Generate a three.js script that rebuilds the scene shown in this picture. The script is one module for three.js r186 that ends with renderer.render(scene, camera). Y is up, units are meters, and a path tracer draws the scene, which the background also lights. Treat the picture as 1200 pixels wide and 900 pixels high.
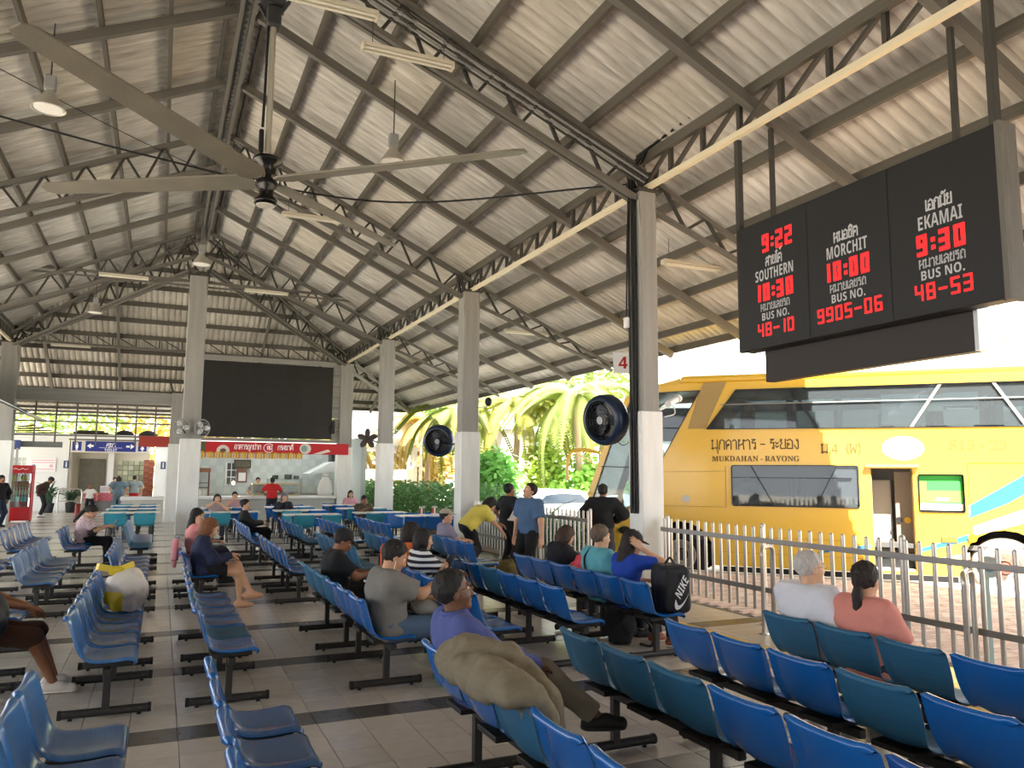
import * as THREE from 'three';
import { mergeGeometries, mergeVertices } from 'three/addons/utils/BufferGeometryUtils.js';
import { RoundedBoxGeometry } from 'three/addons/geometries/RoundedBoxGeometry.js';
import { ImprovedNoise } from 'three/addons/math/ImprovedNoise.js';

// ---------------------------------------------------------------- camera, sky, sun, exposure
const scene = new THREE.Scene();
const D2R = Math.PI / 180;
const camera = new THREE.PerspectiveCamera(2 * Math.atan(450 / 910) / D2R, 4 / 3, 0.05, 400);
camera.position.set(0, 1.75, 0);
{
  const yaw = 24.176 * D2R, pitch = 6.636 * D2R;
  camera.lookAt(Math.sin(yaw) * Math.cos(pitch), 1.75 + Math.sin(pitch), -Math.cos(yaw) * Math.cos(pitch));
  camera.rotateZ(0.4 * D2R);
}
scene.background = new THREE.Color().setRGB(0.94, 0.985, 1.05);
scene.backgroundIntensity = 3.0;
const sun = new THREE.DirectionalLight(new THREE.Color().setRGB(1, 0.96, 0.9), 28);
sun.position.set(-0.152 * 60 + 6, 0.79 * 60, 0.595 * 60 - 12);
sun.target.position.set(6, 0, -12);
sun.castShadow = true;
sun.shadow.mapSize.set(4096, 4096);
Object.assign(sun.shadow.camera, { left: -45, right: 45, top: 45, bottom: -45, near: 1, far: 140 });
scene.add(sun, sun.target);
const renderer = new THREE.WebGLRenderer({ antialias: true });
renderer.toneMapping = THREE.LinearToneMapping;
renderer.toneMappingExposure = 1.3;
renderer.shadowMap.enabled = true;

// ---------------------------------------------------------------- helpers
const V = (x, y, z) => new THREE.Vector3(x, y, z);
let rs = 20240611;
const rnd = () => { rs = (rs + 0x6d2b79f5) | 0; let t = Math.imul(rs ^ (rs >>> 15), 1 | rs); t = (t + Math.imul(t ^ (t >>> 7), 61 | t)) ^ t; return ((t ^ (t >>> 14)) >>> 0) / 4294967296; };
const rr = (a, b) => a + (b - a) * rnd();
const pn = new ImprovedNoise();
const lin = (hex) => new THREE.Color(hex);
function merge(list) {
  list = list.flat(9).filter(Boolean);
  if (list.length === 1) return list[0];
  const flat = list.map((g) => { const o = g.index ? g.toNonIndexed() : g.clone(); for (const k of Object.keys(o.attributes)) if (!['position', 'normal', 'uv'].includes(k)) o.deleteAttribute(k); if (!o.attributes.uv) o.setAttribute('uv', new THREE.BufferAttribute(new Float32Array(o.attributes.position.count * 2), 2)); return o; });
  return mergeGeometries(flat);
}
const used = new Map();
function numbered(name) { const n = used.get(name) ?? 0; used.set(name, n + 1); return n ? name + '_' + String(n).padStart(3, '0') : name; }
function put(o, parent) { o.castShadow = true; o.receiveShadow = true; parent.add(o); return o; }
function part(name, geo, mat, parent, label) {
  const m = new THREE.Mesh(Array.isArray(geo) ? merge(geo) : geo, mat); m.name = name;
  if (label) m.userData.label = label;
  return put(m, parent);
}
function thing(name, label, category, group, pos = [0, 0, 0], turn = 0, kind) {
  const g = new THREE.Group(); g.name = numbered(name); g.position.set(...pos); g.rotation.y = turn;
  g.userData = { label, category }; if (group) g.userData.group = group; if (kind) g.userData.kind = kind;
  scene.add(g); return g;
}
function solo(name, label, category, geo, mat, group, kind) {
  const m = new THREE.Mesh(Array.isArray(geo) ? merge(geo) : geo, mat); m.name = numbered(name);
  m.userData = { label, category }; if (group) m.userData.group = group; if (kind) m.userData.kind = kind;
  return put(m, scene);
}
function copyOf(root, label, pos, turn) {
  const c = root.clone(); c.name = numbered(root.name.replace(/_\d{3}$/, '')); c.userData = { ...root.userData }; if (label) c.userData.label = label;
  if (pos) c.position.set(...pos); if (turn !== undefined) c.rotation.y = turn; scene.add(c); return c;
}
const box = (w, h, d, x = 0, y = 0, z = 0) => new THREE.BoxGeometry(w, h, d).translate(x, y, z);
const rbox = (w, h, d, x = 0, y = 0, z = 0, r = 0.01, s = 2) => new RoundedBoxGeometry(w, h, d, s, Math.min(r, w / 2.01, h / 2.01, d / 2.01)).translate(x, y, z);
const cyl = (r0, r1, h, x = 0, y = 0, z = 0, n = 16) => new THREE.CylinderGeometry(r0, r1, h, n).translate(x, y, z);
const ball = (r, x = 0, y = 0, z = 0, n = 12) => new THREE.SphereGeometry(r, n, Math.ceil(n * 0.7)).translate(x, y, z);
const tube = (pts, r, n = 6, seg, closed = false) => new THREE.TubeGeometry(new THREE.CatmullRomCurve3(pts.map((p) => p.isVector3 ? p : V(...p)), closed), seg ?? pts.length * 4, r, n, closed);
const lathe = (pts, n = 24) => new THREE.LatheGeometry(pts.map((p) => new THREE.Vector2(...p)), n);
function bar(p, q, w, h = w, up = V(0, 1, 0)) {      // straight box member between two points
  p = p.isVector3 ? p : V(...p); q = q.isVector3 ? q : V(...q);
  const d = q.clone().sub(p), L = d.length(), z = d.clone().normalize();
  if (Math.abs(z.dot(up)) > 0.98) up = V(1, 0, 0);
  const x = up.clone().cross(z).normalize(), y = z.clone().cross(x);
  return new THREE.BoxGeometry(w, h, L).applyMatrix4(new THREE.Matrix4().makeBasis(x, y, z).setPosition(p.clone().add(q).multiplyScalar(0.5)));
}
function rod(p, q, r, n = 8, r2 = r) {
  p = p.isVector3 ? p : V(...p); q = q.isVector3 ? q : V(...q);
  const d = q.clone().sub(p), L = d.length();
  return new THREE.CylinderGeometry(r2, r, L, n).applyQuaternion(new THREE.Quaternion().setFromUnitVectors(V(0, 1, 0), d.normalize())).translate((p.x + q.x) / 2, (p.y + q.y) / 2, (p.z + q.z) / 2);
}
function prism(pts, depth, bevel = 0, holes = []) {      // outline in x/y, extruded along z
  const s = new THREE.Shape(pts.map((p) => new THREE.Vector2(...p)));
  for (const h of holes) s.holes.push(new THREE.Path(h.map((p) => new THREE.Vector2(...p))));
  return new THREE.ExtrudeGeometry(s, { depth, bevelEnabled: bevel > 0, bevelSize: bevel, bevelThickness: bevel, bevelSegments: 2, steps: 1, curveSegments: 12 });
}
function roundRect(x0, y0, x1, y1, r, n = 4) {
  const o = [], c = [[x1 - r, y1 - r, 0], [x0 + r, y1 - r, 90], [x0 + r, y0 + r, 180], [x1 - r, y0 + r, 270]];
  for (const [cx, cy, a] of c) for (let i = 0; i <= n; i++) { const t = (a + 90 * i / n) * D2R; o.push([cx + r * Math.cos(t), cy + r * Math.sin(t)]); }
  return o;
}
function planarUV(g, ax = 'x', ay = 'z', s = 1) {
  const p = g.attributes.position, i = { x: 0, y: 1, z: 2 }, u = new Float32Array(p.count * 2);
  for (let k = 0; k < p.count; k++) { u[2 * k] = p.getComponent(k, i[ax]) * s; u[2 * k + 1] = p.getComponent(k, i[ay]) * s; }
  g.setAttribute('uv', new THREE.BufferAttribute(u, 2)); return g;
}
// mottled surface texture: two scales of seamless value noise between given colours
function mottle(c0, c1, { n = 256, f = 6, f2 = 28, mix = 0.6, streak = 1, seed = 0, spots = 0, spotc = '#333', contrast = 1 } = {}) {
  const A = lin(c0).convertLinearToSRGB(), Bc = lin(c1).convertLinearToSRGB(), S = lin(spotc).convertLinearToSRGB(), d = new Uint8Array(n * n * 4);
  const per = (x, y, fr, sx) => { const a = x * fr / sx, b = y * fr; const w = fr / sx, t = x, s = y;
    return (pn.noise(a, b, seed) * (1 - t) + pn.noise(a - w, b, seed) * t) * (1 - s) + (pn.noise(a, b - fr, seed) * (1 - t) + pn.noise(a - w, b - fr, seed) * t) * s; };
  for (let y = 0; y < n; y++) for (let x = 0; x < n; x++) {
    const u = x / n, v = y / n; let k = 0.5 + contrast * (mix * per(u, v, f, streak) + (1 - mix) * per(u, v, f2, streak));
    k = Math.min(1, Math.max(0, k)); const sp = spots ? Math.max(0, Math.min(1, (per(v, u, f * 1.7, 1) - (1 - spots) * 0.45) * 9)) : 0, i = 4 * (y * n + x);
    ['r', 'g', 'b'].forEach((c, j) => { const q = A[c] * (1 - k) + Bc[c] * k; d[i + j] = 255 * (q * (1 - sp) + S[c] * sp); }); d[i + 3] = 255;
  }
  const t = new THREE.DataTexture(d, n, n); t.colorSpace = THREE.SRGBColorSpace; t.wrapS = t.wrapT = THREE.RepeatWrapping; t.magFilter = THREE.LinearFilter; t.needsUpdate = true; return t;
}
function again(t, rx, ry = rx) { const c = t.clone(); c.repeat.set(rx, ry); c.needsUpdate = true; return c; }
const std = (color, roughness = 0.7, o = {}) => new THREE.MeshStandardMaterial({ color: typeof color === 'string' ? lin(color) : color, roughness, side: THREE.DoubleSide, ...o });
const mapped = (map, roughness = 0.8, o = {}) => new THREE.MeshStandardMaterial({ map, roughness, side: THREE.DoubleSide, ...o });
const phys = (o) => new THREE.MeshPhysicalMaterial({ side: THREE.DoubleSide, ...o });
function canvasTex(w, h, draw) { const c = document.createElement('canvas'); c.width = w; c.height = h; draw(c.getContext('2d'), w, h); const t = new THREE.CanvasTexture(c); t.colorSpace = THREE.SRGBColorSpace; return t; }

// Thai lettering drawn with strokes: each letter is a list of polylines in a box 0..w by 0..1 (y up, baseline 0); 'o' adds a small loop
const TH = {
  'ก': [0.62, [[.08, 0, .08, .55, .2, .68, .1, .8, .3, 1, .54, .86, .54, 0]]], 'ม': [0.66, [[.12, 1, .12, .12, .56, .18, .56, 1]], [[.12, .92], [.12, .1], [.54, .1]]],
  'า': [0.5, [[.06, .86, .24, 1, .4, .82, .4, 0]]], 'ส': [0.62, [[.3, .55, .1, .45, .1, 0], [.1, .4, .3, .6, .3, .4], [.12, .78, .3, .98, .54, .8, .54, 0], [.5, .9, .66, 1.08]], [[.3, .45]]],
  'ย': [0.62, [[.14, 1, .1, .8, .26, .62, .1, .4, .14, .06, .54, .06, .54, 1]], [[.18, .92]]], 'ใ': [0.36, [[.18, 0, .18, 1.1, .04, 1.3, .2, 1.42, .3, 1.3]], [[.24, .1]]],
  'ต': [0.66, [[.08, 0, .06, .8, .2, 1, .32, .86, .46, 1, .58, .8, .58, 0], [.08, .3, .3, .55]], [[.28, .45]]], 'ห': [0.68, [[.1, 1, .1, 0], [.1, .35, .5, .6], [.56, .95, .5, .6, .56, 0]], [[.16, .92], [.56, .9]]],
  'อ': [0.6, [[.22, .55, .08, .6, .08, .06, .52, .06, .52, .8, .3, 1, .08, .84]], [[.18, .48]]], 'ช': [0.66, [[.1, .8, .2, 1, .28, .8, .14, .55, .14, .06, .5, .06, .5, .72, .4, .8, .62, 1.06]]],
  'เ': [0.28, [[.1, 1, .1, .06]], [[.17, .1]]], 'ล': [0.62, [[.3, .5, .1, .4, .1, 0], [.1, .35, .36, .6, .54, .3], [.1, .8, .3, 1, .54, .82, .54, 0]], [[.2, .12]]], 'ข': [0.6, [[.1, .78, .2, 1, .28, .78, .14, .55, .14, .06, .5, .06, .5, 1]]],
  'ร': [0.5, [[.1, 1, .4, 1, .14, .8, .14, .62, .4, .68, .4, .06]], [[.34, .1]]], 'ถ': [0.64, [[.12, 0, .12, .55, .22, .68, .12, .8, .3, 1, .54, .84, .54, 0]], [[.19, .1]]],
  'ด': [0.6, [[.12, 0, .08, .8, .3, 1, .52, .8, .52, 0], [.1, .2, .3, .5]], [[.28, .46]]], 'ะ': [0.36, [[.06, .7, .16, .52, .3, .66], [.06, .36, .16, .18, .3, .32]]], 'ง': [0.5, [[.06, .4, .3, 0, .4, .1, .4, .9]], [[.32, .9]]],
  'พ': [0.72, [[.08, 1, .14, 0, .34, .66, .52, 0, .6, 1]], [[.13, .92]]], 'ป': [0.64, [[.12, 1, .12, .06, .54, .06, .54, 1.3]], [[.18, .92]]], 'น': [0.66, [[.12, 1, .12, .08, .5, .1, .54, 1]], [[.18, .92], [.5, .1]]],
  'ู': [0, [[-.22, -.12, -.22, -.34, -.04, -.34, -.04, -.12]]], 'ุ': [0, [[-.14, -.12, -.06, -.16, -.06, -.42]]], 'ิ': [0, [[-.5, 1.14, -.3, 1.32, -.06, 1.16, -.5, 1.14]]], 'ั': [0, [[-.42, 1.2, -.3, 1.14, -.36, 1.32, -.14, 1.2, -.02, 1.34]]], '้': [0, [[-.34, 1.5, -.22, 1.4, -.22, 1.56, -.02, 1.64]]],
  'ี': [0, [[-.5, 1.14, -.3, 1.32, -.06, 1.16, -.5, 1.14], [-.06, 1.16, -.06, 1.44]]], ' ': [0.3], '-': [0.5, [[.06, .5, .42, .5]]], '.': [0.2, [[.08, .06, .12, .06]]], '4': [0.6, [[.42, 0, .42, 1, .06, .3, .54, .3]]], '(': [0.3, [[.24, 1.1, .1, .5, .24, -.1]]], ')': [0.3, [[.06, 1.1, .2, .5, .06, -.1]]],
};
function thaiWidth(s) { let w = 0; for (const ch of s) w += TH[ch]?.[0] ?? 0.5; return w; }
function thai(g, s, cx, base, size, colour, weight = 0.12, squeeze = 1) {
  g.save(); g.strokeStyle = colour; g.lineWidth = size * weight; g.lineJoin = g.lineCap = 'round'; let x = cx - thaiWidth(s) * size * squeeze / 2;
  for (const ch of s) {
    const d = TH[ch]; if (!d) continue;
    for (const l of d[1] ?? []) { g.beginPath(); for (let i = 0; i < l.length; i += 2) g[i ? 'lineTo' : 'moveTo'](x + l[i] * size * squeeze, base - l[i + 1] * size); g.stroke(); }
    for (const [a, b] of d[2] ?? []) { g.beginPath(); g.lineWidth = size * weight * 0.75; g.arc(x + a * size * squeeze, base - b * size, size * 0.085, 0, 7); g.stroke(); g.lineWidth = size * weight; }
    x += d[0] * size * squeeze;
  }
  g.restore();
}

// ---------------------------------------------------------------- shared materials
const M = {
  steel: mapped(mottle('#5b5851', '#736f67', { seed: 3, f: 5 }), 0.75),
  darkSteel: mapped(mottle('#2f2d2a', '#454239', { seed: 4, f: 5 }), 0.7),
  purlin: mapped(mottle('#4a463f', '#635e54', { seed: 5, f: 7 }), 0.8),
  cream: std('#d9ceb2', 0.6),
  concrete: mapped(mottle('#8b8984', '#a3a19b', { seed: 6, f: 4, f2: 40, spots: 0.25, spotc: '#7d776a' }), 0.85),
  whitePaint: mapped(mottle('#dcdcd6', '#eeeee9', { seed: 7, f: 4, mix: 0.7 }), 0.6),
  black: std('#161616', 0.55), blackGloss: std('#0c0c0d', 0.28), rubber: std('#1b1b1c', 0.85),
  chrome: std('#b9b6b0', 0.24, { metalness: 1 }), alu: std('#a9aaa9', 0.4, { metalness: 0.85 }),
  white: std('#e9e9e6', 0.5), grey: std('#8a8b8b', 0.6), darkGrey: std('#3a3b3d', 0.65),
  red: std('#c8181f', 0.45), blueSign: std('#1a2f8c', 0.5), navy: std('#101c38', 0.45),
};
// ---------------------------------------------------------------- the hall: frame lines
const RX = 0.85, RY = 9.15, SL = 0.46, EAVE = 9.75, COLX = 6.5, COLL = -4.8;
const BAY = 7.35, ZC = [-2.3, -9.65, -17.0, -24.35, -30.5], ZR = -24.85, ZNEAR = 12.4;
const roofY = (x) => RY - SL * Math.abs(x - RX);

// floor: a slab with loose-laid tiles on it, dark rows every sixth tile
{
  const fl = thing('floor', 'beige tiled hall floor with dark grey tile bands', 'floor', null, [0, 0, 0], 0, 'structure');
  part('slab', box(17.2, 0.3, 58, -1.4, -0.162, -16), std('#6d675c', 0.9), fl);
  const T = 0.3, g = (() => { const a = T / 2 - 0.0022, b = a - 0.003, h = 0.012, c = h - 0.0016; const P = [], I = [];
    for (const [r, y] of [[a, 0], [a, c], [b, h]]) P.push(-r, y, -r, r, y, -r, r, y, r, -r, y, r);
    for (const o of [0, 4]) for (let i = 0; i < 4; i++) { const j = (i + 1) % 4; I.push(o + i, o + 4 + i, o + j, o + j, o + 4 + i, o + 4 + j); }
    I.push(8, 10, 9, 8, 11, 10); const q = new THREE.BufferGeometry(); q.setAttribute('position', new THREE.Float32BufferAttribute(P, 3)); q.setIndex(I); const f = q.toNonIndexed(); f.computeVertexNormals(); return planarUV(f, 'x', 'z', 1).translate(0, -0.012, 0); })();
  const light = [0, 1, 2].map((i) => { const m = mapped(again(mottle(['#b3aba0', '#b7afa4', '#ada59a'][i], ['#c8c0b4', '#ccc4b9', '#c3bbaf'][i], { n: 128, seed: 20 + i, f: 3, f2: 18, contrast: 0.8 }), 3.3), 0.2); m.roughness = 0.22 + 0.03 * i; return m; });
  const dark = [0, 1].map((i) => mapped(again(mottle(['#4a4744', '#524f4b'][i], ['#5b5854', '#625e5a'][i], { n: 128, seed: 25 + i, f: 3, f2: 18 }), 3.3), 0.26));
  const x0 = -0.1 - 30 * T, all = [];
  for (let k = 0; k < 150; k++) for (let i = 0; i < 53; i++) {
    const x = x0 + i * T + T / 2, z = -44 + k * T; if (z > -2 || x > 6.85) continue;
    const band = ((Math.round((z + 5.89) / T) % 6) + 6) % 6 === 0, dep = 0.41 * x - 0.912 * z, lat = 0.912 * x + 0.41 * z;
    const inView = dep > 1 && Math.abs(lat / dep) < 0.67 && 1.75 / dep < 0.5;
    all.push({ x, z, band, i, k, w: inView ? 1.75 / dep ** 3 * (x > -2 && x < 5 ? 1 : 0.2) : 0 });
  }
  all.sort((a, b) => b.w - a.w);
  const mat = (t) => t.band ? dark[(t.i * 7 + t.k) % 2] : light[(t.i * 5 + t.k * 3 + (t.i * t.k) % 7) % 3];
  all.slice(0, 300).forEach((t, n) => { const m = part(t.band ? 'dark_tile' : 'tile', g, mat(t), fl); m.position.set(t.x, 0, t.z); });
  for (const dk of [0, 1]) {
    const rest = all.slice(300).filter((t) => +t.band === dk), im = new THREE.InstancedMesh(g, dk ? dark[0] : light[1], rest.length), m4 = new THREE.Matrix4();
    rest.forEach((t, n) => im.setMatrixAt(n, m4.makeTranslation(t.x, 0, t.z)));
    im.name = dk ? 'dark_tiles' : 'tiles'; im.userData.kind = 'stuff'; put(im, fl);
  }
}

// ---------------------------------------------------------------- roof sheets
const sheetMats = [0, 1, 2, 3].map((i) => mapped(mottle(['#a6a299', '#aca699', '#9c9890', '#b1ada4'][i], ['#dfdbd4', '#e2dcd0', '#d2cec7', '#e6e3dc'][i], { seed: 31 + i, f: 3, f2: 9, streak: 0.2, mix: 0.65, contrast: 1.1 }), 0.85));
const hipMats = [0, 1].map((i) => mapped(mottle(['#98938a', '#a9a398'][i], ['#c6c1b6', '#d6d1c6'][i], { seed: 41 + i, f: 3, f2: 9, streak: 0.2, mix: 0.65, contrast: 1.1 }), 0.85));
// one corrugated sheet: 'along' runs across the waves from a0 to a1, 'down' distance from the ridge line d0 to d1; place(a, d, lift) gives the point
function sheet(a0, a1, d0, d1, place, limit) {
  const pitch = 0.19, amp = 0.03, P = [], I = [], U = [], st = []; for (let i = Math.floor(a0 / pitch * 8); i <= Math.ceil(a1 / pitch * 8); i++) st.push(Math.min(a1, Math.max(a0, i * pitch / 8))); const n = st.length - 1;
  for (let i = 0; i <= n; i++) {
    const a = st[i], w = amp * (1 - 2 * Math.abs(Math.sin(a / pitch * Math.PI)) ** 0.75), top = Math.max(d0, Math.min(d1, limit ? limit(a) : d0));
    for (const [d, s] of [[top, 0.02], [d1, 0]]) { P.push(...place(a, d, w + s)); U.push(a * 0.7, d * 0.5); }
    if (i) { const k = 2 * i; I.push(k - 2, k - 1, k, k, k - 1, k + 1); }
  }
  const g = new THREE.BufferGeometry(); g.setAttribute('position', new THREE.Float32BufferAttribute(P, 3)); g.setAttribute('uv', new THREE.Float32BufferAttribute(U, 2)); g.setIndex(I); const f = g.toNonIndexed(); f.computeVertexNormals(); return f;
}
const DP = [0.0, 1.07, 1.97, 2.87, 3.77, 4.68, 5.6, 6.5, 7.4, 8.3, 9.2, 9.75];      // purlin lines, distance from the ridge in plan
{
  const roof = thing('ceiling', 'high roof of grey corrugated fibre cement sheets on steel purlins', 'roof', null, [0, 0, 0], 0, 'structure');
  const nrm = 1 / Math.hypot(1, SL);
  let q = 0; const unseen = [];
  for (const s of [1, -1]) {
    const place = (a, d, l) => [RX + s * (d + SL * nrm * l), RY - SL * d + nrm * l + 0.06, a];
    for (let k = 0; k + 1 < DP.length; k++) {
      const edges = []; for (let z = -34.6; z < -2.4; z += 2.45) edges.push(z);
      edges.push(-2.3, 5.05, ZNEAR);
      for (let e = 0; e + 1 < edges.length; e++) {
        let a0 = edges[e], a1 = edges[e + 1]; if (a1 <= ZR - DP[k + 1]) continue;
        const lim = (a) => a >= ZR ? 0 : ZR - a;
        a0 = Math.max(a0, ZR - DP[k + 1] - 0.06);
        const sg = sheet(a0, a1, DP[k], DP[k + 1] + 0.1, place, lim); if (a0 > -2.4 || (s < 0 && k > 6)) { unseen.push(sg); continue; }
        part('roof_sheet', sg, sheetMats[(q = (q * 5 + 3 + k + e) % 17) % 4], roof);
      }
    }
  }
  part('roof_sheets', unseen, sheetMats[0], roof).userData.kind = 'stuff';
  const placeE = (a, d, l) => [a, RY - SL * d + nrm * l + 0.06, ZR - d - SL * nrm * l];
  for (let k = 0; k + 1 < DP.length; k++) for (let a = RX - 9.8; a < RX + 9.7; a += 2.45) {
    const a0 = Math.max(a, RX - DP[k + 1] - 0.05), a1 = Math.min(a + 2.45, RX + DP[k + 1] + 0.05); if (a1 - a0 < 0.1) continue;
    part('roof_sheet', sheet(a0, a1, DP[k], DP[k + 1] + 0.1, placeE, (x) => Math.abs(x - RX)), hipMats[(k + Math.round(a)) & 1], roof);
  }
  // hip caps closing the joint between the slopes
  for (const s of [1, -1]) part('hip_cap', bar([RX, RY + 0.12, ZR], [RX + s * 9.8, RY - SL * 9.8 + 0.12, ZR - 9.8], 0.46, 0.03), M.concrete, roof);
  // purlins: one steel channel per line and side, with a ragged shadow line of sheet hooks above
  for (const s of [1, -1]) DP.forEach((d, k) => {
    const dd = k ? d : 0.28, x = RX + s * dd, y = RY - SL * dd - 0.05;
    part('purlin', [bar([x, y, ZNEAR], [x, y, ZR - dd], 0.06, 0.15)], M.purlin, roof);
  });
  DP.forEach((d, k) => { if (k) part('purlin', [bar([RX - d, RY - SL * d - 0.05, ZR - d], [RX + d, RY - SL * d - 0.05, ZR - d], 0.06, 0.15)], M.purlin, roof); });
  part('ridge_beam', [bar([RX - 0.09, RY - 0.3, ZNEAR], [RX - 0.09, RY - 0.3, ZR], 0.06, 0.16), bar([RX + 0.09, RY - 0.3, ZNEAR], [RX + 0.09, RY - 0.3, ZR], 0.06, 0.16)], M.steel, roof);
  part('ridge_cap', [bar([RX - 0.13, RY + 0.09, ZNEAR], [RX - 0.13, RY + 0.09, ZR], 0.32, 0.02, V(0.4, 1, 0)), bar([RX + 0.13, RY + 0.09, ZNEAR], [RX + 0.13, RY + 0.09, ZR], 0.32, 0.02, V(-0.4, 1, 0))], M.concrete, roof);
  // single rafters at the third points of every bay
  for (let b = -2; b < 4; b++) for (const t of [1 / 3, 2 / 3]) {
    const z = (b < 0 ? -2.3 - b * BAY - BAY : -2.3 - b * BAY) - (b < 0 ? BAY * (t - 1) : BAY * t);
    if (z < -29 || z > 11) continue;
    for (const s of [1, -1]) {
      const e = 9.7, st = z < ZR ? ZR - z : 0.15; if (st > 6) continue;
      part('rafter', bar([RX + s * st, roofY(RX + st) - 0.2, z], [RX + s * e, roofY(RX + e) - 0.2, z], 0.11, 0.14), M.steel, roof);
    }
  }
  // rafters of the hipped end
  for (const x of [-6.8, -3.9, -1.6, 3.3, 5.6, 8.5]) { const d = Math.abs(x - RX); part('rafter', bar([x, RY - SL * d - 0.2, ZR - d], [x, RY - SL * 9.7 - 0.2, ZR - 9.7], 0.09, 0.14), M.steel, roof); }
  // eave boards
  for (const s of [1, -1]) part('eave_channel', bar([RX + s * 9.78, roofY(RX + 9.78) - 0.03, ZNEAR], [RX + s * 9.78, roofY(RX + 9.78) - 0.03, ZR - 9.78], 0.05, 0.12), M.steel, roof);
  part('eave_channel', bar([RX - 9.78, roofY(RX + 9.78) - 0.03, ZR - 9.78], [RX + 9.78, roofY(RX + 9.78) - 0.03, ZR - 9.78], 0.05, 0.12), M.steel, roof);
}

// ---------------------------------------------------------------- trusses
function lattice(root, p0, p1, drop0, drop1, panels, { chord = 0.07, web = 0.045, matTop = M.steel, matBot = M.steel, matWeb = M.darkSteel, verticals = false, up = V(0, 1, 0), twin = 0 } = {}) {
  const a = (t) => p0.clone().lerp(p1, t), b = (t) => a(t).add(V(0, -(drop0 + (drop1 - drop0) * t), 0));
  const side = p1.clone().sub(p0).cross(up).normalize().multiplyScalar(twin);
  part('top_chord', twin ? [bar(a(0).add(side), a(1).add(side), chord), bar(a(0).sub(side), a(1).sub(side), chord)] : bar(a(0), a(1), chord), matTop, root);
  part('bottom_chord', twin ? [bar(b(0).add(side), b(1).add(side), chord), bar(b(0).sub(side), b(1).sub(side), chord)] : bar(b(0), b(1), chord), matBot, root);
  for (let i = 0; i < panels; i++) {
    const t0 = i / panels, t1 = (i + 1) / panels, tm = (t0 + t1) / 2;
    if (verticals) { part('web_bar', bar(a(t1), b(t1), web), matWeb, root); part('web_bar', bar(a(t0), b(t1), web * 0.85), matWeb, root); }
    else { part('web_bar', bar(b(t0), a(tm), web), matWeb, root); part('web_bar', bar(a(tm), b(t1), web), matWeb, root); }
  }
}
const trussWhere = { '-2.3': 'above the near benches', '-9.65': 'rising from the column with the number plate', '-17': 'rising from the column beside the far fence end', '-24.35': 'rising from the column beside the planted hedge' };
for (const z of ZC.slice(0, 4)) {
  for (const s of [1, -1]) {
    const t = thing('roof_truss', `grey steel lattice rafter truss ${trussWhere[z]}, ${s > 0 ? 'bus side' : 'side away from buses'}`, 'truss', 'lattice rafter trusses', [0, 0, 0], 0, 'structure');
    const y = (d) => RY - SL * d - 0.2, cx = 5.65;
    lattice(t, V(RX + s * 0.1, y(0.1), z), V(RX + s * cx, y(cx), z), 0.75, 0.5, 8, { twin: 0.06, chord: 0.075 });
    lattice(t, V(RX + s * cx, y(cx), z), V(RX + s * 9.6, y(9.6), z), 0.5, 0.12, 5, { chord: 0.07 });
  }
}
const tieWhere = ['beside the departure board', 'between the numbered column and the next', 'beyond the second column', 'ending at the black video wall'];
for (const X of [COLX, COLL]) for (let i = -1; i < 4; i++) {
  const za = i < 0 ? -2.3 + BAY : ZC[i], zb = ZC[i + 1];
  if (X < 0 && i < 3) continue;
  const t = thing('eaves_truss', `dark lattice beam with pale bottom rail along the columns ${X > 0 ? (i < 0 ? 'behind the departure board' : tieWhere[i]) : 'on the awning side'}`, 'truss', 'lattice beams along the column line', [0, 0, 0], 0, 'structure');
  lattice(t, V(X, 6.52, za), V(X, 6.52, zb), 0.44, 0.44, i < 3 ? 10 : 11, { verticals: true, matTop: M.darkSteel, matBot: M.cream, chord: 0.075, web: 0.06 });
}
// the hips and the tie across the far end
for (const s of [1, -1]) {
  const t = thing('hip_truss', `slanting lattice hip truss of the far roof corner over the ${s > 0 ? 'canteen' : 'toilets'}`, 'truss', 'hip trusses', [0, 0, 0], 0, 'structure');
  const a = V(RX + s * 0.2, RY - 0.35, ZR), b = V(RX + s * 5.65, roofY(RX + 5.65) - 0.2, ZR - 5.65), c = V(RX + s * 9.6, roofY(RX + 9.6) - 0.2, ZR - 9.6);
  lattice(t, a, b, 0.95, 0.45, 10, { twin: 0.09 }); lattice(t, b, c, 0.45, 0.1, 6, { twin: 0.05, matTop: M.concrete, matBot: M.concrete });
}
{
  const t = thing('end_truss', 'long shallow lattice tie across the far end above the video wall', 'truss', null, [0, 0, 0], 0, 'structure');
  lattice(t, V(COLL, 6.6, ZC[4]), V(COLX, 6.55, ZC[4]), 0.42, 0.5, 15, { verticals: true, matTop: M.steel, matBot: M.steel, web: 0.04 });
  const b = thing('cross_tie', 'thin braced steel tie through the top of the tall centre column', 'truss', null, [0, 0, 0], 0, 'structure');
  part('tie_bar', [bar([COLL, 7.35, -24.35], [COLX, 7.35, -24.35], 0.07), bar([COLL, 7.2, -24.3], [COLX, 7.2, -24.3], 0.05)], M.steel, b);
  for (const s of [1, -1]) part('brace', bar([RX, 7.4, -24.35], [RX + s * 2.4, roofY(RX + 2.4) - 0.9, -24.35], 0.06), M.steel, b);
}
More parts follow.
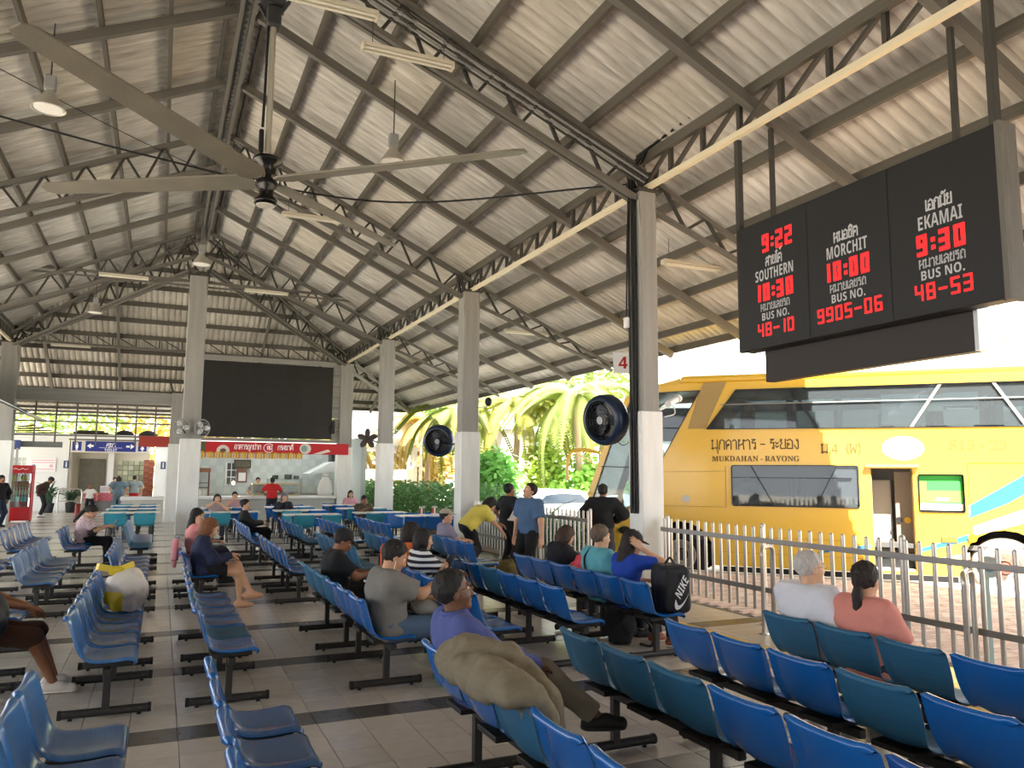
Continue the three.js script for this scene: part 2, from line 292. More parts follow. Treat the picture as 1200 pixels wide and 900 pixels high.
// low corrugated canopy carrying on from the far eaves over the toilet forecourt
{
  const c = thing('canopy', 'low corrugated canopy beyond the far eaves over the toilet forecourt', 'canopy', null, [0, 0, 0], 0, 'structure');
  for (let i = 0; i < 4; i++) for (let j = 0; j < 4; j++) part('roof_sheet', sheet(-9 + i * 2.5, -6.5 + i * 2.5, j * 2.1, j * 2.1 + 2.2, (a, d, l) => [a, 4.72 - 0.02 * d + l * 0.7, -34.3 - d]), hipMats[(i + j) & 1], c);
  for (const z of [-34.4, -36.5, -38.6, -40.7, -42.6]) part('purlin', bar([-9, 4.6 - 0.02 * (-34.3 - z), z], [1, 4.6 - 0.02 * (-34.3 - z), z], 0.06, 0.1), M.purlin, c);
  for (const x of [-8.8, 0.9]) part('post', box(0.1, 4.5, 0.1, x, 2.25, -42.5), M.steel, c);
}
// concrete beam over the open gap at the far left
solo('beam', 'grey concrete lintel beam over the open gap above the toilets', 'beam', [box(5.5, 0.42, 0.3, -2.1, 4.35, -30.6)], M.concrete, null, 'structure');
{
  const g = thing('clerestory_frame', 'thin steel grid of posts and rails under the concrete lintel', 'frame', null, [0, 0, 0], 0, 'structure');
  for (let i = 0; i < 9; i++) part('post', box(0.05, 1.5, 0.05, -4.6 + i * 0.62, 3.4, -30.7), M.steel, g);
  for (const y of [3.92, 3.45, 2.98]) part('rail', box(5.4, 0.05, 0.05, -2.1, y, -30.72), M.steel, g);
}

// the ticket hall wall behind the benches closes the near end
{
  const w = thing('wall_near', 'plain rendered ticket hall wall closing the near end with two doorways', 'wall', null, [0, 0, 12.5], 0, 'structure');
  const o = [[RX - 9.6, 0], [RX + 9.6, 0], [RX + 9.6, RY - SL * 9.6], [RX, RY], [RX - 9.6, RY - SL * 9.6]], dr = (x) => [[x, 0.02], [x + 1.8, 0.02], [x + 1.8, 2.3], [x, 2.3]];
  part('wall_body', prism(o, 0.25, 0, [dr(-4.5), dr(3.5)]), std('#b9b2a4', 0.9), w);
}
// ---------------------------------------------------------------- columns
function column(name, label, x, z, h, w, wl, cladH) {
  const g = thing(name, label, 'column', 'hall columns', [x, 0, z], 0, 'structure');
  part('shaft', rbox(w, h, w, 0, h / 2, 0, 0.025), M.concrete, g);
  part('cladding', rbox(wl, cladH, wl, 0, cladH / 2, 0, 0.012), M.whitePaint, g);
  part('head_plate', rbox(w + 0.1, 0.05, w + 0.1, 0, h, 0, 0.01), M.darkSteel, g);
  for (const [dx, dz] of [[-1, -1], [1, -1], [-1, 1], [1, 1]]) part('bracket', bar([dx * w * 0.4, h - 0.02, dz * w * 0.4], [dx * w * 0.7, h + 0.4, dz * w * 0.3], 0.05), M.darkSteel, g);
  return g;
}
const col1 = column('column', 'concrete column carrying the number 4 plate and black cables', COLX, ZC[1], 6.03, 0.3, 0.36, 2.68);
column('column', 'concrete column where the far run of fence begins', COLX, ZC[2], 6.05, 0.4, 0.46, 2.72);
column('column', 'concrete column in front of the white water tank', COLX, ZC[3], 6.05, 0.42, 0.48, 2.7);
column('column', 'concrete column at the right edge of the video wall', COLX, ZC[4], 6.05, 0.5, 0.55, 2.75);
column('column', 'concrete corner column beside the blue awning', COLL, ZC[4], 6.05, 0.5, 0.55, 2.75);
column('column', 'tall concrete centre column left of the video wall', 0.74, ZC[3], 7.5, 0.5, 0.56, 2.7);
column('column', 'slim concrete pier behind the tall centre column', 0.42, ZC[4], 4.6, 0.38, 0.44, 2.75);
// the cable bundle down the first column and the small hanging plug
{
  const g = thing('cable_bundle', 'bundle of black cables running down the numbered column', 'cable', null, [COLX, 0, ZC[1]]);
  for (let i = 0; i < 7; i++) { const x = -0.2 - 0.012 * (i % 3), z = -0.1 + i * 0.028; part('cable', tube([[x + 0.1, 6.6, z + 0.2], [x + 0.02, 6.3, z], [x, 5.7, z * 0.9], [x, 4.2, z], [x, 2.8, z * 0.8], [x, 1.2, z]], 0.016, 5, 24), M.black, g); }
  part('plug', rbox(0.06, 0.16, 0.09, -0.3, 4.0, -0.02, 0.015), M.white, g); part('cable', tube([[-0.24, 6.2, 0], [-0.27, 5.4, -0.02], [-0.3, 4.08, -0.02]], 0.012, 5), M.black, g);
}
// ---------------------------------------------------------------- moulded shell seats on beams
function shellGeo() {
  const prof = [[-0.022, 0.722], [-0.012, 0.742], [0.004, 0.744], [0.016, 0.725], [0.035, 0.66], [0.058, 0.58], [0.082, 0.51], [0.11, 0.462], [0.15, 0.436], [0.2, 0.426], [0.27, 0.425], [0.34, 0.43], [0.4, 0.438], [0.435, 0.436], [0.456, 0.424], [0.464, 0.4]];
  const c = new THREE.CatmullRomCurve3(prof.map(([x, y]) => V(x, y, 0)), false, 'centripetal'), NU = 30, NV = 14, P = [], I = [], rows = [];
  const C = c.getPoints(NU);
  for (let i = 0; i <= NU; i++) {
    const u = i / NU, p = C[i], q = C[Math.min(NU, i + 1)], o = C[Math.max(0, i - 1)], tx = q.x - o.x, ty = q.y - o.y, L = Math.hypot(tx, ty), nx = -ty / L, ny = tx / L;   // normal towards the sitter
    let w = 0.23 + 0.012 * Math.sin(Math.PI * Math.min(1, u * 1.9)) - 0.022 * Math.exp(-(((u - 0.47) / 0.09) ** 2));
    const k = Math.min(1, u / 0.16), e = Math.min(1, (1 - u) / 0.12); w *= (0.8 + 0.2 * Math.sqrt(1 - (1 - k) ** 2)) * (0.86 + 0.14 * Math.sqrt(1 - (1 - e) ** 2));
    const row = [];
    for (let j = 0; j <= NV; j++) {
      const v = j / NV * 2 - 1, av = Math.abs(v), cup = 0.03 * av * av * Math.sin(Math.PI * Math.min(1, Math.max(0, u * 1.05))) ** 0.5, lip = av > 0.93 ? -0.02 * (av - 0.93) / 0.07 : 0;
      row.push([p.x - nx * 0 + nx * (-(cup + lip)) * -1, p.y + ny * (cup + lip), v * w, nx, ny]);
    }
    rows.push(row);
  }
  const th = 0.007, W = NV + 1;
  for (const s of [0, 1]) for (const r of rows) for (const [x, y, z, nx, ny] of r) P.push(x - s * nx * th, y - s * ny * th, z);
  const N = (NU + 1) * W;
  for (let i = 0; i < NU; i++) for (let j = 0; j < NV; j++) { const a = i * W + j, b = a + 1, d = a + W, e = d + 1; I.push(a, d, b, b, d, e, N + a, N + b, N + d, N + b, N + e, N + d); }
  const rim = []; for (let j = 0; j <= NV; j++) rim.push(j); for (let i = 1; i <= NU; i++) rim.push(i * W + NV); for (let j = NV - 1; j >= 0; j--) rim.push(NU * W + j); for (let i = NU - 1; i > 0; i--) rim.push(i * W);
  rim.forEach((a, k) => { const b = rim[(k + 1) % rim.length]; I.push(a, b, N + a, b, N + b, N + a); });
  const g = new THREE.BufferGeometry(); g.setAttribute('position', new THREE.Float32BufferAttribute(P, 3)); g.setIndex(I); g.computeVertexNormals(); return planarUV(g, 'x', 'y', 2.2);
}
const SHELL = shellGeo();
const seatMat = {
  b: phys({ map: mottle('#04559c', '#0866b4', { seed: 51, f: 4, f2: 30, contrast: 0.7 }), roughness: 0.26, clearcoat: 0.35, clearcoatRoughness: 0.15 }),
  d: phys({ map: mottle('#064488', '#084f98', { seed: 52, f: 4, f2: 30, contrast: 0.7 }), roughness: 0.34, clearcoat: 0.25, clearcoatRoughness: 0.25 }),
  t: phys({ map: mottle('#1d5578', '#2e6c8c', { seed: 53, f: 5, f2: 34, spots: 0.2, spotc: '#4d8296', contrast: 1.2 }), roughness: 0.55 }),
  g: phys({ map: mottle('#2c6d80', '#41868f', { seed: 54, f: 5, f2: 34, spots: 0.2, spotc: '#5f9a9c', contrast: 1.2 }), roughness: 0.5 }),
  l: phys({ map: mottle('#2563a8', '#4784bf', { seed: 55, f: 5, f2: 34, contrast: 1.2 }), roughness: 0.28, clearcoat: 0.5, clearcoatRoughness: 0.15 }),
  c: phys({ map: mottle('#2f8ba3', '#43a3b5', { seed: 56, f: 5, f2: 34, contrast: 0.9 }), roughness: 0.42 }),
};
const benchIron = mapped(mottle('#1f1d1b', '#2c2926', { seed: 57, f: 6, spots: 0.25, spotc: '#54483c' }), 0.55);
const PITCH = 0.51, beamG = rbox(0.05, 0.05, 1.42, 0.27, 0.355, 0, 0.006), bracketG = rbox(0.3, 0.03, 0.26, 0.27, 0.393, 0, 0.006);
const postG = rbox(0.05, 0.3, 0.05, 0.27, 0.195, 0, 0.006), footG = rod([-0.02, 0.043, 0], [0.56, 0.043, 0], 0.03, 10), capG = rod([-0.03, 0.043, 0], [-0.005, 0.043, 0], 0.033, 10), glideG = cyl(0.012, 0.016, 0.02, 0.05, 0.01, 0, 8);
function bench(x, zc, cols, label, group) {
  const g = thing('beam_bench', label, 'bench', group, [x, 0, zc]);
  part('beam', beamG, benchIron, g);
  [...cols].forEach((c, i) => {
    const z = (i - (cols.length - 1) / 2) * PITCH;          // first letter = far end
    part('seat_shell', SHELL, seatMat[c], g).position.z = z; part('seat_bracket', bracketG, benchIron, g).position.z = z;
  });
  for (const s of [-1, 1]) { const z = s * 0.5; part('leg', postG, benchIron, g).position.z = z; const f = part('foot', footG, benchIron, g); f.position.z = z; for (const x of [0, 0.575]) part('foot_cap', capG, M.rubber, f).position.x = x; for (const x of [0, 0.44]) part('glide', glideG, M.rubber, f).position.x = x; }
  return g;
}
const ROWS = { C: [4.19, 'first'], B: [3.30, 'second'], A: [2.47, 'third'], D: [1.52, 'fourth'], P: [0.29, 'fifth'], Q: [-0.54, 'sixth'], R: [-1.54, 'seventh'], S: [-2.37, 'eighth'] };
const BLOCK0 = [-4.72, -9.28, -13.78, -18.28], BN = ['fourth', 'third', 'second', 'first'];
const seatX = (row) => ROWS[row][0] + 0.25, seatZ = (blk, n) => BLOCK0[blk] + PITCH * (n + 0.5);      // n = 0 at the canteen end
// six letters per bank, canteen end first
const SEATS = {
  C: ['tttbbb', 'bbbbbb', 'bttbbb', 'bbbbbb'], B: ['bbbtbb', 'bbtbbb', 'ttbbbb', 'bbbbbb'], A: ['tttbbd', 'bbbbbb', 'tttttt', 'bbtbtt'], D: ['bbtbbb', 'tttbbb', 'bbbbbb', 'bbbbbb'],
  P: ['bbbbbb', 'bbbbtb', 'bbbbbb', ''], Q: ['llllbb', 'bbbbbl', 'bbbbbb', 'lllltt'], R: ['bbbbbb', 'bbbbbb', 'llbbll', '...bbb'], S: ['', '', 'bbbbbb', 'bbbbbb'],
};
for (const [row, [x, nth]] of Object.entries(ROWS)) SEATS[row].forEach((s, k) => {
  for (const half of [0, 1]) {
    const cols = s.slice(half * 3, half * 3 + 3); if (!cols || cols.includes('.')) continue;
    const tint = cols.includes('t') && cols.includes('b') ? 'blue and teal' : cols.includes('t') ? 'faded teal' : cols.includes('l') ? 'scuffed light blue' : 'blue';
    bench(x, BLOCK0[k] + PITCH * (1.5 + 3 * half), cols, `${tint} three-seat bench, ${nth} row from fence, ${BN[k]} bank from canteen, ${half ? 'nearer' : 'canteen'} end`.replace('nearer end', 'departure board end'), 'beam benches of the waiting hall');
  }
});
// ---------------------------------------------------------------- platform outside, road, fence
{
  // bus bay line: platform edge runs parallel to the parked bus
  const road = solo('road', 'grey asphalt bus road beyond the platform', 'road', planarUV(box(160, 0.1, 160, 40, -0.35, -40)), mapped(again(mottle('#aaa499', '#bfb9ae', { seed: 60, f: 8, f2: 60 }), 0.4), 0.95), null, 'structure');
  const pav = thing('pavement', 'pinkish brick paved platform between the fence and the bus', 'pavement', null, [0, 0, 0], 0, 'structure');
  const edge = [[6.9, 12], [26, 6.4], [15.6, -5.1], [7.4, -13.6], [7.4, -46], [6.9, -46]];
  const g = prism(edge.map(([x, z]) => [x, -z]), 0.28).rotateX(-Math.PI / 2).translate(0, -0.3, 0);
  part('bed', g, std('#8b7a6b', 0.95), pav);
  const inside = (x, z) => { let c = false; for (let i = 0, j = edge.length - 1; i < edge.length; j = i++) { const [xi, zi] = edge[i], [xj, zj] = edge[j]; if ((zi > z) !== (zj > z) && x < (xj - xi) * (z - zi) / (zj - zi) + xi) c = !c; } return c; };
  const pg = rbox(0.204, 0.03, 0.104, 0, -0.006, 0, 0.006, 1), pm = ['#c4a696', '#ccb0a2', '#b99f92', '#cfb9a9'].map((c, i) => mapped(again(mottle(c, ['#d3b9a9', '#d9c1b2', '#c8b1a3', '#dccabb'][i], { n: 64, seed: 61 + i, f: 3, f2: 12 }), 3), 0.9));
  const all = [];
  for (let k = 0; k < 230; k++) for (let i = 0; i < 60; i++) {
    const x = 7.02 + i * 0.209 + (k & 1) * 0.1, z = -1.2 - k * 0.109; if (x > 16 || !inside(x + 0.12, z) || !inside(x, z - 0.12)) continue;
    const dep = 0.41 * x - 0.912 * z, lat = 0.912 * x + 0.41 * z; all.push({ x, z, c: (i * 7 + k * 13 + ((i * k) % 5)) % 4, w: dep > 1 && Math.abs(lat / dep) < 0.66 ? 1 / dep : 0 });
  }
  all.sort((a, b) => b.w - a.w);
  for (const t of all.slice(0, 300)) part('paver', pg, pm[t.c], pav).position.set(t.x, -0.012 + 0.002 * t.c, t.z);
  for (let c = 0; c < 4; c++) { const r = all.slice(300).filter((t) => t.c === c), im = new THREE.InstancedMesh(pg, pm[c], r.length), m4 = new THREE.Matrix4(); r.forEach((t, n) => im.setMatrixAt(n, m4.makeTranslation(t.x, -0.012 + 0.002 * c, t.z))); im.name = 'pavers'; im.userData.kind = 'stuff'; put(im, pav); }
  part('kerb', [bar([15.6, -0.13, -5.16], [7.4, -0.13, -13.66], 0.16, 0.3), bar([15.6, -0.13, -5.16], [26, -0.13, 6.34], 0.16, 0.3)], mapped(mottle('#b9b4a8', '#cfcabf', { seed: 66 }), 0.9), pav);
  // painted line inside the fence
  solo('floor_line', 'worn yellow painted line on the floor inside the fence', 'floor marking', box(0.1, 0.004, 30, 5.75, 0.003, -12), mapped(again(mottle('#c9a93a', '#d8bd5c', { seed: 67, f: 4, spots: 0.35, spotc: '#b7ab94' }), 1, 30), 0.7), null, 'structure');
}
const brush = std('#c2bdb5', 0.32, { metalness: 0.75 }), flatBar = std('#8d8882', 0.35, { metalness: 0.7 });
function fenceRun(label, z0, z1, first) {
  const g = thing('picket_fence', label, 'fence', 'platform fence', [6.6, 0, 0]);
  const n = Math.round((z0 - z1) / 0.152), pk = merge([cyl(0.021, 0.021, 0.96, 0, 0.65, 0, 10), ball(0.021, 0, 1.13, 0, 8)]);
  for (let i = 0; i <= n; i++) part('picket', pk, brush, g).position.z = z0 - i * (z0 - z1) / n;
  for (const y of [0.99, 0.42]) part('rail', rbox(0.018, 0.06, z0 - z1 + 0.1, -0.03, y, (z0 + z1) / 2, 0.004), flatBar, g);
  for (let z = z0; z > z1 - 0.1; z -= (z0 - z1) / Math.max(1, Math.round((z0 - z1) / 2.1))) { part('post', merge([cyl(0.03, 0.03, 1.16, 0.05, 0.58, 0, 12), ball(0.03, 0.05, 1.16, 0, 8), cyl(0.06, 0.07, 0.02, 0.05, 0.01, 0, 12)]), brush, g).position.z = z; }
}
fenceRun('stainless picket fence in front of the bus, near run', -1.6, -9.35);
fenceRun('stainless picket fence beside the hedge, far run', -11.55, -17.2);
// queue rails: upside-down U of tube standing just inside the fence
for (const [z, lab] of [[-6.98, 'stainless hoop rail by the fence beside the black sports bag'], [-9.55, 'stainless hoop rail by the fence near the numbered column'], [-4.55, 'stainless hoop rail by the fence beside the salmon shirt']]) {
  const g = thing('hoop_rail', lab, 'rail', 'hoop rails along the fence', [6.24, 0, z]);
  part('hoop', tube([[0, 0, 0], [0, 0.4, 0], [0, 0.8, 0], [0, 0.88, 0], [0.02, 0.93, -0.02], [0.09, 0.945, -0.05], [0.2, 0.945, -0.09], [0.24, 0.93, -0.1], [0.26, 0.86, -0.11], [0.26, 0.4, -0.11], [0.26, 0, -0.11]], 0.024, 10, 60), brush, g);
  part('flange', [cyl(0.05, 0.055, 0.015, 0, 0.008, 0, 14)], brush, g); part('flange', [cyl(0.05, 0.055, 0.015, 0.26, 0.008, -0.11, 14)], brush, g);
}
// low bench rail post with a round disc marker, by the rear wheel
{
  const g = thing('marker_post', 'green steel post with a round faded disc before the rear wheel', 'post', null, [7.1, 0, -4.97]);
  part('post', [rbox(0.07, 0.9, 0.06, 0, 0.45, 0, 0.01)], std('#7d948c', 0.6), g);
  part('disc', new THREE.CylinderGeometry(0.1, 0.1, 0.03, 28).rotateX(Math.PI / 2).rotateY(-0.75).translate(0, 0.92, 0.05), std('#b9c4c0', 0.6), g);
  part('disc_centre', new THREE.CylinderGeometry(0.045, 0.045, 0.036, 24).rotateX(Math.PI / 2).rotateY(-0.75).translate(0, 0.92, 0.052), std('#6f9ab0', 0.6), g);
}
// ---------------------------------------------------------------- the double-deck bus (local x = towards its front, z = away from the hall)
const alphaTex = (w, h, draw) => { const t = canvasTex(w, h, (g) => { g.fillStyle = '#000'; g.fillRect(0, 0, w, h); draw(g, w, h); }); t.colorSpace = THREE.NoColorSpace; return t; };
const decalMat = (colour, tex, o = {}) => new THREE.MeshStandardMaterial({ color: lin(colour), roughness: 0.6, alphaMap: tex, transparent: true, side: THREE.DoubleSide, ...o });
{
  const bus = thing('bus', 'yellow double-deck coach parked at the platform with its door open', 'bus', null, [11.431, -0.3, -10.398], 134 * D2R);
  const yel = phys({ map: again(mottle('#e3b334', '#ecbe3e', { seed: 71, f: 3, f2: 20, contrast: 0.5 }), 0.3), roughness: 0.32, clearcoat: 0.5, clearcoatRoughness: 0.15 });
  const dark = std('#141516', 0.4), glass = phys({ color: lin('#a3adb0'), transmission: 0.9, roughness: 0.03, thickness: 0, ior: 1.5 }), inner = std('#4c4b49', 0.8), tan = std('#a88c52', 0.45), greyIn = std('#8f8a82', 0.7);
  const R = 0.66, arc = (cx, a0, a1) => { const o = []; for (let i = 0; i <= 12; i++) { const a = (a0 + (a1 - a0) * i / 12) * D2R; o.push([cx + R * Math.cos(a), 0.52 + R * 0.98 * Math.sin(a)]); } return o; };
  const cabin = [[2.67, 3.71], [3.5, 2.25], [3.8, 2.22], [4.04, 1.5], [4.72, 0.78], [4.84, 1.6], [4.44, 2.72], [4.04, 3.55], [3.84, 3.68]];
  const upper = [[1.99, 3.7], [2.56, 2.95], [-6.9, 2.9], [-6.9, 3.69]], lower = roundRect(-0.11, 1.49, 2.11, 2.25, 0.04), door = [[-0.31, 0.41], [-0.31, 2.2], [-0.99, 2.2], [-0.99, 0.41]], display = roundRect(-1.77, 1.45, -1.07, 2.1, 0.03);
  const out = [[-7.2, 0.36], ...arc(-2.33, 194, -14), [3.11 - R, 0.36], ...arc(3.11, 194, -14), [4.9, 0.36], [4.97, 1], [4.95, 1.64], [4.56, 2.77], [4.16, 3.62], [3.7, 3.82], [3.0, 3.86], [-7.2, 3.88]];
  part('side_panel', prism(out, 0.05, 0, [cabin, upper, lower, door, display]), yel, bus);
  part('far_side_panel', prism(out, 0.05, 0, [cabin, upper]).translate(0, 0, 2.45), yel, bus);
  part('roof', [rbox(10.3, 0.16, 2.5, -2.1, 3.93, 1.25, 0.07, 3), bar([3.05, 3.92, 1.25], [4.1, 3.68, 1.25], 2.4, 0.1)], yel, bus);
  part('roof_hatch', [rbox(0.9, 0.1, 0.8, 0.9, 4.03, 0.7, 0.03)], std('#d8cf9a', 0.6), bus);
  part('rear_panel', [box(0.06, 3.5, 2.4, -7.2, 2.1, 1.25)], yel, bus);
  part('front_panel', [bar([4.92, 0.4, 1.25], [4.95, 1.55, 1.25], 2.4, 0.05, V(1, 0, 0)), bar([4.12, 3.6, 1.25], [3.6, 3.84, 1.25], 2.4, 0.05)], yel, bus);
  part('windscreen', [bar([4.93, 1.6, 1.25], [4.53, 2.75, 1.25], 2.3, 0.012, V(1, 0, 0)), bar([4.53, 2.8, 1.25], [4.13, 3.6, 1.25], 2.3, 0.012, V(1, 0, 0))], glass, bus);
  part('front_pillar', [bar([4.95, 1.0, 0.03], [4.9, 1.7, 0.03], 0.1, 0.1), bar([4.9, 1.65, 0.03], [4.5, 2.8, 0.03], 0.1, 0.12), bar([4.5, 2.75, 0.03], [4.1, 3.6, 0.03], 0.09, 0.1)], yel, bus);
  part('floor_deck', [box(11.8, 0.08, 2.38, -1.2, 0.85, 1.25)], inner, bus); part('upper_deck', [box(9.9, 0.1, 2.38, -2.2, 2.4, 1.25)], inner, bus);
  part('underbody', [box(11.6, 0.3, 2.2, -1.3, 0.55, 1.3)], M.black, bus);
  part('ceiling_panel', [box(10, 0.03, 2.35, -2.1, 3.8, 1.25)], std('#b9b4aa', 0.8), bus);
  // glazing
  const pane = (pts, name, z = 0.02) => part(name, prism(pts, 0.006).translate(0, 0, z), glass, bus);
  pane(cabin, 'cab_window'); pane(lower, 'lower_window'); part('upper_window', prism(upper, 0.006).translate(0, 0, 2.47), glass, bus);
  const cuts = [2.56, 0.55, -1.0, -2.75, -4.3, -6.0], slant = [-0.57, 0.42, -0.5, 0.45, -0.5, 0.45];
  for (let i = 0; i + 1 < cuts.length; i++) pane([[cuts[i], 2.95], [cuts[i + 1], 2.95], [cuts[i + 1] + slant[i + 1], 3.7], [cuts[i] + slant[i], 3.7]], 'upper_window');
  const lineMat = std('#8d8a80', 0.5);
  for (let i = 1; i < cuts.length; i++) part('window_divider', bar([cuts[i], 2.93, -0.004], [cuts[i] + slant[i], 3.7, -0.004], 0.01, 0.05), i < 2 ? dark : lineMat, bus);
  part('window_divider', bar([2.3, 3.42, -0.004], [-6.9, 3.42, -0.004], 0.012, 0.018), lineMat, bus);
  const seal = (pts, name = 'window_seal') => { const g = []; pts.forEach((p, i) => { const q = pts[(i + 1) % pts.length]; g.push(bar([...p, -0.003], [...q, -0.003], 0.014, 0.035, V(0, 0, 1))); }); part(name, g, dark, bus); };
  seal(upper); seal(lower); seal(cabin); seal(display, 'display_frame');
  part('cab_crossbar', [bar([3.1, 2.98, -0.004], [4.3, 3.0, -0.004], 0.02, 0.09, V(0, 0, 1)), bar([3.6, 2.2, -0.004], [4.66, 2.22, -0.004], 0.02, 0.1, V(0, 0, 1)), bar([4.1, 1.42, -0.004], [4.8, 1.42, -0.004], 0.02, 0.05, V(0, 0, 1))], dark, bus);
  part('lower_window_bar', [bar([1.75, 2.24, -0.003], [1.35, 1.5, -0.003], 0.014, 0.07, V(0, 0, 1)), bar([0.25, 2.24, -0.003], [0.62, 1.5, -0.003], 0.014, 0.06, V(0, 0, 1)), bar([2.1, 2.02, -0.003], [0.0, 2.02, -0.003], 0.012, 0.03, V(0, 0, 1))], dark, bus);
  part('tan_stripe', prism([[2.6, 3.86], [2.16, 3.86], [2.58, 2.96], [2.92, 2.96], [2.68, 3.68]], 0.006).translate(0, 0, -0.008), tan, bus);
  // seats on the upper deck, with white head covers, and a few below
  const sg = merge([rbox(0.12, 0.72, 0.44, 0, 0.75, 0, 0.06, 3), rbox(0.46, 0.14, 0.44, 0.2, 0.42, 0, 0.05, 3)]), cg = rbox(0.135, 0.26, 0.3, 0, 1.02, 0, 0.05, 3), legG = box(0.3, 0.35, 0.3, 0.15, 0.18, 0), sm = std('#454b57', 0.85), cm = std('#d9d6cd', 0.8);
  for (let i = 0; i < 9; i++) for (const z of [0.4, 0.95, 1.75, 2.2]) { const s = part('passenger_seat', sg, sm, bus); s.position.set(2.75 - i * 0.86, 2.4, z); part('head_cover', cg, cm, s); part('seat_base', legG, dark, s); }
  for (const [x, z] of [[1.9, 0.5], [1.0, 0.5], [0.4, 0.5], [0.9, 1.9], [0.2, 1.9]]) { const s = part('passenger_seat', sg, sm, bus); s.position.set(x, 0.9, z); part('head_cover', cg, cm, s); part('seat_base', legG, dark, s); }
  part('curtain_valance', [box(9.2, 0.2, 0.04, -2.3, 3.55, 2.4)], std('#1d86d8', 0.7), bus); part('curtain', [box(1.1, 0.75, 0.05, 3.4, 3.2, 2.4)], std('#2a8fdf', 0.7), bus);
  for (const [x, y, w, h] of [[-0.85, 3.26, 0.62, 0.55], [-1.35, 3.36, 0.36, 0.3], [-1.8, 3.42, 0.55, 0.24], [-1.8, 3.1, 0.55, 0.26]]) part('paper_notice', box(w, h, 0.004, x, y, 0.05), M.white, bus);
  part('route_disc', new THREE.CylinderGeometry(0.3, 0.3, 0.006, 32).rotateX(Math.PI / 2).scale(1, 0.72, 1).translate(1.8, 1.72, 0.1), M.white, bus);
  part('route_number', new THREE.PlaneGeometry(0.4, 0.14).rotateY(Math.PI).translate(1.8, 1.77, 0.094), decalMat('#222222', alphaTex(256, 90, (g, w, h) => { g.fillStyle = '#fff'; g.font = 'bold 64px sans-serif'; g.textAlign = 'center'; g.fillText('-1554', w / 2, 66); })), bus);
  // doorway
  part('door_header', [rbox(0.86, 0.05, 0.12, -0.65, 2.24, -0.03, 0.01)], tan, bus);
  part('door_jamb', [box(0.05, 1.85, 0.3, -0.3, 1.28, 0.17), box(0.05, 1.85, 0.3, -1.0, 1.28, 0.17)], tan, bus);
  part('stairwell_wall', [box(1.1, 2.0, 0.04, -0.65, 1.3, 0.75), box(0.04, 2.0, 0.6, -1.05, 1.3, 0.45)], greyIn, bus);
  part('door_leaf', [rbox(0.34, 1.6, 0.05, -0.5, 1.2, 0.5, 0.03)], std('#aaa69d', 0.6), bus); part('door_leaf', [rbox(0.3, 1.75, 0.05, -0.86, 1.28, 0.36, 0.02)], std('#8c7f6f', 0.6), bus);
  part('step', [box(0.66, 0.05, 0.6, -0.65, 0.42, 0.35), box(0.66, 0.3, 0.3, -0.65, 0.6, 0.6)], std('#c9c6bf', 0.6), bus);
  part('warning_disc', new THREE.CylinderGeometry(0.055, 0.055, 0.01, 20).rotateX(Math.PI / 2).translate(-0.9, 1.28, 0.32), std('#e2b71a', 0.5), bus); part('warning_disc', new THREE.CylinderGeometry(0.055, 0.055, 0.01, 20).rotateX(Math.PI / 2).translate(-0.76, 1.28, 0.32), M.black, bus);
  // the lit picture panel behind the small window: plain green and yellow with two pale figures' shapes left out
  part('display_panel', box(0.66, 0.6, 0.02, -1.42, 1.78, 0.06), mapped(canvasTex(128, 116, (g, w, h) => { g.fillStyle = '#2f9a3a'; g.fillRect(0, 0, w, h); g.fillStyle = '#5bb23c'; g.fillRect(0, 50, w, 40); g.fillStyle = '#e4d23a'; g.fillRect(w * 0.02, 20, 18, h); g.fillStyle = '#f5f6f2'; g.fillRect(0, h - 22, w, 22); g.fillRect(48, 74, 40, 10); })), bus);
  // trim lines and stripes
  const strip = (pts, c, name = 'stripe', z = -0.008) => part(name, prism(pts, 0.006).translate(0, 0, z), std(c, 0.4), bus);
  strip([[0.62, 0.66], [-0.26, 0.79], [-0.26, 0.85], [0.62, 0.69]], '#2b78a8'); strip([[-1.04, 0.75], [-1.8, 0.98], [-1.8, 1.08], [-1.04, 0.81]], '#2f86c8'); strip([[-1.04, 0.55], [-1.8, 0.66], [-1.8, 0.78], [-1.04, 0.6]], '#8d8168');
  strip([[-1.82, 1.36], [-2.4, 1.62], [-3.4, 2.25], [-3.4, 2.75], [-2.6, 2.05], [-1.82, 1.56]], '#2f9fe0'); strip([[-1.86, 1.06], [-2.5, 1.24], [-3.6, 1.75], [-3.6, 2.1], [-2.6, 1.52], [-1.86, 1.22]], '#8d8478');
  const groove = std('#a87c08', 0.5);
  for (const [a, b] of [[[3.5, 2.12], [2.22, 2.14]], [[3.4, 1.46], [2.22, 1.46]], [[2.22, 1.46], [2.22, 2.24]], [[2.4, 0.62], [-0.28, 0.6]], [[-1.84, 2.3], [-6.5, 2.3]], [[-1.84, 1.4], [-1.84, 2.3]], [[-1.9, 1.22], [-3.2, 1.22]], [[2.4, 0.92], [0.2, 0.9]]]) part('panel_joint', bar([...a, -0.002], [...b, -0.002], 0.006, 0.014, V(0, 0, 1)), groove, bus);
  part('side_lamp', [new THREE.CylinderGeometry(0.07, 0.07, 0.03, 18).rotateX(Math.PI / 2).translate(-1.85, 1.02, -0.02)], std('#d9781a', 0.35), bus);
  part('vent_plate', [rbox(0.24, 0.1, 0.02, -1.5, 0.98, -0.01, 0.005)], std('#6e5c22', 0.5), bus); part('fuel_plate', [rbox(0.13, 0.13, 0.012, 2.98, 1.6, -0.008, 0.004)], std('#cfcabc', 0.5), bus);
  part('front_lamp_cover', new THREE.CylinderGeometry(0.1, 0.1, 0.02, 20).rotateX(Math.PI / 2).scale(1.2, 0.8, 1).translate(4.2, 0.96, -0.012), M.black, bus);
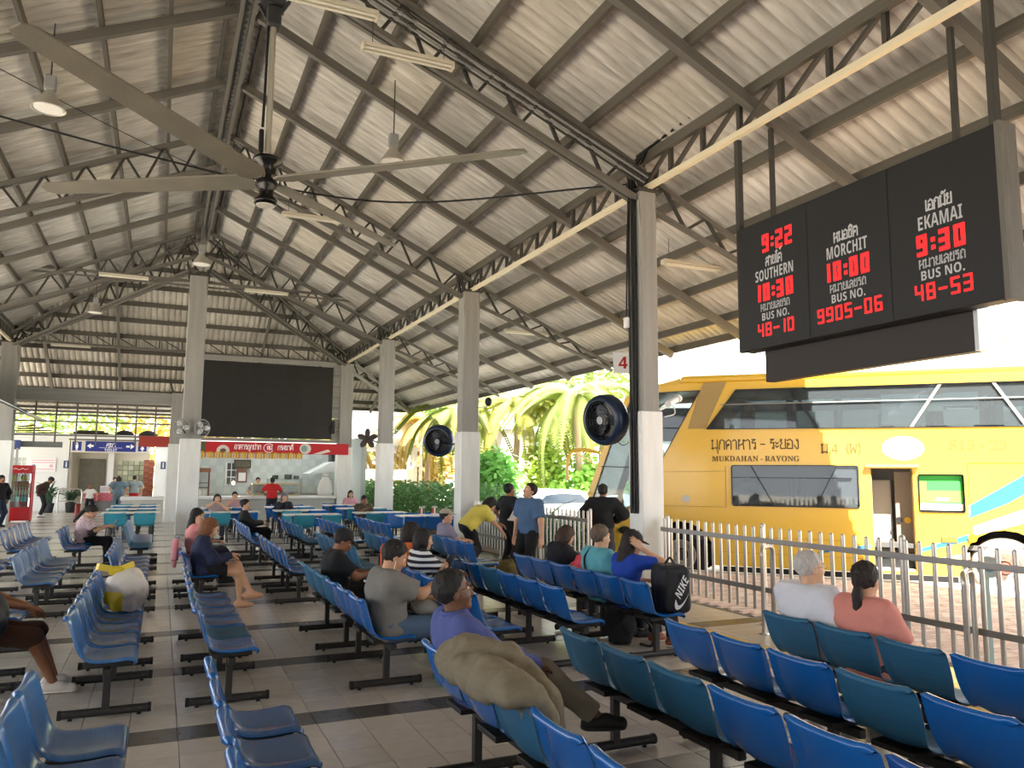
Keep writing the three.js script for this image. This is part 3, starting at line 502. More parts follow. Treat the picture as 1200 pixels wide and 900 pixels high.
  part('skirt_rail', [bar([2.3, 0.3, 0.0], [-1.6, 0.3, 0.0], 0.06, 0.1)], M.black, bus);
  // mirror arm
  part('mirror_arm', [tube([[4.72, 2.5, 0.05], [5.0, 2.56, 0], [5.28, 2.52, -0.06], [5.36, 2.36, -0.08], [5.38, 1.95, -0.08]], 0.035, 8), bar([4.85, 2.3, 0], [5.2, 2.5, -0.03], 0.03)], yel, bus);
  // wheels
  const tyreP = [[0.3, 0.16], [0.33, 0.17], [0.47, 0.155], [0.515, 0.12], [0.52, 0], [0.515, -0.12], [0.47, -0.155], [0.33, -0.17], [0.3, -0.16]];
  const tg = lathe(tyreP, 40).rotateX(Math.PI / 2), dusty = mapped(mottle('#8d857a', '#a69d90', { seed: 74 }), 0.95);
  for (const [x, light] of [[-2.33, 1], [3.11, 0]]) for (const z of [0.22, 2.28]) {
    const w = part('wheel', tg, light ? dusty : M.rubber, bus); w.position.set(x, 0.52, z);
    part('rim', [lathe([[0.31, 0.13], [0.29, 0.15], [0.25, 0.13], [0.23, 0.05], [0.12, 0.02]], 32).rotateX(-Math.PI / 2), new THREE.CylinderGeometry(0.24, 0.24, 0.02, 30).rotateX(Math.PI / 2)], std('#c9c4ba', 0.4, { metalness: 0.4 }), w);
    part('hub', [new THREE.CylinderGeometry(0.08, 0.1, 0.12, 20).rotateX(-Math.PI / 2).translate(0, 0, -0.1)], light ? std('#b0483a', 0.5) : M.darkGrey, w);
    for (let i = 0; i < 8; i++) part('wheel_nut', new THREE.CylinderGeometry(0.017, 0.017, 0.04, 6).rotateX(Math.PI / 2).translate(0.165 * Math.cos(i * Math.PI / 4), 0.165 * Math.sin(i * Math.PI / 4), -0.03), M.alu, w);
  }
  part('wheel_housing', [box(1.4, 0.04, 0.7, -2.33, 1.2, 0.4), box(1.4, 0.9, 0.04, -2.33, 0.75, 0.75), box(1.4, 0.04, 0.7, 3.11, 1.2, 0.4), box(1.4, 0.9, 0.04, 3.11, 0.75, 0.75)], M.black, bus);
  // lettering on the side (planes a few millimetres proud of the paint)
  const lettering = (name, x0, x1, y, h, w, draw, c = '#5d4a1c') => part(name, new THREE.PlaneGeometry(x0 - x1, h).rotateY(Math.PI).translate((x0 + x1) / 2, y, -0.006), decalMat(c, alphaTex(w, Math.round(w * h / (x0 - x1)), draw)), bus);
  lettering('thai_route_lettering', 2.5, 0.85, 2.64, 0.42, 1024, (g, w, h) => thai(g, 'มุกดาหาร - ระยอง', w / 2, h * 0.7, h * 0.44, '#fff', 0.11, 1.12));
  lettering('route_lettering', 2.5, 0.85, 2.38, 0.17, 1024, (g, w, h) => { g.fillStyle = '#fff'; g.font = `bold ${h * 0.8}px serif`; g.textAlign = 'center'; g.fillText('MUKDAHAN - RAYONG', w / 2, h * 0.8, w); });
  lettering('class_lettering', 0.62, -0.3, 2.56, 0.34, 512, (g, w, h) => thai(g, 'ม.4  (พ)', w / 2, h * 0.3 + h * 0.45, h * 0.5, '#fff', 0.14, 1.2), '#5d4a1c');
  lettering('fleet_number', -1.48, -2.56, 2.62, 0.26, 512, (g, w, h) => { g.fillStyle = '#fff'; g.font = `bold ${h * 0.95}px serif`; g.textAlign = 'center'; g.fillText('815 - 23', w / 2, h * 0.85, w); }, '#6a5828');
  part('oval_emblem', new THREE.CylinderGeometry(0.34, 0.34, 0.006, 36).rotateX(Math.PI / 2).scale(1, 0.62, 1).translate(-0.85, 2.56, -0.006), M.white, bus);
}
// ---------------------------------------------------------------- planting and buildings outside
const leafMat = (c, t = 0.35) => phys({ color: lin(c), transmission: t, roughness: 0.8, thickness: 0 });
const LM = { hedge: leafMat('#5c8a4a'), bush: leafMat('#6fae45'), strap: leafMat('#5f8f6a'), palm: leafMat('#93922f'), palm2: leafMat('#808f38'), tree: leafMat('#7d943c'), yellow: leafMat('#ad933a'), dark: leafMat('#4f7f45') };
const barkMat = mapped(again(mottle('#9a8468', '#b7a184', { seed: 81, f: 5, streak: 1 }), 1, 3), 0.95);
const leafG = (() => { const g = new THREE.BufferGeometry(); g.setAttribute('position', new THREE.Float32BufferAttribute([0, 0, 0, 0.28, 0.06, 0.45, -0.28, 0.06, 0.45, 0, -0.04, 1], 3)); g.setIndex([0, 1, 2, 2, 1, 3]); g.computeVertexNormals(); return planarUV(g); })();
const strapG = (() => { const P = [], I = []; for (let i = 0; i <= 4; i++) { const t = i / 4, w = 0.05 * (1 - t * t), y = t * (1.1 - 0.7 * t), z = t * t * 0.75; P.push(-w, y, z, w, y, z); if (i) { const k = 2 * i; I.push(k - 2, k - 1, k, k, k - 1, k + 1); } } const g = new THREE.BufferGeometry(); g.setAttribute('position', new THREE.Float32BufferAttribute(P, 3)); g.setIndex(I); g.computeVertexNormals(); return planarUV(g); })();
function foliage(parent, n, size, where, mat, geo = leafG, upright = false) {
  const im = new THREE.InstancedMesh(geo, mat, n), m = new THREE.Matrix4(), q = new THREE.Quaternion(), e = new THREE.Euler();
  for (let i = 0; i < n; i++) { const p = where(), s = size * rr(0.6, 1.3); e.set(upright ? rr(-0.5, 0.35) : rr(-1.2, 1.2), rr(0, 6.28), upright ? 0 : rr(-0.8, 0.8)); im.setMatrixAt(i, m.compose(p, q.setFromEuler(e), V(s, s, s))); }
  im.name = 'foliage'; im.userData.kind = 'stuff'; return put(im, parent);
}
const inBall = (c, r) => { let x, y, z; do { x = rr(-1, 1); y = rr(-1, 1); z = rr(-1, 1); } while (x * x + y * y + z * z > 1); const k = 0.55 + 0.45 * rnd(); return V(c[0] + x * r[0] * k / 0.8, c[1] + y * r[1] * k / 0.8, c[2] + z * r[2] * k / 0.8); };
{
  const bed = solo('planting_bed', 'raised earth planting bed along the far platform edge', 'bed', [box(3.2, 0.3, 26, 9.2, -0.16, -28)], std('#6e5d48', 0.95), null, 'structure');
  const h = thing('hedge', 'dense green clipped hedge beyond the far columns', 'hedge', 'plants beyond the hall', [0, 0, 0]);
  part('stems', [...Array(14)].map((_, i) => rod([8.2 + (i % 2) * 0.5, 0, -20.5 - i * 0.95], [8.3 + (i % 3) * 0.3, 1.0, -20.4 - i * 0.95], 0.02, 5)), barkMat, h).userData.kind = 'stuff';
  foliage(h, 9000, 0.16, () => V(8.5 + rr(-0.55, 0.55), Math.abs(rr(0.02, 1.35 + 0.12 * Math.sin(rs))), rr(-36, -20)), LM.hedge);
  const st = thing('strap_leaf_plants', 'row of strap-leaved plants behind the far fence run', 'plants', 'plants beyond the hall', [0, 0, 0]);
  foliage(st, 1700, 0.85, () => V(7.6 + rr(-0.3, 0.5), rr(0.02, 0.4), rr(-20.5, -13.2)), LM.strap, strapG, true);
  const ag = thing('agave_clump', 'dark spiky rosette plant by the fence near the bus front', 'plants', 'plants beyond the hall', [7.75, 0, -14.6]);
  foliage(ag, 160, 1.0, () => V(rr(-0.4, 0.4), rr(0.1, 0.45), rr(-0.5, 0.5)), LM.dark, strapG, true);
  const b1 = thing('leafy_bush', 'round bright green large-leaved bush by the second column', 'bush', 'plants beyond the hall', [10.9, -0.3, -25.6]);
  part('stem', [rod([0, 0, 0], [0, 1.6, 0], 0.05), rod([0, 0.8, 0], [0.3, 1.8, 0.1], 0.03)], barkMat, b1); foliage(b1, 1500, 0.3, () => inBall([0, 1.9, 0], [0.85, 0.95, 0.85]), LM.bush);
  const b2 = thing('leafy_bush', 'yellow-green shrub in front of the pale kiosk', 'bush', 'plants beyond the hall', [14.6, -0.3, -29]);
  part('stem', [rod([0, 0, 0], [0, 2, 0], 0.06)], barkMat, b2); foliage(b2, 1300, 0.3, () => inBall([0, 2.2, 0], [0.9, 1.5, 0.9]), leafMat('#a8c24a'));
  const b3 = thing('leafy_bush', 'broad light green shrub behind the parked cars', 'bush', 'plants beyond the hall', [16.5, -0.3, -27.5]);
  part('stem', [rod([0, 0, 0], [0, 1.4, 0], 0.06)], barkMat, b3); foliage(b3, 2200, 0.32, () => inBall([0, 1.5, 0], [2.3, 1.2, 1.2]), leafMat('#8fc04c'));
}
// palms
const frondG = [0, 1, 2].map((v) => {
  const L = 2.7, P = [], at = (t) => V(L * t * (1 - 0.18 * t), L * (0.42 * t - (0.95 + 0.2 * v) * t * t), 0.12 * v * t * t);
  const tri = (a, b, c) => P.push(...a.toArray(), ...b.toArray(), ...c.toArray());
  for (let i = 1; i <= 44; i++) {
    const t = 0.08 + 0.92 * i / 44, p = at(t), q = at(Math.min(1, t + 0.02)), l = 0.62 * Math.sin(Math.PI * (0.14 + 0.8 * t)) + 0.1, w = 0.034;
    for (const s of [-1, 1]) { const tip = V(p.x + 0.42 * l, p.y - 0.62 * l, p.z + s * 0.62 * l), m = p.clone().lerp(tip, 0.5).add(V(0.05, 0.1 * l, 0)); tri(p, q, m.clone().add(V(w, 0, 0))); tri(p, m.clone().add(V(w, 0, 0)), m.clone().sub(V(w, 0, 0))); tri(m.clone().sub(V(w, 0, 0)), m.clone().add(V(w, 0, 0)), tip); }
  }
  const g = new THREE.BufferGeometry(); g.setAttribute('position', new THREE.Float32BufferAttribute(P, 3)); g.computeVertexNormals(); planarUV(g, 'x', 'y');
  return merge([g, tube([0, 0.25, 0.5, 0.75, 1].map(at), 0.022, 4, 12)]);
});
function palm(label, x, z, h, lean, n, mat, s = 1) {
  const g = thing('palm_tree', label, 'palm tree', 'palms outside', [x, -0.3, z]);
  part('trunk', tube([[0, 0, 0], [lean * 0.3, h * 0.35, 0], [lean * 0.7, h * 0.7, 0.05], [lean, h, 0.05]], 0.14, 9, 16), barkMat, g);
  part('crown_shaft', [new THREE.SphereGeometry(0.22, 10, 8).scale(1, 1.7, 1).translate(lean, h, 0.05)], std('#a58a55', 0.9), g);
  for (let i = 0; i < n; i++) { const f = part('frond', frondG[i % 3], mat, g); f.position.set(lean, h + 0.15, 0.05); f.rotation.set(0, i * 2.4 + rr(-0.2, 0.2), 0.55 - 1.1 * (i / n) + rr(-0.1, 0.1), 'YXZ'); f.scale.setScalar(s * rr(0.9, 1.1)); }
}
palm('tall drooping palm rising behind the pale kiosk', 13.9, -30.6, 5.0, 0.1, 18, LM.palm, 1.15);
palm('broad palm with arching fronds above the parked cars', 15.4, -27.4, 5.1, -0.3, 18, LM.palm2, 1.2);
palm('palm half hidden behind the bus mirror arm', 18.2, -30.8, 4.7, 0.2, 15, LM.palm, 1.1);
palm('palm between the second column and the kiosk', 12.2, -32.6, 4.8, -0.2, 15, LM.palm2, 1.1);
palm('low palm with yellowed fronds left of the second column', 12.0, -37, 4.6, 0.1, 16, LM.yellow, 1.2);
palm('short palm behind the water tank legs', 9.4, -43, 3.6, 0, 14, LM.yellow, 1.1);
for (const [x, z, r, hh, m, label] of [[16, -48, 4.2, 5.2, LM.tree, 'large leafy tree behind the palms'], [24, -42, 4, 6.2, LM.tree, 'leafy tree rising over the bus front'], [2, -56, 5, 4.6, LM.yellow, 'sunlit yellow-green tree behind the toilet block'], [-6, -56, 5.5, 4.4, LM.tree, 'bright green tree behind the drinks fridge wall'], [9, -54, 4, 4.2, LM.tree, 'leafy tree beyond the canteen corner'], [13, -42, 2, 2.4, LM.yellow, 'small yellow-leaved tree left of the round fan']]) {
  const g = thing('leafy_tree', label, 'tree', 'trees beyond the hall', [x, -0.3, z]);
  part('trunk', [rod([0, 0, 0], [0.1, hh, 0], 0.16, 8, 0.1)], barkMat, g); foliage(g, 2600, 0.5, () => inBall([0, hh, 0], [r, r * 0.8, r]), m);
}
// white water tank on its stand
{
  const g = thing('water_tank', 'white elevated water tank on a braced steel stand', 'water tank', null, [10.3, -0.3, -39.5]);
  const w = std('#f0efe9', 0.5);
  part('tank', lathe([[0, 3.4], [1.6, 3.4], [1.9, 3.6], [1.95, 4], [1.95, 6.4], [1.8, 6.8], [0, 7.1]], 40), w, g);
  for (const [x, z] of [[-1.3, -1.1], [1.5, -1.1], [-1.3, 1.1], [1.5, 1.1]]) part('leg', bar([x, 0, z], [x, 3.4, z], 0.24), w, g);
  for (const z of [-1.1, 1.1]) { part('beam', bar([-1.6, 3.3, z], [1.8, 3.3, z], 0.2), w, g); part('beam', bar([-1.5, 2.0, z], [1.5, 2.0, z], 0.5), w, g); part('brace', bar([-1.3, 0.3, z], [1.5, 2.0, z], 0.1), w, g); part('brace', bar([1.5, 2.2, z], [0.4, 3.2, z], 0.1), w, g); }
  part('pipe', [bar([1.1, 0, 1.3], [1.1, 5, 1.6], 0.14), bar([1.75, 0, 1.3], [1.75, 5, 1.5], 0.14)], w, g);
}
// small pale kiosk
{
  const g = thing('kiosk', 'small pale grey block hut with a flat roof among the palms', 'hut', null, [16.6, -0.3, -37]);
  part('wall', box(1.7, 4.3, 1.8, 0, 2.15, 0), mapped(mottle('#b5afa4', '#c6c1b7', { seed: 84 }), 0.9), g); part('roof', box(2.3, 0.16, 2.3, 0, 4.4, 0), std('#cfcac0', 0.8), g);
  for (let i = 0; i < 8; i++) part('block_joint', box(1.72, 0.02, 0.02, 0, 0.5 + i * 0.5, 0.9), M.grey, g);
  part('door', box(0.7, 2.2, 0.06, 0.2, 1.1, 0.9), std('#8f8a80', 0.7), g);
}
// parked cars
function car(label, x, z, turn) {
  const g = thing('parked_car', label, 'car', 'parked cars', [x, -0.3, z], turn), w = phys({ color: lin('#e8eaec'), roughness: 0.25, clearcoat: 1 }), gl = std('#2c3640', 0.1);
  const body = [[-2.1, 0.35], [-2.15, 0.8], [-1.7, 0.98], [-1.0, 1.05], [-0.55, 1.42], [0.2, 1.5], [1.1, 1.45], [1.75, 1.08], [2.15, 0.95], [2.2, 0.4]];
  part('body', prism(body, 1.62, 0.06).translate(0, 0, -0.81), w, g);
  for (const s of [-1, 1]) { part('side_window', prism([[-0.85, 1.06], [-0.48, 1.36], [0.2, 1.42], [1.05, 1.37], [1.45, 1.08]], 0.02).translate(0, 0, s * 0.875 - 0.01), gl, g); for (const x of [-1.35, 1.4]) { const t = part('wheel', new THREE.CylinderGeometry(0.32, 0.32, 0.2, 20).rotateX(Math.PI / 2).translate(x, 0.32, s * 0.8), M.rubber, g); part('hubcap', new THREE.CylinderGeometry(0.2, 0.2, 0.22, 16).rotateX(Math.PI / 2).translate(x, 0.32, s * 0.8), M.alu, t); } }
  part('windscreen', [bar([-1.02, 1.08, 0], [-0.56, 1.43, 0], 1.45, 0.02), bar([1.12, 1.47, 0], [1.74, 1.1, 0], 1.45, 0.02)], gl, g);
}
car('white car parked behind the strap-leaved plants', 12.2, -24.6, 0.2); car('white car parked between the hedge and the bus', 13.4, -20.6, 0.1);
// white apartment block behind the bus
{
  const g = thing('apartment_block', 'white apartment block with balconies behind the bus', 'building', null, [46, -0.3, -45], -24 * D2R);
  const w = std('#ebebe6', 0.8), shade = std('#a9b5bb', 0.8), rail = std('#d9d9d4', 0.5);
  part('wall', [box(46, 24, 0.5, 4, 12, -1)], w, g);
  const flo = [7.6, 10.8, 14];
  flo.forEach((y) => part('floor_slab', box(46, 0.9, 2.2, 4, y, 0.2), w, g));
  for (const [i, x] of [-14.5, -9.2, -3.5, 2.2, 9.5, 15.5].entries()) for (const y of [9.2, 12.4]) {
    part('pier', box(1.4, 2.6, 1.9, x - 2.4, y, 0.1), w, g);
    if (i === 3 && y < 10) { part('block_screen', box(5.4, 2.3, 0.3, x + 1.5, y, 0.9), w, g); for (let a = 0; a < 15; a++) for (let b = 0; b < 3; b++) part('screen_opening', box(0.2, 0.22, 0.05, x - 0.9 + a * 0.34, y - 0.4 + b * 0.42, 1.06), shade, g); continue; }
    const win = part('window', box(2.4, 1.5, 0.1, x, y, -0.7), shade, g); part('frame', [box(0.1, 1.5, 0.12, x, y, -0.68), box(2.5, 0.1, 0.12, x, y + 0.75, -0.68)], w, win);
    part('balcony_rail', [bar([x - 1.5, y - 0.1, 1.25], [x + 1.5, y - 0.1, 1.25], 0.06), ...[...Array(9)].map((_, k) => bar([x - 1.4 + k * 0.35, y - 0.95, 1.25], [x - 1.4 + k * 0.35, y - 0.1, 1.25], 0.04))], rail, g);
    if (i > 3) for (let k = 0; k < 4; k++) part('laundry', box(0.45, 0.9, 0.04, x - 0.9 + k * 0.6, y + 0.1, 0.8), std(['#8f6a4a', '#e9e4d6', '#6d7fb0', '#b0705e'][k], 0.9), g);
  }
}
// ground beyond, left of the hall
solo('yard', 'pale concrete yard around the hall', 'ground', planarUV(box(60, 0.1, 90, -40, -0.2, -15)), mapped(again(mottle('#bdb2a0', '#d0c6b4', { seed: 88, f: 6, f2: 50 }), 0.3), 0.95), null, 'structure');
// ---------------------------------------------------------------- departure board
const SEG = { 0: 'abcdef', 1: 'bc', 2: 'abged', 3: 'abgcd', 4: 'fgbc', 5: 'afgcd', 6: 'afgedc', 7: 'abc', 8: 'abcdefg', 9: 'abcdfg', '-': 'g', ':': ':' };
function seven(g, text, x0, x1, y0, y1, wt) {
  const w = (x1 - x0), n = [...text].reduce((a, c) => a + (c === ':' ? 0.5 : c === '1' ? 0.75 : 1), 0), cw = w / n, dw = cw * 0.72, h = y1 - y0; let x = x0 + cw * 0.12; g.lineWidth = wt; g.lineCap = 'butt';
  for (const c of text) {
    const ox = c === '1' ? x - cw * 0.25 : x, L = ox + wt / 2, R = ox + dw - wt / 2, T = y0 + wt / 2, B = y1 - wt / 2, Mi = (y0 + y1) / 2, e = wt * 0.3;
    const S = { a: [L, T, R, T], b: [R, T, R, Mi - e], c: [R, Mi + e, R, B], d: [L, B, R, B], e: [L, Mi + e, L, B], f: [L, T, L, Mi - e], g: [L, Mi, R, Mi] };
    if (c === ':') { g.fillRect(x, y0 + h * 0.26, wt, wt); g.fillRect(x, y0 + h * 0.62, wt, wt); x += cw * 0.5; continue; }
    for (const s of SEG[c] ?? '') { const [a, b, p, q] = S[s], hx = a === p ? 0 : wt * 0.45, hy = b === q ? 0 : wt * 0.45; g.beginPath(); g.moveTo(a - hx, b - hy); g.lineTo(p + hx, q + hy); g.stroke(); }
    x += cw * (c === '1' ? 0.75 : 1);
  }
}
{
  const bd = thing('departure_board', 'black hanging departure board with red lit times and white lettering', 'sign', null, [6.5, 0, 0]);
  const y0 = 3.26, y1 = 4.82, H = y1 - y0, frame = std('#141414', 0.6);
  part('case', [rbox(0.2, H, 3.33, 0.06, (y0 + y1) / 2, -5.83, 0.012)], frame, bd);
  for (const z of [-7.49, -4.19]) part('hanger_post', box(0.07, 6.0 - y0, 0.07, 0.0, (6.0 + y0) / 2, z), M.darkSteel, bd);
  part('end_frame', box(0.22, H + 0.02, 0.05, 0.06, (y0 + y1) / 2, -4.15), M.steel, bd);
  const P = [
    { z0: -7.5, z1: -6.35, name: 'สายใต้', en: 'SOUTHERN', time: '10:30', no: '48-10', cx: -6.88, clock: '9:22', dx: 0.32 }, { z0: -6.35, z1: -5.28, name: 'หมอชิต', en: 'MORCHIT', time: '10:00', no: '9905-06', cx: -5.82, dx: 0.31 }, { z0: -5.28, z1: -4.17, name: 'เอกมัย', en: 'EKAMAI', time: '9:30', no: '48-53', cx: -4.74, dx: 0.27 }];
  for (const p of P) {
    const W = p.z1 - p.z0, k = 620, w = Math.round(W * k), h = Math.round(H * k), X = (z) => (z - p.z0) * k, Y = (y) => (y1 - y) * k, c = X(p.cx);
    const digits = (g) => {
      g.strokeStyle = g.fillStyle = '#ff2a30';
      if (p.clock) seven(g, p.clock, X(-7.08), X(-6.55), Y(4.64), Y(4.42), 0.038 * k);
      seven(g, p.time, c - p.dx * k, c + p.dx * k, Y(4.03), Y(3.82), 0.042 * k);
      const q = p.no.length > 5 ? 0.44 : 0.31; seven(g, p.no, c - q * k, c + q * k, Y(3.545), Y(3.385), 0.022 * k);
    };
    const map = canvasTex(w, h, (g) => {
      g.fillStyle = '#0d0d0f'; g.fillRect(0, 0, w, h); g.fillStyle = '#b9b9bb'; g.textAlign = 'center';
      const ec = p.en === 'EKAMAI' ? c + 0 : c; thai(g, p.name, c, Y(4.245), 0.105 * k, '#b9b9bb', 0.17, 0.95);
      g.font = `bold ${Math.round(0.185 * k)}px sans-serif`; g.fillText(p.en, ec, Y(4.075), (p.en === 'SOUTHERN' ? 0.64 : p.en === 'MORCHIT' ? 0.55 : 0.47) * k);
      thai(g, 'หมายเลขรถ', c, Y(3.7), 0.082 * k, '#a9a9ab', 0.17, 1.15); g.font = `bold ${Math.round(0.125 * k)}px sans-serif`; g.fillText('BUS NO.', c, Y(3.58), 0.46 * k); digits(g);
    });
    const em = canvasTex(w, h, (g) => { g.fillStyle = '#000'; g.fillRect(0, 0, w, h); digits(g); });
    const m = new THREE.MeshStandardMaterial({ map, roughness: 0.6, emissive: new THREE.Color(1, 0.03, 0.04), emissiveIntensity: 2.2, emissiveMap: em, side: THREE.DoubleSide });
    part('display_panel', new THREE.PlaneGeometry(W - 0.012, H - 0.03).rotateY(-Math.PI / 2).translate(-0.045, (y0 + y1) / 2, (p.z0 + p.z1) / 2), m, bd, 'black panel with red lit digits');
  }
  const ol = thing('old_board', 'plain dark board hanging lower behind the departure board', 'sign', null, [6.78, 0, 0]);
  part('case', rbox(0.14, 0.75, 2.7, 0, 3.27, -6.0, 0.01), std('#241b1a', 0.6), ol); part('end_cap', box(0.16, 0.75, 0.04, 0, 3.27, -4.62), M.alu, ol); part('hanger_post', box(0.05, 2.5, 0.05, 0, 4.85, -4.75), M.darkSteel, ol); part('hanger_post', box(0.05, 2.5, 0.05, 0, 4.85, -7.2), M.darkSteel, ol);
}
// number plate on the first column
{
  const g = thing('number_plate', 'white plate with a red number 4 on the column', 'sign', null, [6.3, 3.44, -9.93], -32 * D2R);
  part('plate', rbox(0.3, 0.32, 0.012, 0, 0, 0, 0.004), M.white, g);
  part('numeral', new THREE.PlaneGeometry(0.26, 0.26).translate(0, 0, 0.008), decalMat('#b3121c', alphaTex(128, 128, (c, w, h) => { c.fillStyle = '#fff'; c.font = 'bold 124px sans-serif'; c.textAlign = 'center'; c.fillText('4', 64, 108); })), g);
  part('arm', bar([0.1, 0.1, -0.01], [0.2, 0.1, -0.12], 0.02), M.darkSteel, g);
}
// ---------------------------------------------------------------- the large ceiling fan
{
  const x = 1.17, z = -11.3, y = 5.92, g = thing('ceiling_fan', 'huge four-blade ceiling fan on a long drop rod', 'ceiling fan', null, [x, y, z]);
  part('mount', [box(0.3, 0.1, 0.3, 0, 2.72, 0), rbox(0.2, 0.3, 0.24, 0, 2.5, 0, 0.03), bar([0, 2.4, 0.12], [0.2, 2.75, 0.12], 0.05), bar([0, 2.4, -0.12], [-0.2, 2.75, -0.12], 0.05)], M.darkGrey, g);
  part('drop_rod', cyl(0.045, 0.045, 2.1, 0, 1.35, 0, 14), std('#a9a598', 0.5), g); part('cable', tube([[-0.07, 2.4, 0.02], [-0.08, 1.4, 0.03], [-0.09, 0.8, 0.02]], 0.02, 6), M.black, g);
  part('capacitor', rbox(0.07, 0.36, 0.08, -0.1, 0.58, 0.02, 0.03), M.black, g);
  part('motor', [lathe([[0, 0.34], [0.2, 0.34], [0.22, 0.28], [0.13, 0.22], [0.12, 0.05], [0.15, 0], [0.15, -0.08], [0.11, -0.12], [0.1, -0.22], [0.16, -0.28], [0.16, -0.34], [0, -0.36]], 28)], M.blackGloss, g); part('motor_cap', cyl(0.13, 0.13, 0.012, 0, -0.36, 0, 28), std('#c9c6bd', 0.4), g);
  const blade = (() => { const o = [[0.18, -0.1], [0.3, -0.16], [3.5, -0.12], [3.62, -0.06], [3.62, 0.06], [3.5, 0.12], [0.3, 0.16], [0.18, 0.1]]; return prism(o, 0.02, 0.006).rotateX(-Math.PI / 2); })();
  const bm = mapped(mottle('#6d685d', '#7f796b', { seed: 91, f: 3 }), 0.5);
  for (const [a, L] of [[-40.7, 1.07], [42.9, 0.95], [149.8, 0.95], [-130.8, 1.12]]) {
    const b = part('blade', blade, bm, g); b.rotation.set(0, a * D2R, 0); b.rotateX(0.2); b.scale.set(L, 1, 1.15);
    const k = part('blade_bracket', [rbox(0.26, 0.03, 0.1, 0.24, 0.02, 0, 0.01), box(0.06, 0.08, 0.06, 0.15, 0.04, 0)], M.chrome, g); k.rotation.y = a * D2R;
  }
  for (let i = 0; i < 10; i++) { const a = i * 0.63; part('bolt', cyl(0.018, 0.018, 0.05, 0.19 * Math.cos(a), 0.02, 0.19 * Math.sin(a), 6), M.chrome, g); }
}
// ---------------------------------------------------------------- hanging lamps
{
  const tubeW = std('#dcd8c8', 0.4), housing = std('#c9c2ae', 0.6);
  const tl = (label, x, y, z, s = 1) => { const g = thing('tube_lamp', label, 'lamp', 'twin tube lamps', [x, y, z]); part('housing', rbox(1.22 * s, 0.05, 0.13, 0, 0.05, 0, 0.008), housing, g); for (const d of [-0.045, 0.045]) part('lamp_tube', rod([-0.58 * s, 0.0, d], [0.58 * s, 0.0, d], 0.016, 8), tubeW, g); for (const e of [-0.6, 0.6]) { part('end_cap', rbox(0.03, 0.08, 0.13, e * s, 0.02, 0, 0.006), housing, g); part('hanger_wire', rod([e * 0.8 * s, 0.07, 0], [e * 0.8 * s, 0.45, 0], 0.005, 5), M.darkGrey, g); } };
  tl('twin tube lamp under the truss above the grey-shirted man', 2.65, 7.1, -9.25); tl('twin tube lamp under the second truss right of the fan hub', 2.64, 7.1, -16.3);
  tl('twin tube lamp beside the tall centre column, canteen side', 2.56, 7.0, -23.4); tl('twin tube lamp beside the tall centre column, toilet side', -1.2, 7.05, -23.4);
  tl('twin tube lamp hung before the far end over the toilets', -3.1, 6.1, -30.9); tl('twin tube lamp near the ridge above the large fan rod', 1.45, 7.1, -8.55); tl('single long lamp under the cantilevered eaves by the first column', 8.35, 5.4, -10.9);
  tl('twin tube lamp under the eaves beyond the second column', 8.3, 5.3, -17.6);
  const bellP = [[0.05, 0.24], [0.07, 0.2], [0.12, 0.12], [0.2, 0], [0.21, -0.02], [0.195, -0.015], [0.11, 0.11], [0.05, 0.2]];
  for (const [x, y, z, label] of [[-1.6, 6.5, -11.4, 'bell lamp hanging left of the large fan'], [0.6, 6.5, -18.8, 'bell lamp hanging in front of the tall centre column'], [3.0, 6.5, -11.2, 'bell lamp hanging beyond the thin fan blade'], [-2.0, 6.4, -25.5, 'bell lamp hanging before the toilet-side hip']]) {
    const g = thing('bell_lamp', label, 'lamp', 'high bell lamps', [x, y, z]);
    part('shade', lathe(bellP, 26), std('#b8b4a8', 0.4, { metalness: 0.3 }), g); part('diffuser', cyl(0.185, 0.17, 0.03, 0, 0, 0, 24), std('#f4f2ea', 0.4), g);
    part('gear_box', rbox(0.14, 0.2, 0.12, 0, 0.34, 0, 0.02), M.grey, g); part('hook', rod([0, 0.44, 0], [0, roofY(x) - y - 0.34, 0], 0.01, 5), M.darkGrey, g);
  }
}
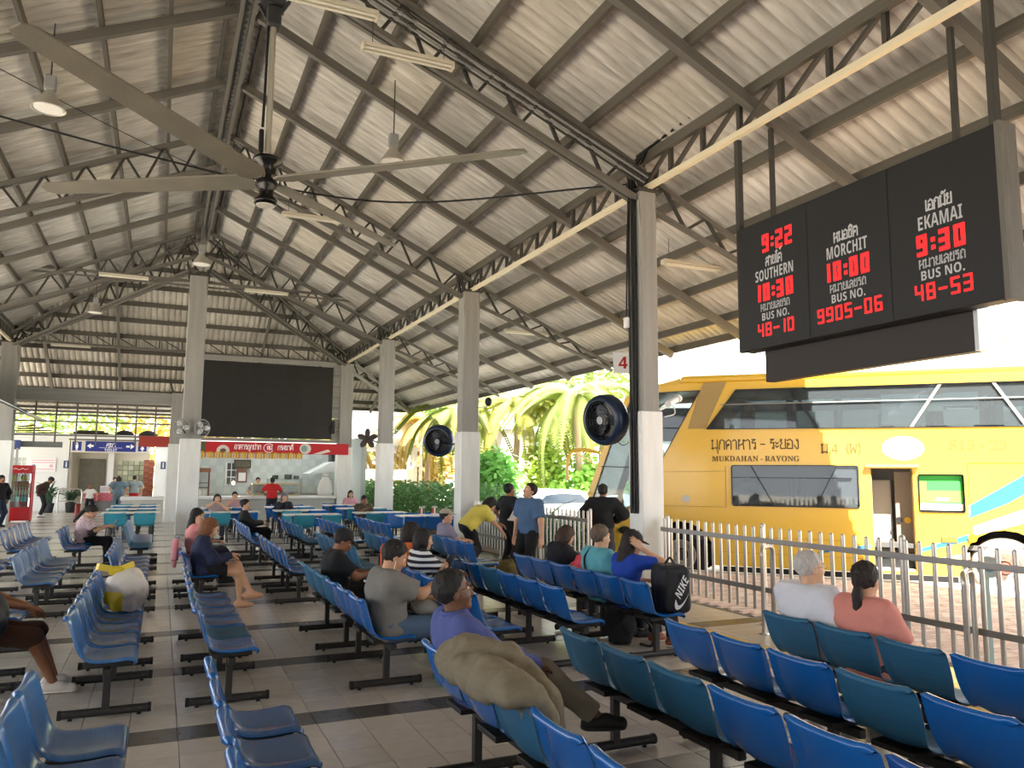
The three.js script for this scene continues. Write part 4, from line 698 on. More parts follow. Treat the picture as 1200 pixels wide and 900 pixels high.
// ---------------------------------------------------------------- round fans on the columns
function drumFan(label, x, y, z, dir, wallArm) {
  const g = thing('orbit_fan', label, 'fan', 'round blue fans', [x, y, z]);
  const q = new THREE.Quaternion().setFromUnitVectors(V(0, 0, 1), V(...dir).normalize()), T = (o) => o.applyQuaternion(q), navy = std('#152741', 0.35);
  part('drum', T(lathe([[0.3, 0.13], [0.36, 0.12], [0.385, 0.06], [0.385, -0.06], [0.36, -0.12], [0.3, -0.13], [0.27, -0.05], [0.27, 0.05]], 40).rotateX(Math.PI / 2)), navy, g);
  const wires = []; for (let i = 1; i < 6; i++) wires.push(new THREE.TorusGeometry(0.055 * i, 0.004, 5, 32).translate(0, 0, 0.12)); for (let i = 0; i < 16; i++) wires.push(rod([0.05 * Math.cos(i * 0.3927), 0.05 * Math.sin(i * 0.3927), 0.125], [0.31 * Math.cos(i * 0.3927), 0.31 * Math.sin(i * 0.3927), 0.115], 0.003, 4));
  part('front_grille', T(merge(wires)), M.blackGloss, g).userData.kind = 'stuff'; part('back_disc', T(new THREE.CylinderGeometry(0.275, 0.275, 0.01, 32).rotateX(Math.PI / 2).translate(0, 0, -0.04)), M.blackGloss, g); part('badge', T(new THREE.CylinderGeometry(0.06, 0.06, 0.02, 20).rotateX(Math.PI / 2).translate(0, 0, 0.125)), std('#9a9fa5', 0.4), g);
  for (let i = 0; i < 3; i++) part('blade', T(new THREE.SphereGeometry(0.13, 12, 8).scale(1, 0.7, 0.06).rotateX(0.35).translate(0.14, 0, 0).rotateZ(i * 2.094)), std('#3a4149', 0.4), g);
  part('motor', T(new THREE.CylinderGeometry(0.08, 0.08, 0.16, 18).rotateX(Math.PI / 2).translate(0, 0, -0.06)), M.blackGloss, g);
  part('arm', tube([V(0, 0, -0.1).applyQuaternion(q), V(...wallArm).multiplyScalar(0.5).add(V(0, -0.12, 0)), V(...wallArm)], 0.018, 7), M.black, g);
  part('cord', tube([V(0, -0.2, -0.12).applyQuaternion(q), V(...wallArm).multiplyScalar(0.6).add(V(0, -0.42, 0)), V(...wallArm).add(V(0, -0.3, 0))], 0.007, 5), M.black, g);
}
drumFan('round blue fan mounted on the numbered column', 6.1, 2.58, -10.12, [-0.86, -0.12, 0.25], [0.3, 0.05, 0.34]);
drumFan('round blue fan mounted on the column by the far fence', 6.06, 2.54, -17.75, [-0.62, -0.2, 0.72], [0.32, 0.0, 0.62]);
{
  const g = thing('blade_fan', 'dark five-blade wall fan on the column before the water tank', 'fan', null, [6.02, 2.86, -24.75]);
  for (let i = 0; i < 5; i++) part('blade', new THREE.SphereGeometry(0.15, 12, 8).scale(1, 0.62, 0.06).translate(0.19, 0, 0).rotateZ(i * 1.2566 + 0.3).rotateY(-0.3), std('#4a4038', 0.6), g);
  part('hub', new THREE.CylinderGeometry(0.07, 0.07, 0.12, 16).rotateX(Math.PI / 2).rotateY(-0.3), M.darkGrey, g); part('arm', bar([0, 0, -0.02], [0.36, -0.15, 0.3], 0.04), M.darkGrey, g);
  for (const [dx, label] of [[-0.26, 'grey caged fan on the tall centre column, left one'], [0.28, 'grey caged fan on the tall centre column, right one']]) {
    const f = thing('cage_fan', label.replace(', left one', ', toilet side').replace(', right one', ', canteen side'), 'fan', 'caged fans', [0.74 + dx, 3.0, -23.78]);
    part('cage', [new THREE.TorusGeometry(0.24, 0.02, 6, 28), new THREE.TorusGeometry(0.14, 0.008, 5, 24).translate(0, 0, 0.08), ...[...Array(12)].map((_, i) => rod([0, 0, 0.1], [0.24 * Math.cos(i * 0.5236), 0.24 * Math.sin(i * 0.5236), 0], 0.006, 4))].map((o) => o.rotateY(dx * 2)), M.grey, f).userData.kind = 'stuff';
    for (let i = 0; i < 3; i++) part('blade', new THREE.SphereGeometry(0.1, 10, 6).scale(1, 0.7, 0.08).translate(0.11, 0, 0).rotateZ(i * 2.094), M.white, f);
    part('motor', new THREE.CylinderGeometry(0.07, 0.07, 0.16, 14).rotateX(Math.PI / 2).translate(0, 0, -0.1), M.darkGrey, f); part('arm', bar([0, 0, -0.1], [-dx * 0.4, -0.15, -0.3], 0.03), M.darkGrey, f);
  }
}
{
  const g = thing('security_camera', 'white security camera on the bus side of the numbered column', 'camera', null, [6.92, 2.85, -9.55]);
  part('body', new THREE.CylinderGeometry(0.05, 0.05, 0.34, 16).rotateZ(Math.PI / 2).rotateY(0.5).rotateZ(0.35), M.white, g); part('lens_hood', new THREE.CylinderGeometry(0.062, 0.062, 0.06, 16).rotateZ(Math.PI / 2).rotateY(0.5).translate(0.15, 0.0, -0.07).rotateZ(0.35), M.white, g); part('bracket', [bar([-0.24, -0.14, 0], [-0.02, -0.04, 0], 0.03), tube([[0, -0.05, 0], [0.02, -0.18, 0.02], [-0.15, -0.24, 0]], 0.008, 5)], M.white, g);
  const s = thing('lens_camera', 'small dark camera on an arm from the second column', 'camera', null, [6.98, 3.45, -16.9]); part('body', new THREE.SphereGeometry(0.11, 14, 10).scale(0.8, 1, 0.9), M.black, s); part('arm', rod([-0.27, -0.16, 0], [0, -0.1, 0], 0.015), M.white, s);
}
// wires slung under the roof
for (const [pts, label, r] of [[[[-4.8, 6.9, -12], [-0.5, 6.45, -12.4], [3.0, 6.2, -12.2], [6.5, 6.3, -10]], 'dark cable slung across the hall behind the large fan', 0.016], [[[-4.8, 7.4, -9.8], [0, 6.7, -13], [3.5, 6.6, -15]], 'thin wire crossing the left roof slope', 0.007], [[[2.1, 7.15, -16.3], [1.4, 7.6, -16], [0.9, 8.3, -15.5]], 'loose flex from the tube lamp to the ridge', 0.012], [[[6.4, 6.6, -9.65], [6.45, 6.75, -7], [6.5, 6.7, -4.5], [6.5, 6.6, -2]], 'black cable along the top of the lattice beam', 0.02]])
  solo('cable', label, 'cable', tube(pts, r, 6, 40), M.black, 'slung cables');
{
  const g = thing('conduit_run', 'bundle of grey conduits along the first roof truss', 'conduit', null, [0, 0, 0]);
  for (let i = 0; i < 5; i++) part('conduit', rod([RX + 0.4, roofY(RX + 0.4) - 0.72 + i * 0.02, -9.5 + i * 0.05], [COLX - 0.1, 6.1 + i * 0.02, -9.5 + i * 0.05], 0.017, 6), i % 2 ? M.grey : M.darkSteel, g);
}
// ---------------------------------------------------------------- far end: video wall, canteen, toilets
{
  const g = thing('video_wall', 'large black switched-off video wall between two columns', 'screen', null, [3.5, 0, -30.35]);
  part('frame', [box(5.5, 0.16, 0.2, 0, 5.98, -0.08), box(5.5, 0.12, 0.2, 0, 2.96, -0.08)], M.concrete, g);
  for (const s of [-1, 1]) for (let i = 0; i < 7; i++) part('side_panel', rbox(0.34, 0.4, 0.1, s * 2.62, 3.22 + i * 0.42, -0.05, 0.01), M.concrete, g);
  for (let i = 0; i < 8; i++) for (let j = 0; j < 5; j++) part('screen_module', rbox(0.6115, 0.5615, 0.06, -2.14 + i * 0.612, 3.31 + j * 0.562, 0.06, 0.004, 1), i + j & 1 ? std('#1c1a18', 0.5) : std('#1d1b19', 0.52), g);
  part('speaker', rbox(0.12, 0.5, 0.14, 2.5, 3.5, 0.12, 0.02), M.black, g);
}
{
  const wt = std('#e4e6e2', 0.55), tileG = rbox(0.296, 0.296, 0.02, 0, 0, 0, 0.004, 1), tm = [std('#c9d3cf', 0.3), std('#bfcac6', 0.32)];
  const w = thing('wall_back', 'pale tiled back wall of the canteen kitchen', 'wall', null, [0, 0, -36], 0, 'structure');
  part('wall_body', [box(7.0, 3.2, 0.2, 4.1, 1.6, -0.12)], std('#b4bcb8', 0.7), w);
  for (let i = 0; i < 22; i++) for (let j = 0; j < 7; j++) part('wall_tile', tileG, tm[(i + j) % 2], w).position.set(0.85 + i * 0.3, 1.0 + j * 0.3, 0);
  part('side_wall', box(0.2, 3.2, 5.0, 7.45, 1.6, 2.4), std('#a9b3b0', 0.7), w); part('side_wall', box(0.2, 2.9, 5.2, 0.66, 1.45, 2.5), wt, w);
  for (const [x, z, hang, l] of [[2.4, -33.4, 2.35, 'lit white tube lamp over the kitchen, column side'], [4.4, -33.4, 2.35, 'lit white tube lamp over the kitchen, middle'], [6.2, -33.4, 2.35, 'lit white tube lamp over the kitchen, hood side'], [-0.9, -39.95, 0.42, 'lit white tube lamp before the brick pier']]) {
    const t = thing('kitchen_lamp', l, 'lamp', 'lit kitchen tubes', [x, 2.75, z]); part('housing', rbox(1.22, 0.06, 0.1, 0, 0.05, 0, 0.008), M.white, t); part('lit_tube', rod([-0.58, 0, 0], [0.58, 0, 0], 0.018, 10), new THREE.MeshStandardMaterial({ color: 0xffffff, emissive: new THREE.Color(0.95, 1, 1), emissiveIntensity: 8 }), t); for (const e of [-0.5, 0.5]) part('hanger_rod', rod([e, 0.08, 0], [e, hang, 0], 0.006, 5), M.grey, t);
    const q = new THREE.RectAreaLight(new THREE.Color(0.95, 1, 1), 60, 1.15, 0.06); q.position.set(0, -0.03, 0); q.rotation.x = -Math.PI / 2; t.add(q);
  }
  // counters
  const c = thing('canteen_counter', 'long white canteen serving counter under the red banner', 'counter', null, [3.7, 0, -30.6]);
  part('counter_top', rbox(5.02, 0.1, 0.75, 0, 0.83, 0, 0.02), M.white, c); part('counter_base', box(4.94, 0.78, 0.55, 0, 0.39, 0), std('#b7b9b2', 0.6), c);
  const c2 = thing('canteen_counter', 'short white counter left of the tall centre column', 'counter', null, [-0.52, 0, -30.6]);
  part('counter_top', rbox(1.4, 0.12, 0.7, 0, 0.82, 0, 0.02), M.white, c2); part('counter_base', box(1.34, 0.76, 0.5, 0, 0.38, 0), std('#c4c1b6', 0.6), c2);
  const b = thing('food_banner', 'red canteen banner with white Thai lettering and a bowl of food', 'banner', null, [3.86, 2.66, -30.2]);
  part('board', rbox(5.5, 0.42, 0.05, 0, 0, 0, 0.01), M.red, b);
  part('print', new THREE.PlaneGeometry(5.46, 0.4).translate(0, 0, 0.028), mapped(canvasTex(1024, 76, (q, W, H) => {
    q.fillStyle = '#c81f28'; q.fillRect(0, 0, W, H); q.fillStyle = '#5c5a3a'; q.fillRect(0, 0, 60, H); q.fillStyle = '#e9ded2';
    for (const [x, y, r] of [[170, 62, 42], [720, 38, 40]]) { q.beginPath(); q.ellipse(x, y, r, r * 0.95, 0, 0, 7); q.fill(); } q.fillStyle = '#6d5040'; q.beginPath(); q.ellipse(170, 62, 20, 16, 0, 0, 7); q.fill(); q.fillStyle = '#8fa8a0'; q.beginPath(); q.ellipse(712, 38, 22, 24, 0, 0, 7); q.fill(); q.fillStyle = '#e9ded2'; q.beginPath(); q.moveTo(770, 76); q.lineTo(880, 40); q.lineTo(900, 56); q.lineTo(830, 76); q.fill();
    thai(q, 'อาหารถูกปาก', 330, 50, 32, '#fff', 0.15, 0.95); q.strokeStyle = '#fff'; q.lineWidth = 5; q.beginPath(); q.ellipse(470, 38, 34, 30, 0, 0.6, 5.6); q.stroke(); thai(q, 'ดม', 475, 50, 28, '#fff', 0.2); thai(q, 'กบรสชาตี', 590, 50, 30, '#fff', 0.16);
  }), 0.6), b);
  const gar = thing('garland', 'row of gold paper fringes hanging under the red banner', 'garland', null, [2.95, 2.5, -30.165]);
  for (let i = 0; i < 40; i++) part('fringe', box(0.075, rr(0.18, 0.26), 0.01, -1.9 + i * 0.097, -0.12, 0), std(['#d9a520', '#c58a14', '#e3b53a'][i % 3], 0.45, { metalness: 0.2 }), gar);
  solo('red_lintel', 'red painted lintel board left of the centre column', 'lintel', [box(1.6, 0.38, 0.12, 0.05, 2.82, -30.45)], std('#a83a2c', 0.6), null, 'structure');
  // hood, racks, cupboards
  const hd = thing('range_hood', 'sloping metal kitchen hood on the right wall', 'hood', null, [6.5, 1.72, -34.6]);
  part('canopy', prism([[-0.75, 0], [0.8, 0], [0.8, 0.5], [0.2, 0.5]], 1.6, 0.01).translate(0, 0, -0.8), std('#b9bdbb', 0.4, { metalness: 0.4 }), hd); part('duct', box(0.5, 0.8, 0.5, 0.5, 0.85, 0), M.darkGrey, hd);
  const rk = thing('dish_rack', 'steel kitchen rack with pots against the tiled wall', 'rack', null, [5.0, 0, -35.5]);
  for (const x of [-0.7, 0.7]) for (const z of [-0.2, 0.2]) part('upright', box(0.04, 1.5, 0.04, x, 0.75, z), M.alu, rk);
  for (const y of [0.9, 1.2, 1.45]) part('shelf', box(1.45, 0.03, 0.45, 0, y, 0), M.alu, rk);
  for (const [x, y, r, c3, l] of [[4.6, 1.47, 0.13, '#2f3a34', 'dark pot on the top shelf of the dish rack'], [5.15, 1.47, 0.16, '#3d4744', 'larger dark pot on the top shelf of the dish rack'], [5.5, 1.47, 0.12, '#59605c', 'grey pot on the right of the dish rack']]) { const p = thing('cooking_pot', l, 'pot', 'pots on the dish rack', [x, y, -35.5]); part('bowl', lathe([[0, 0], [r * 0.9, 0], [r, 0.04], [r, r * 1.3], [r * 0.96, r * 1.3], [r * 0.9, 0.04]], 20), std(c3, 0.4, { metalness: 0.3 }), p); part('lid', lathe([[0, r * 1.55], [r * 0.5, r * 1.45], [r, r * 1.3]], 20), M.alu, p); }
  const st = thing('white_sack', 'tall white plastic sack on the counter under the hood', 'sack', null, [5.85, 0.88, -30.6]); part('bag', lathe([[0, 0], [0.26, 0], [0.3, 0.25], [0.22, 0.55], [0.08, 0.75], [0.14, 0.85]], 18), std('#e3e2da', 0.7), st); part('tie', new THREE.TorusGeometry(0.085, 0.015, 6, 16).rotateX(Math.PI / 2).translate(0, 0.74, 0), M.grey, st);
  const cb = thing('bottle_cabinet', 'brown framed cabinet with white jars behind the column', 'cabinet', null, [1.55, 0, -35.5]);
  part('side', box(0.05, 1.9, 0.35, -0.34, 0.95, 0), std('#5d3a26', 0.6), cb); part('side', box(0.05, 1.9, 0.35, 0.34, 0.95, 0), std('#5d3a26', 0.6), cb); part('top_rail', rbox(0.78, 0.18, 0.38, 0, 1.84, 0, 0.02), std('#6d4630', 0.6), cb); for (const y of [0.75, 1.1, 1.3]) part('shelf', box(0.65, 0.03, 0.34, 0, y, 0), std('#4d4a40', 0.6), cb);
  for (let i = 0; i < 7; i++) { const j = thing('storage_jar', 'white jar in the brown framed cabinet', 'jar', 'jars in the brown cabinet', [1.3 + i * 0.085, 0.765, -35.45]); part('body', cyl(0.036, 0.036, 0.24, 0, 0.12, 0, 12), M.white, j); part('lid', cyl(0.038, 0.038, 0.04, 0, 0.26, 0, 12), std('#d8d4c0', 0.5), j); }
  const wn = thing('window_1', 'dark gridded kitchen window with a paper note', 'window', null, [2.8, 1.7, -35.93], 0, 'structure'); part('pane', box(0.36, 0.9, 0.03, 0, 0, 0), std('#4d5654', 0.2), wn); part('frame', [box(0.06, 1.0, 0.06, -0.2, 0, 0), box(0.4, 0.03, 0.05, 0, 0.15, 0.01), box(0.4, 0.03, 0.05, 0, -0.15, 0.01), box(0.03, 0.9, 0.05, 0, 0, 0.01)], M.white, wn);
  const fr = thing('framed_picture', 'dark framed picture hanging below the gold fringes', 'picture', null, [3.25, 2.12, -35.9]); part('frame', rbox(0.7, 0.36, 0.05, 0, 0, 0, 0.01), std('#3a3128', 0.6), fr); part('print', box(0.6, 0.27, 0.01, 0, 0, 0.028), mapped(mottle('#4a4a3c', '#7a7258', { seed: 95, n: 64 }), 0.6), fr);
  const nb = thing('notice_board', 'brown notice board with a white sheet in the kitchen', 'board', null, [3.25, 1.62, -35.9]); part('board', rbox(0.42, 0.62, 0.04, 0, 0, 0, 0.006), std('#7a5440', 0.7), nb); part('sheet', box(0.3, 0.36, 0.01, 0, -0.06, 0.024), M.white, nb);
  // a lit food display lamp
  const lp = thing('food_lamp', 'warm glowing lamp over the food display', 'lamp', null, [2.75, 1.32, -34]); part('bulb', ball(0.07), new THREE.MeshStandardMaterial({ color: 0xffffff, emissive: new THREE.Color(1, 0.8, 0.45), emissiveIntensity: 6 }), lp); part('stem', rod([0, 0.07, 0], [0, 1.65, 0], 0.008, 5), M.darkGrey, lp);
  const pl = new THREE.PointLight(new THREE.Color(1, 0.8, 0.5), 6, 0, 2); pl.position.set(0, 0, 0.12); pl.castShadow = true; lp.add(pl);
  const cs = thing('food_case', 'glass food display case on the canteen counter', 'display case', null, [4.0, 0.88, -30.72]); part('frame', [box(1.7, 0.04, 0.5, 0, 0.02, 0), box(1.7, 0.05, 0.5, 0, 0.46, 0), box(0.03, 0.44, 0.03, -0.84, 0.24, 0.23), box(0.03, 0.44, 0.03, 0.84, 0.24, 0.23), box(0.03, 0.44, 0.03, 0.84, 0.24, -0.23), box(0.03, 0.44, 0.03, -0.84, 0.24, -0.23)], std('#c9b98a', 0.5), cs); part('pane', box(1.66, 0.4, 0.01, 0, 0.24, 0.235), phys({ transmission: 0.95, roughness: 0.05, thickness: 0, color: lin('#eef4f2') }), cs);
  for (let i = 0; i < 4; i++) { const t = thing('food_tray', 'food tray inside the glass display case', 'tray', 'trays in the food case', [3.4 + i * 0.4, 0.93, -30.75]); part('tray', rbox(0.34, 0.06, 0.36, 0, 0, 0, 0.01), M.alu, t); part('food', new THREE.SphereGeometry(0.15, 12, 6).scale(1, 0.35, 1).translate(0, 0.03, 0), std(['#a5622a', '#7c8a34', '#b8913d', '#8a3d22'][i], 0.8), t); }
}
// toilet block
{
  const Z = -40, w = thing('wall_far', 'white toilet block with recessed beige front and flat roof', 'wall', null, [0, 0, Z], 0, 'structure');
  const wp = std('#e6e7e3', 0.6), be = std('#c6bfae', 0.7);
  part('left_wing', prism([[-7.4, 0], [-3.78, 0], [-3.78, 3.2], [-7.4, 3.2]], 0.3, 0, [[[-5.72, 2.8], [-4.06, 2.8], [-4.06, 3.06], [-5.72, 3.06]], [[-6.25, 1.35], [-5.4, 1.35], [-5.4, 2.34], [-6.25, 2.34]]]).translate(0, 0, -0.3), wp, w);
  part('recess_wall', box(3.4, 3.0, 0.2, -2.2, 1.5, -0.9), be, w); part('right_wing', box(2.0, 3.2, 0.3, 0.75, 1.6, -0.2), wp, w); part('return_wall', box(0.1, 3.1, 0.8, -3.72, 1.55, -0.5), be, w);
  part('roof_slab', rbox(8.8, 0.2, 1.8, -3.3, 3.3, -0.6, 0.02), wp, w); part('fascia', box(3.2, 0.06, 0.3, -2.2, 3.17, 0.1), std('#6d6a62', 0.7), w);
  part('slot_window', box(1.66, 0.26, 0.05, -4.89, 2.93, -0.25), std('#5d625e', 0.3), w); const gw = part('grid_window', box(0.85, 0.99, 0.04, -5.82, 1.85, -0.2), std('#bcc4b4', 0.3), w); for (let i = 1; i < 5; i++) { part('muntin', box(0.03, 0.99, 0.05, -6.25 + i * 0.17, 1.85, -0.17), wp, gw); part('muntin', box(0.85, 0.03, 0.05, -5.82, 1.35 + i * 0.2, -0.17), wp, gw); }
  part('dark_screen', box(1.06, 1.65, 0.08, -2.87, 1.5, -0.76), mapped(mottle('#5b574c', '#777263', { seed: 97, f: 8 }), 0.7), w); part('white_pier', box(0.24, 2.6, 0.3, -2.12, 1.3, -0.7), wp, w);
  const gb = part('glass_block_panel', box(1.15, 1.4, 0.06, -1.26, 1.56, -0.78), std('#8f8d7c', 0.5), w); for (let i = 0; i < 5; i++) for (let j = 0; j < 6; j++) part('glass_block', rbox(0.2, 0.2, 0.06, -1.74 + i * 0.235, 0.98 + j * 0.235, -0.73, 0.02, 1), std(['#b5b89a', '#a3a78c', '#c3c5ab'][(i * 2 + j) % 3], 0.25), gb);
  const bp = part('brick_pier', box(0.44, 2.3, 0.3, -0.5, 1.15, -0.5), std('#7d5a4a', 0.9), w); for (let j = 0; j < 26; j++) for (let i = 0; i < 2; i++) part('brick', box(0.2, 0.072, 0.04, -0.61 + i * 0.22, 0.06 + j * 0.087, -0.34), std(['#9a5a44', '#8c4f3c', '#a5654e'][(i + j) % 3], 0.9), bp);
  part('right_window', box(0.55, 1.45, 0.05, 0.54, 1.58, -0.03), mapped(mottle('#8d8f80', '#a9ab9a', { seed: 98, n: 64 }), 0.4), w);
  const sg = thing('toilet_sign', 'blue TOILET sign with white arrows above the recess', 'sign', null, [-2.12, 2.88, Z + 0.12]);
  part('back_board', rbox(3.2, 0.56, 0.08, 0, 0, -0.05, 0.01), std('#d9d6cc', 0.6), sg);
  part('print', new THREE.PlaneGeometry(2.05, 0.46).translate(0, 0, 0.004), mapped(canvasTex(820, 184, (q, W, H) => { q.fillStyle = '#1c2b80'; q.fillRect(0, 0, W, H); q.fillStyle = '#f2f3f6'; for (const s of [-1, 1]) { const cx = W / 2 + s * 310; q.fillRect(cx - 40 - (s < 0 ? -10 : 20), 68, 60, 36); q.beginPath(); q.moveTo(cx + s * 74, 86); q.lineTo(cx + s * 14, 38); q.lineTo(cx + s * 14, 134); q.fill(); } thai(q, 'สุขา', W / 2, 96, 62, '#f2f3f6', 0.2, 1.5); q.font = 'bold 62px sans-serif'; q.textAlign = 'center'; q.fillText('TOILET', W / 2, 176, 330); q.fillRect(220, 112, 380, 6); }), 0.5), sg);
  for (const [x, woman] of [[-1.36, 0], [1.3, 1]]) part('figure_print', new THREE.PlaneGeometry(0.36, 0.4).translate(x, 0, 0.004), mapped(canvasTex(90, 100, (q) => { q.fillStyle = '#1c2b80'; q.fillRect(0, 0, 90, 100); q.fillStyle = '#f2f3f6'; q.beginPath(); q.arc(45, 20, 10, 0, 7); q.fill(); if (woman) { q.beginPath(); q.moveTo(45, 30); q.lineTo(68, 76); q.lineTo(22, 76); q.fill(); } else q.fillRect(31, 32, 28, 40); q.fillRect(36, 70, 8, 26); q.fillRect(46, 70, 8, 26); }), 0.5), sg);
  const nt = thing('wall_notice', 'white notice panel with faint pink and blue print', 'notice', null, [-4.75, 2.02, Z + 0.03]); part('panel', rbox(1.0, 0.62, 0.03, 0, 0, 0, 0.005), std('#f0eeec', 0.6), nt); part('print', new THREE.PlaneGeometry(0.96, 0.58).translate(0, 0, 0.018), mapped(canvasTex(192, 116, (q) => { q.fillStyle = '#efecec'; q.fillRect(0, 0, 192, 116); q.fillStyle = '#dca0a8'; for (const y of [14, 34, 92]) q.fillRect(10, y, 172, 6); q.fillStyle = '#7a9cc0'; q.beginPath(); q.arc(26, 66, 14, 0, 7); q.fill(); q.fillStyle = '#e0b0b4'; q.beginPath(); q.arc(160, 66, 14, 0, 7); q.fill(); }), 0.6), nt);
  for (const [x, l] of [[-3.84, 'small blue sign at the end of the white wing'], [0.1, 'small blue sign on the right white wing']]) { const s = thing('small_sign', l, 'sign', 'small blue toilet signs', [x, 2.05, Z + 0.15]); part('plate', rbox(0.22, 0.34, 0.03, 0, 0, 0, 0.005), std('#3a4a6c', 0.5), s); part('figure', [box(0.05, 0.16, 0.01, 0, -0.03, 0.018), ball(0.03, 0, 0.09, 0.015, 8)], M.white, s); }
  // things lying on the roof
  for (const [x, l] of [[-1.62, 'folded black parasol lying on the toilet roof, toilet sign side'], [-0.62, 'folded black parasol lying on the toilet roof, brick pier side']]) { const u = thing('parasol', l, 'parasol', 'parasols on the roof', [x, 3.31, Z - 0.6]); part('canopy', new THREE.SphereGeometry(0.46, 16, 8, 0, 6.283, 0, 1.35).scale(1, 0.8, 0.6), std('#20211f', 0.8), u); part('tip', rod([0, 0.36, 0], [0, 0.44, 0], 0.012), M.black, u); }
  const rs2 = thing('rusty_sheets', 'stack of rusty roofing sheets on the toilet roof', 'sheets', null, [-5.0, 3.4, Z - 0.6]); for (let i = 0; i < 4; i++) part('sheet', bar([-1.1 + i * 0.1, 0.03 + i * 0.09, 0.1 * i], [0.7 - i * 0.3, 0.08 + i * 0.1, 0.1 * i], 0.9, 0.02), std(['#8a4a34', '#9c5a42', '#7a4130', '#a8705c'][i], 0.9), rs2);
  const jk = thing('roof_planks', 'dark planks lying on the toilet roof beside the parasols', 'planks', null, [-3.0, 3.4, Z - 0.5]); for (let i = 0; i < 3; i++) part('plank', box(1.7 - i * 0.3, 0.07, 0.2, 0, 0.035 + i * 0.07, i * 0.05), std('#3b3129', 0.9), jk);
}
// ---------------------------------------------------------------- awning at the left
{
  const g = thing('awning', 'grey-blue corrugated awning sloping out at the left', 'awning', null, [0, 0, 0]);
  const P = [], I = [], U = [], n = 60; for (let i = 0; i <= n; i++) for (let j = 0; j <= 12; j++) { const t = i / n, s = j / 12, z = -31 + 4 * t, x = -6.8 + 3.1 * s, y = 4.55 - 0.35 * s - 0.75 * s * s + 0.02 * Math.sin(j * 0.01) + 0.018 * Math.sin(i * 2.1); P.push(x, y, z); U.push(x, z); if (i && j) { const a = i * 13 + j; I.push(a - 14, a - 13, a - 1, a - 1, a - 13, a); } }
  const q = new THREE.BufferGeometry(); q.setAttribute('position', new THREE.Float32BufferAttribute(P, 3)); q.setAttribute('uv', new THREE.Float32BufferAttribute(U, 2)); q.setIndex(I); q.computeVertexNormals(); part('sheet', q, std('#6d8088', 0.5), g);
  part('edge_channel', bar([-3.7, 3.46, -31], [-3.7, 3.46, -27], 0.05, 0.07), M.alu, g); for (const z of [-30.6, -29, -27.4]) part('rib', tube([[-6.8, 4.48, z], [-5.2, 4.1, z], [-3.72, 3.42, z]], 0.025, 6), M.steel, g);
  part('post', bar([-6.6, 0, -29], [-6.6, 4.5, -29], 0.08), M.steel, g);
  const bl = thing('blue_fascia', 'dark blue board under the awning beside the fridge', 'board', null, [-6.1, 2.85, -38.5]); part('board', rbox(1.3, 0.4, 0.06, 0, 0, 0, 0.01), std('#22386c', 0.6), bl); part('post', box(0.08, 2.7, 0.08, -0.55, -1.5, 0), M.grey, bl); part('post', box(0.08, 2.7, 0.08, 0.55, -1.5, 0), M.grey, bl);
}
// drinks fridge with rows of bottles
{
  const fx = -4.33, fz = -31.4, g = thing('drinks_fridge', 'red glass-door drinks fridge filled with bottles', 'fridge', null, [fx, 0, fz]);
  part('cabinet', [box(0.7, 0.45, 0.6, 0, 0.3, 0), box(0.7, 0.28, 0.6, 0, 1.8, 0), box(0.04, 1.2, 0.6, -0.33, 1.1, 0), box(0.04, 1.2, 0.6, 0.33, 1.1, 0), box(0.66, 1.2, 0.04, 0, 1.1, -0.28)], M.red, g);
  part('inner_light', box(0.03, 1.1, 0.03, 0.28, 1.1, 0.2), new THREE.MeshStandardMaterial({ color: 0xffffff, emissive: new THREE.Color(0.9, 1, 1), emissiveIntensity: 3 }), g);
  part('glass_door', box(0.64, 1.16, 0.01, 0, 1.1, 0.305), phys({ transmission: 0.95, roughness: 0.03, thickness: 0, color: lin('#eef6f4') }), g); part('door_handle', box(0.03, 0.5, 0.03, 0.3, 1.1, 0.33), M.alu, g);
  part('header_lettering', new THREE.PlaneGeometry(0.5, 0.16).translate(0, 1.82, 0.304), decalMat('#f4f0ec', alphaTex(256, 82, (q) => { q.strokeStyle = '#fff'; q.lineWidth = 10; q.beginPath(); q.moveTo(20, 50); q.bezierCurveTo(60, 0, 90, 90, 130, 40); q.bezierCurveTo(160, 10, 180, 80, 236, 34); q.stroke(); })), g);
  for (const [x, z] of [[-0.3, 0.25], [0.3, 0.25], [-0.3, -0.25], [0.3, -0.25]]) part('caster', cyl(0.035, 0.035, 0.05, x, 0.035, z, 10), M.black, g);
  const bg = lathe([[0, 0], [0.032, 0], [0.034, 0.12], [0.014, 0.18], [0.014, 0.21], [0, 0.21]], 10), kc = lathe([[0, 0.21], [0.016, 0.21], [0.016, 0.225], [0, 0.225]], 8);
  [['#c9b23a', 1.42], ['#b57a2e', 1.19], ['#d2cba8', 0.96], ['#7fc4c0', 0.73]].forEach(([c, y], r) => { part('shelf', box(0.62, 0.012, 0.5, 0, y - 0.015, 0), M.alu, g); const bm = std(c, 0.3); for (let i = 0; i < 7; i++) { const b = thing('drink_bottle', `${['yellow', 'amber', 'pale', 'aqua'][r]} drink bottle on its shelf inside the red fridge`, 'bottle', `${['yellow', 'amber', 'pale', 'aqua'][r]} bottles in the fridge`, [fx - 0.25 + i * 0.083, y, fz + 0.2]); part('body', bg, bm, b); part('cap', kc, M.red, b); } });
}
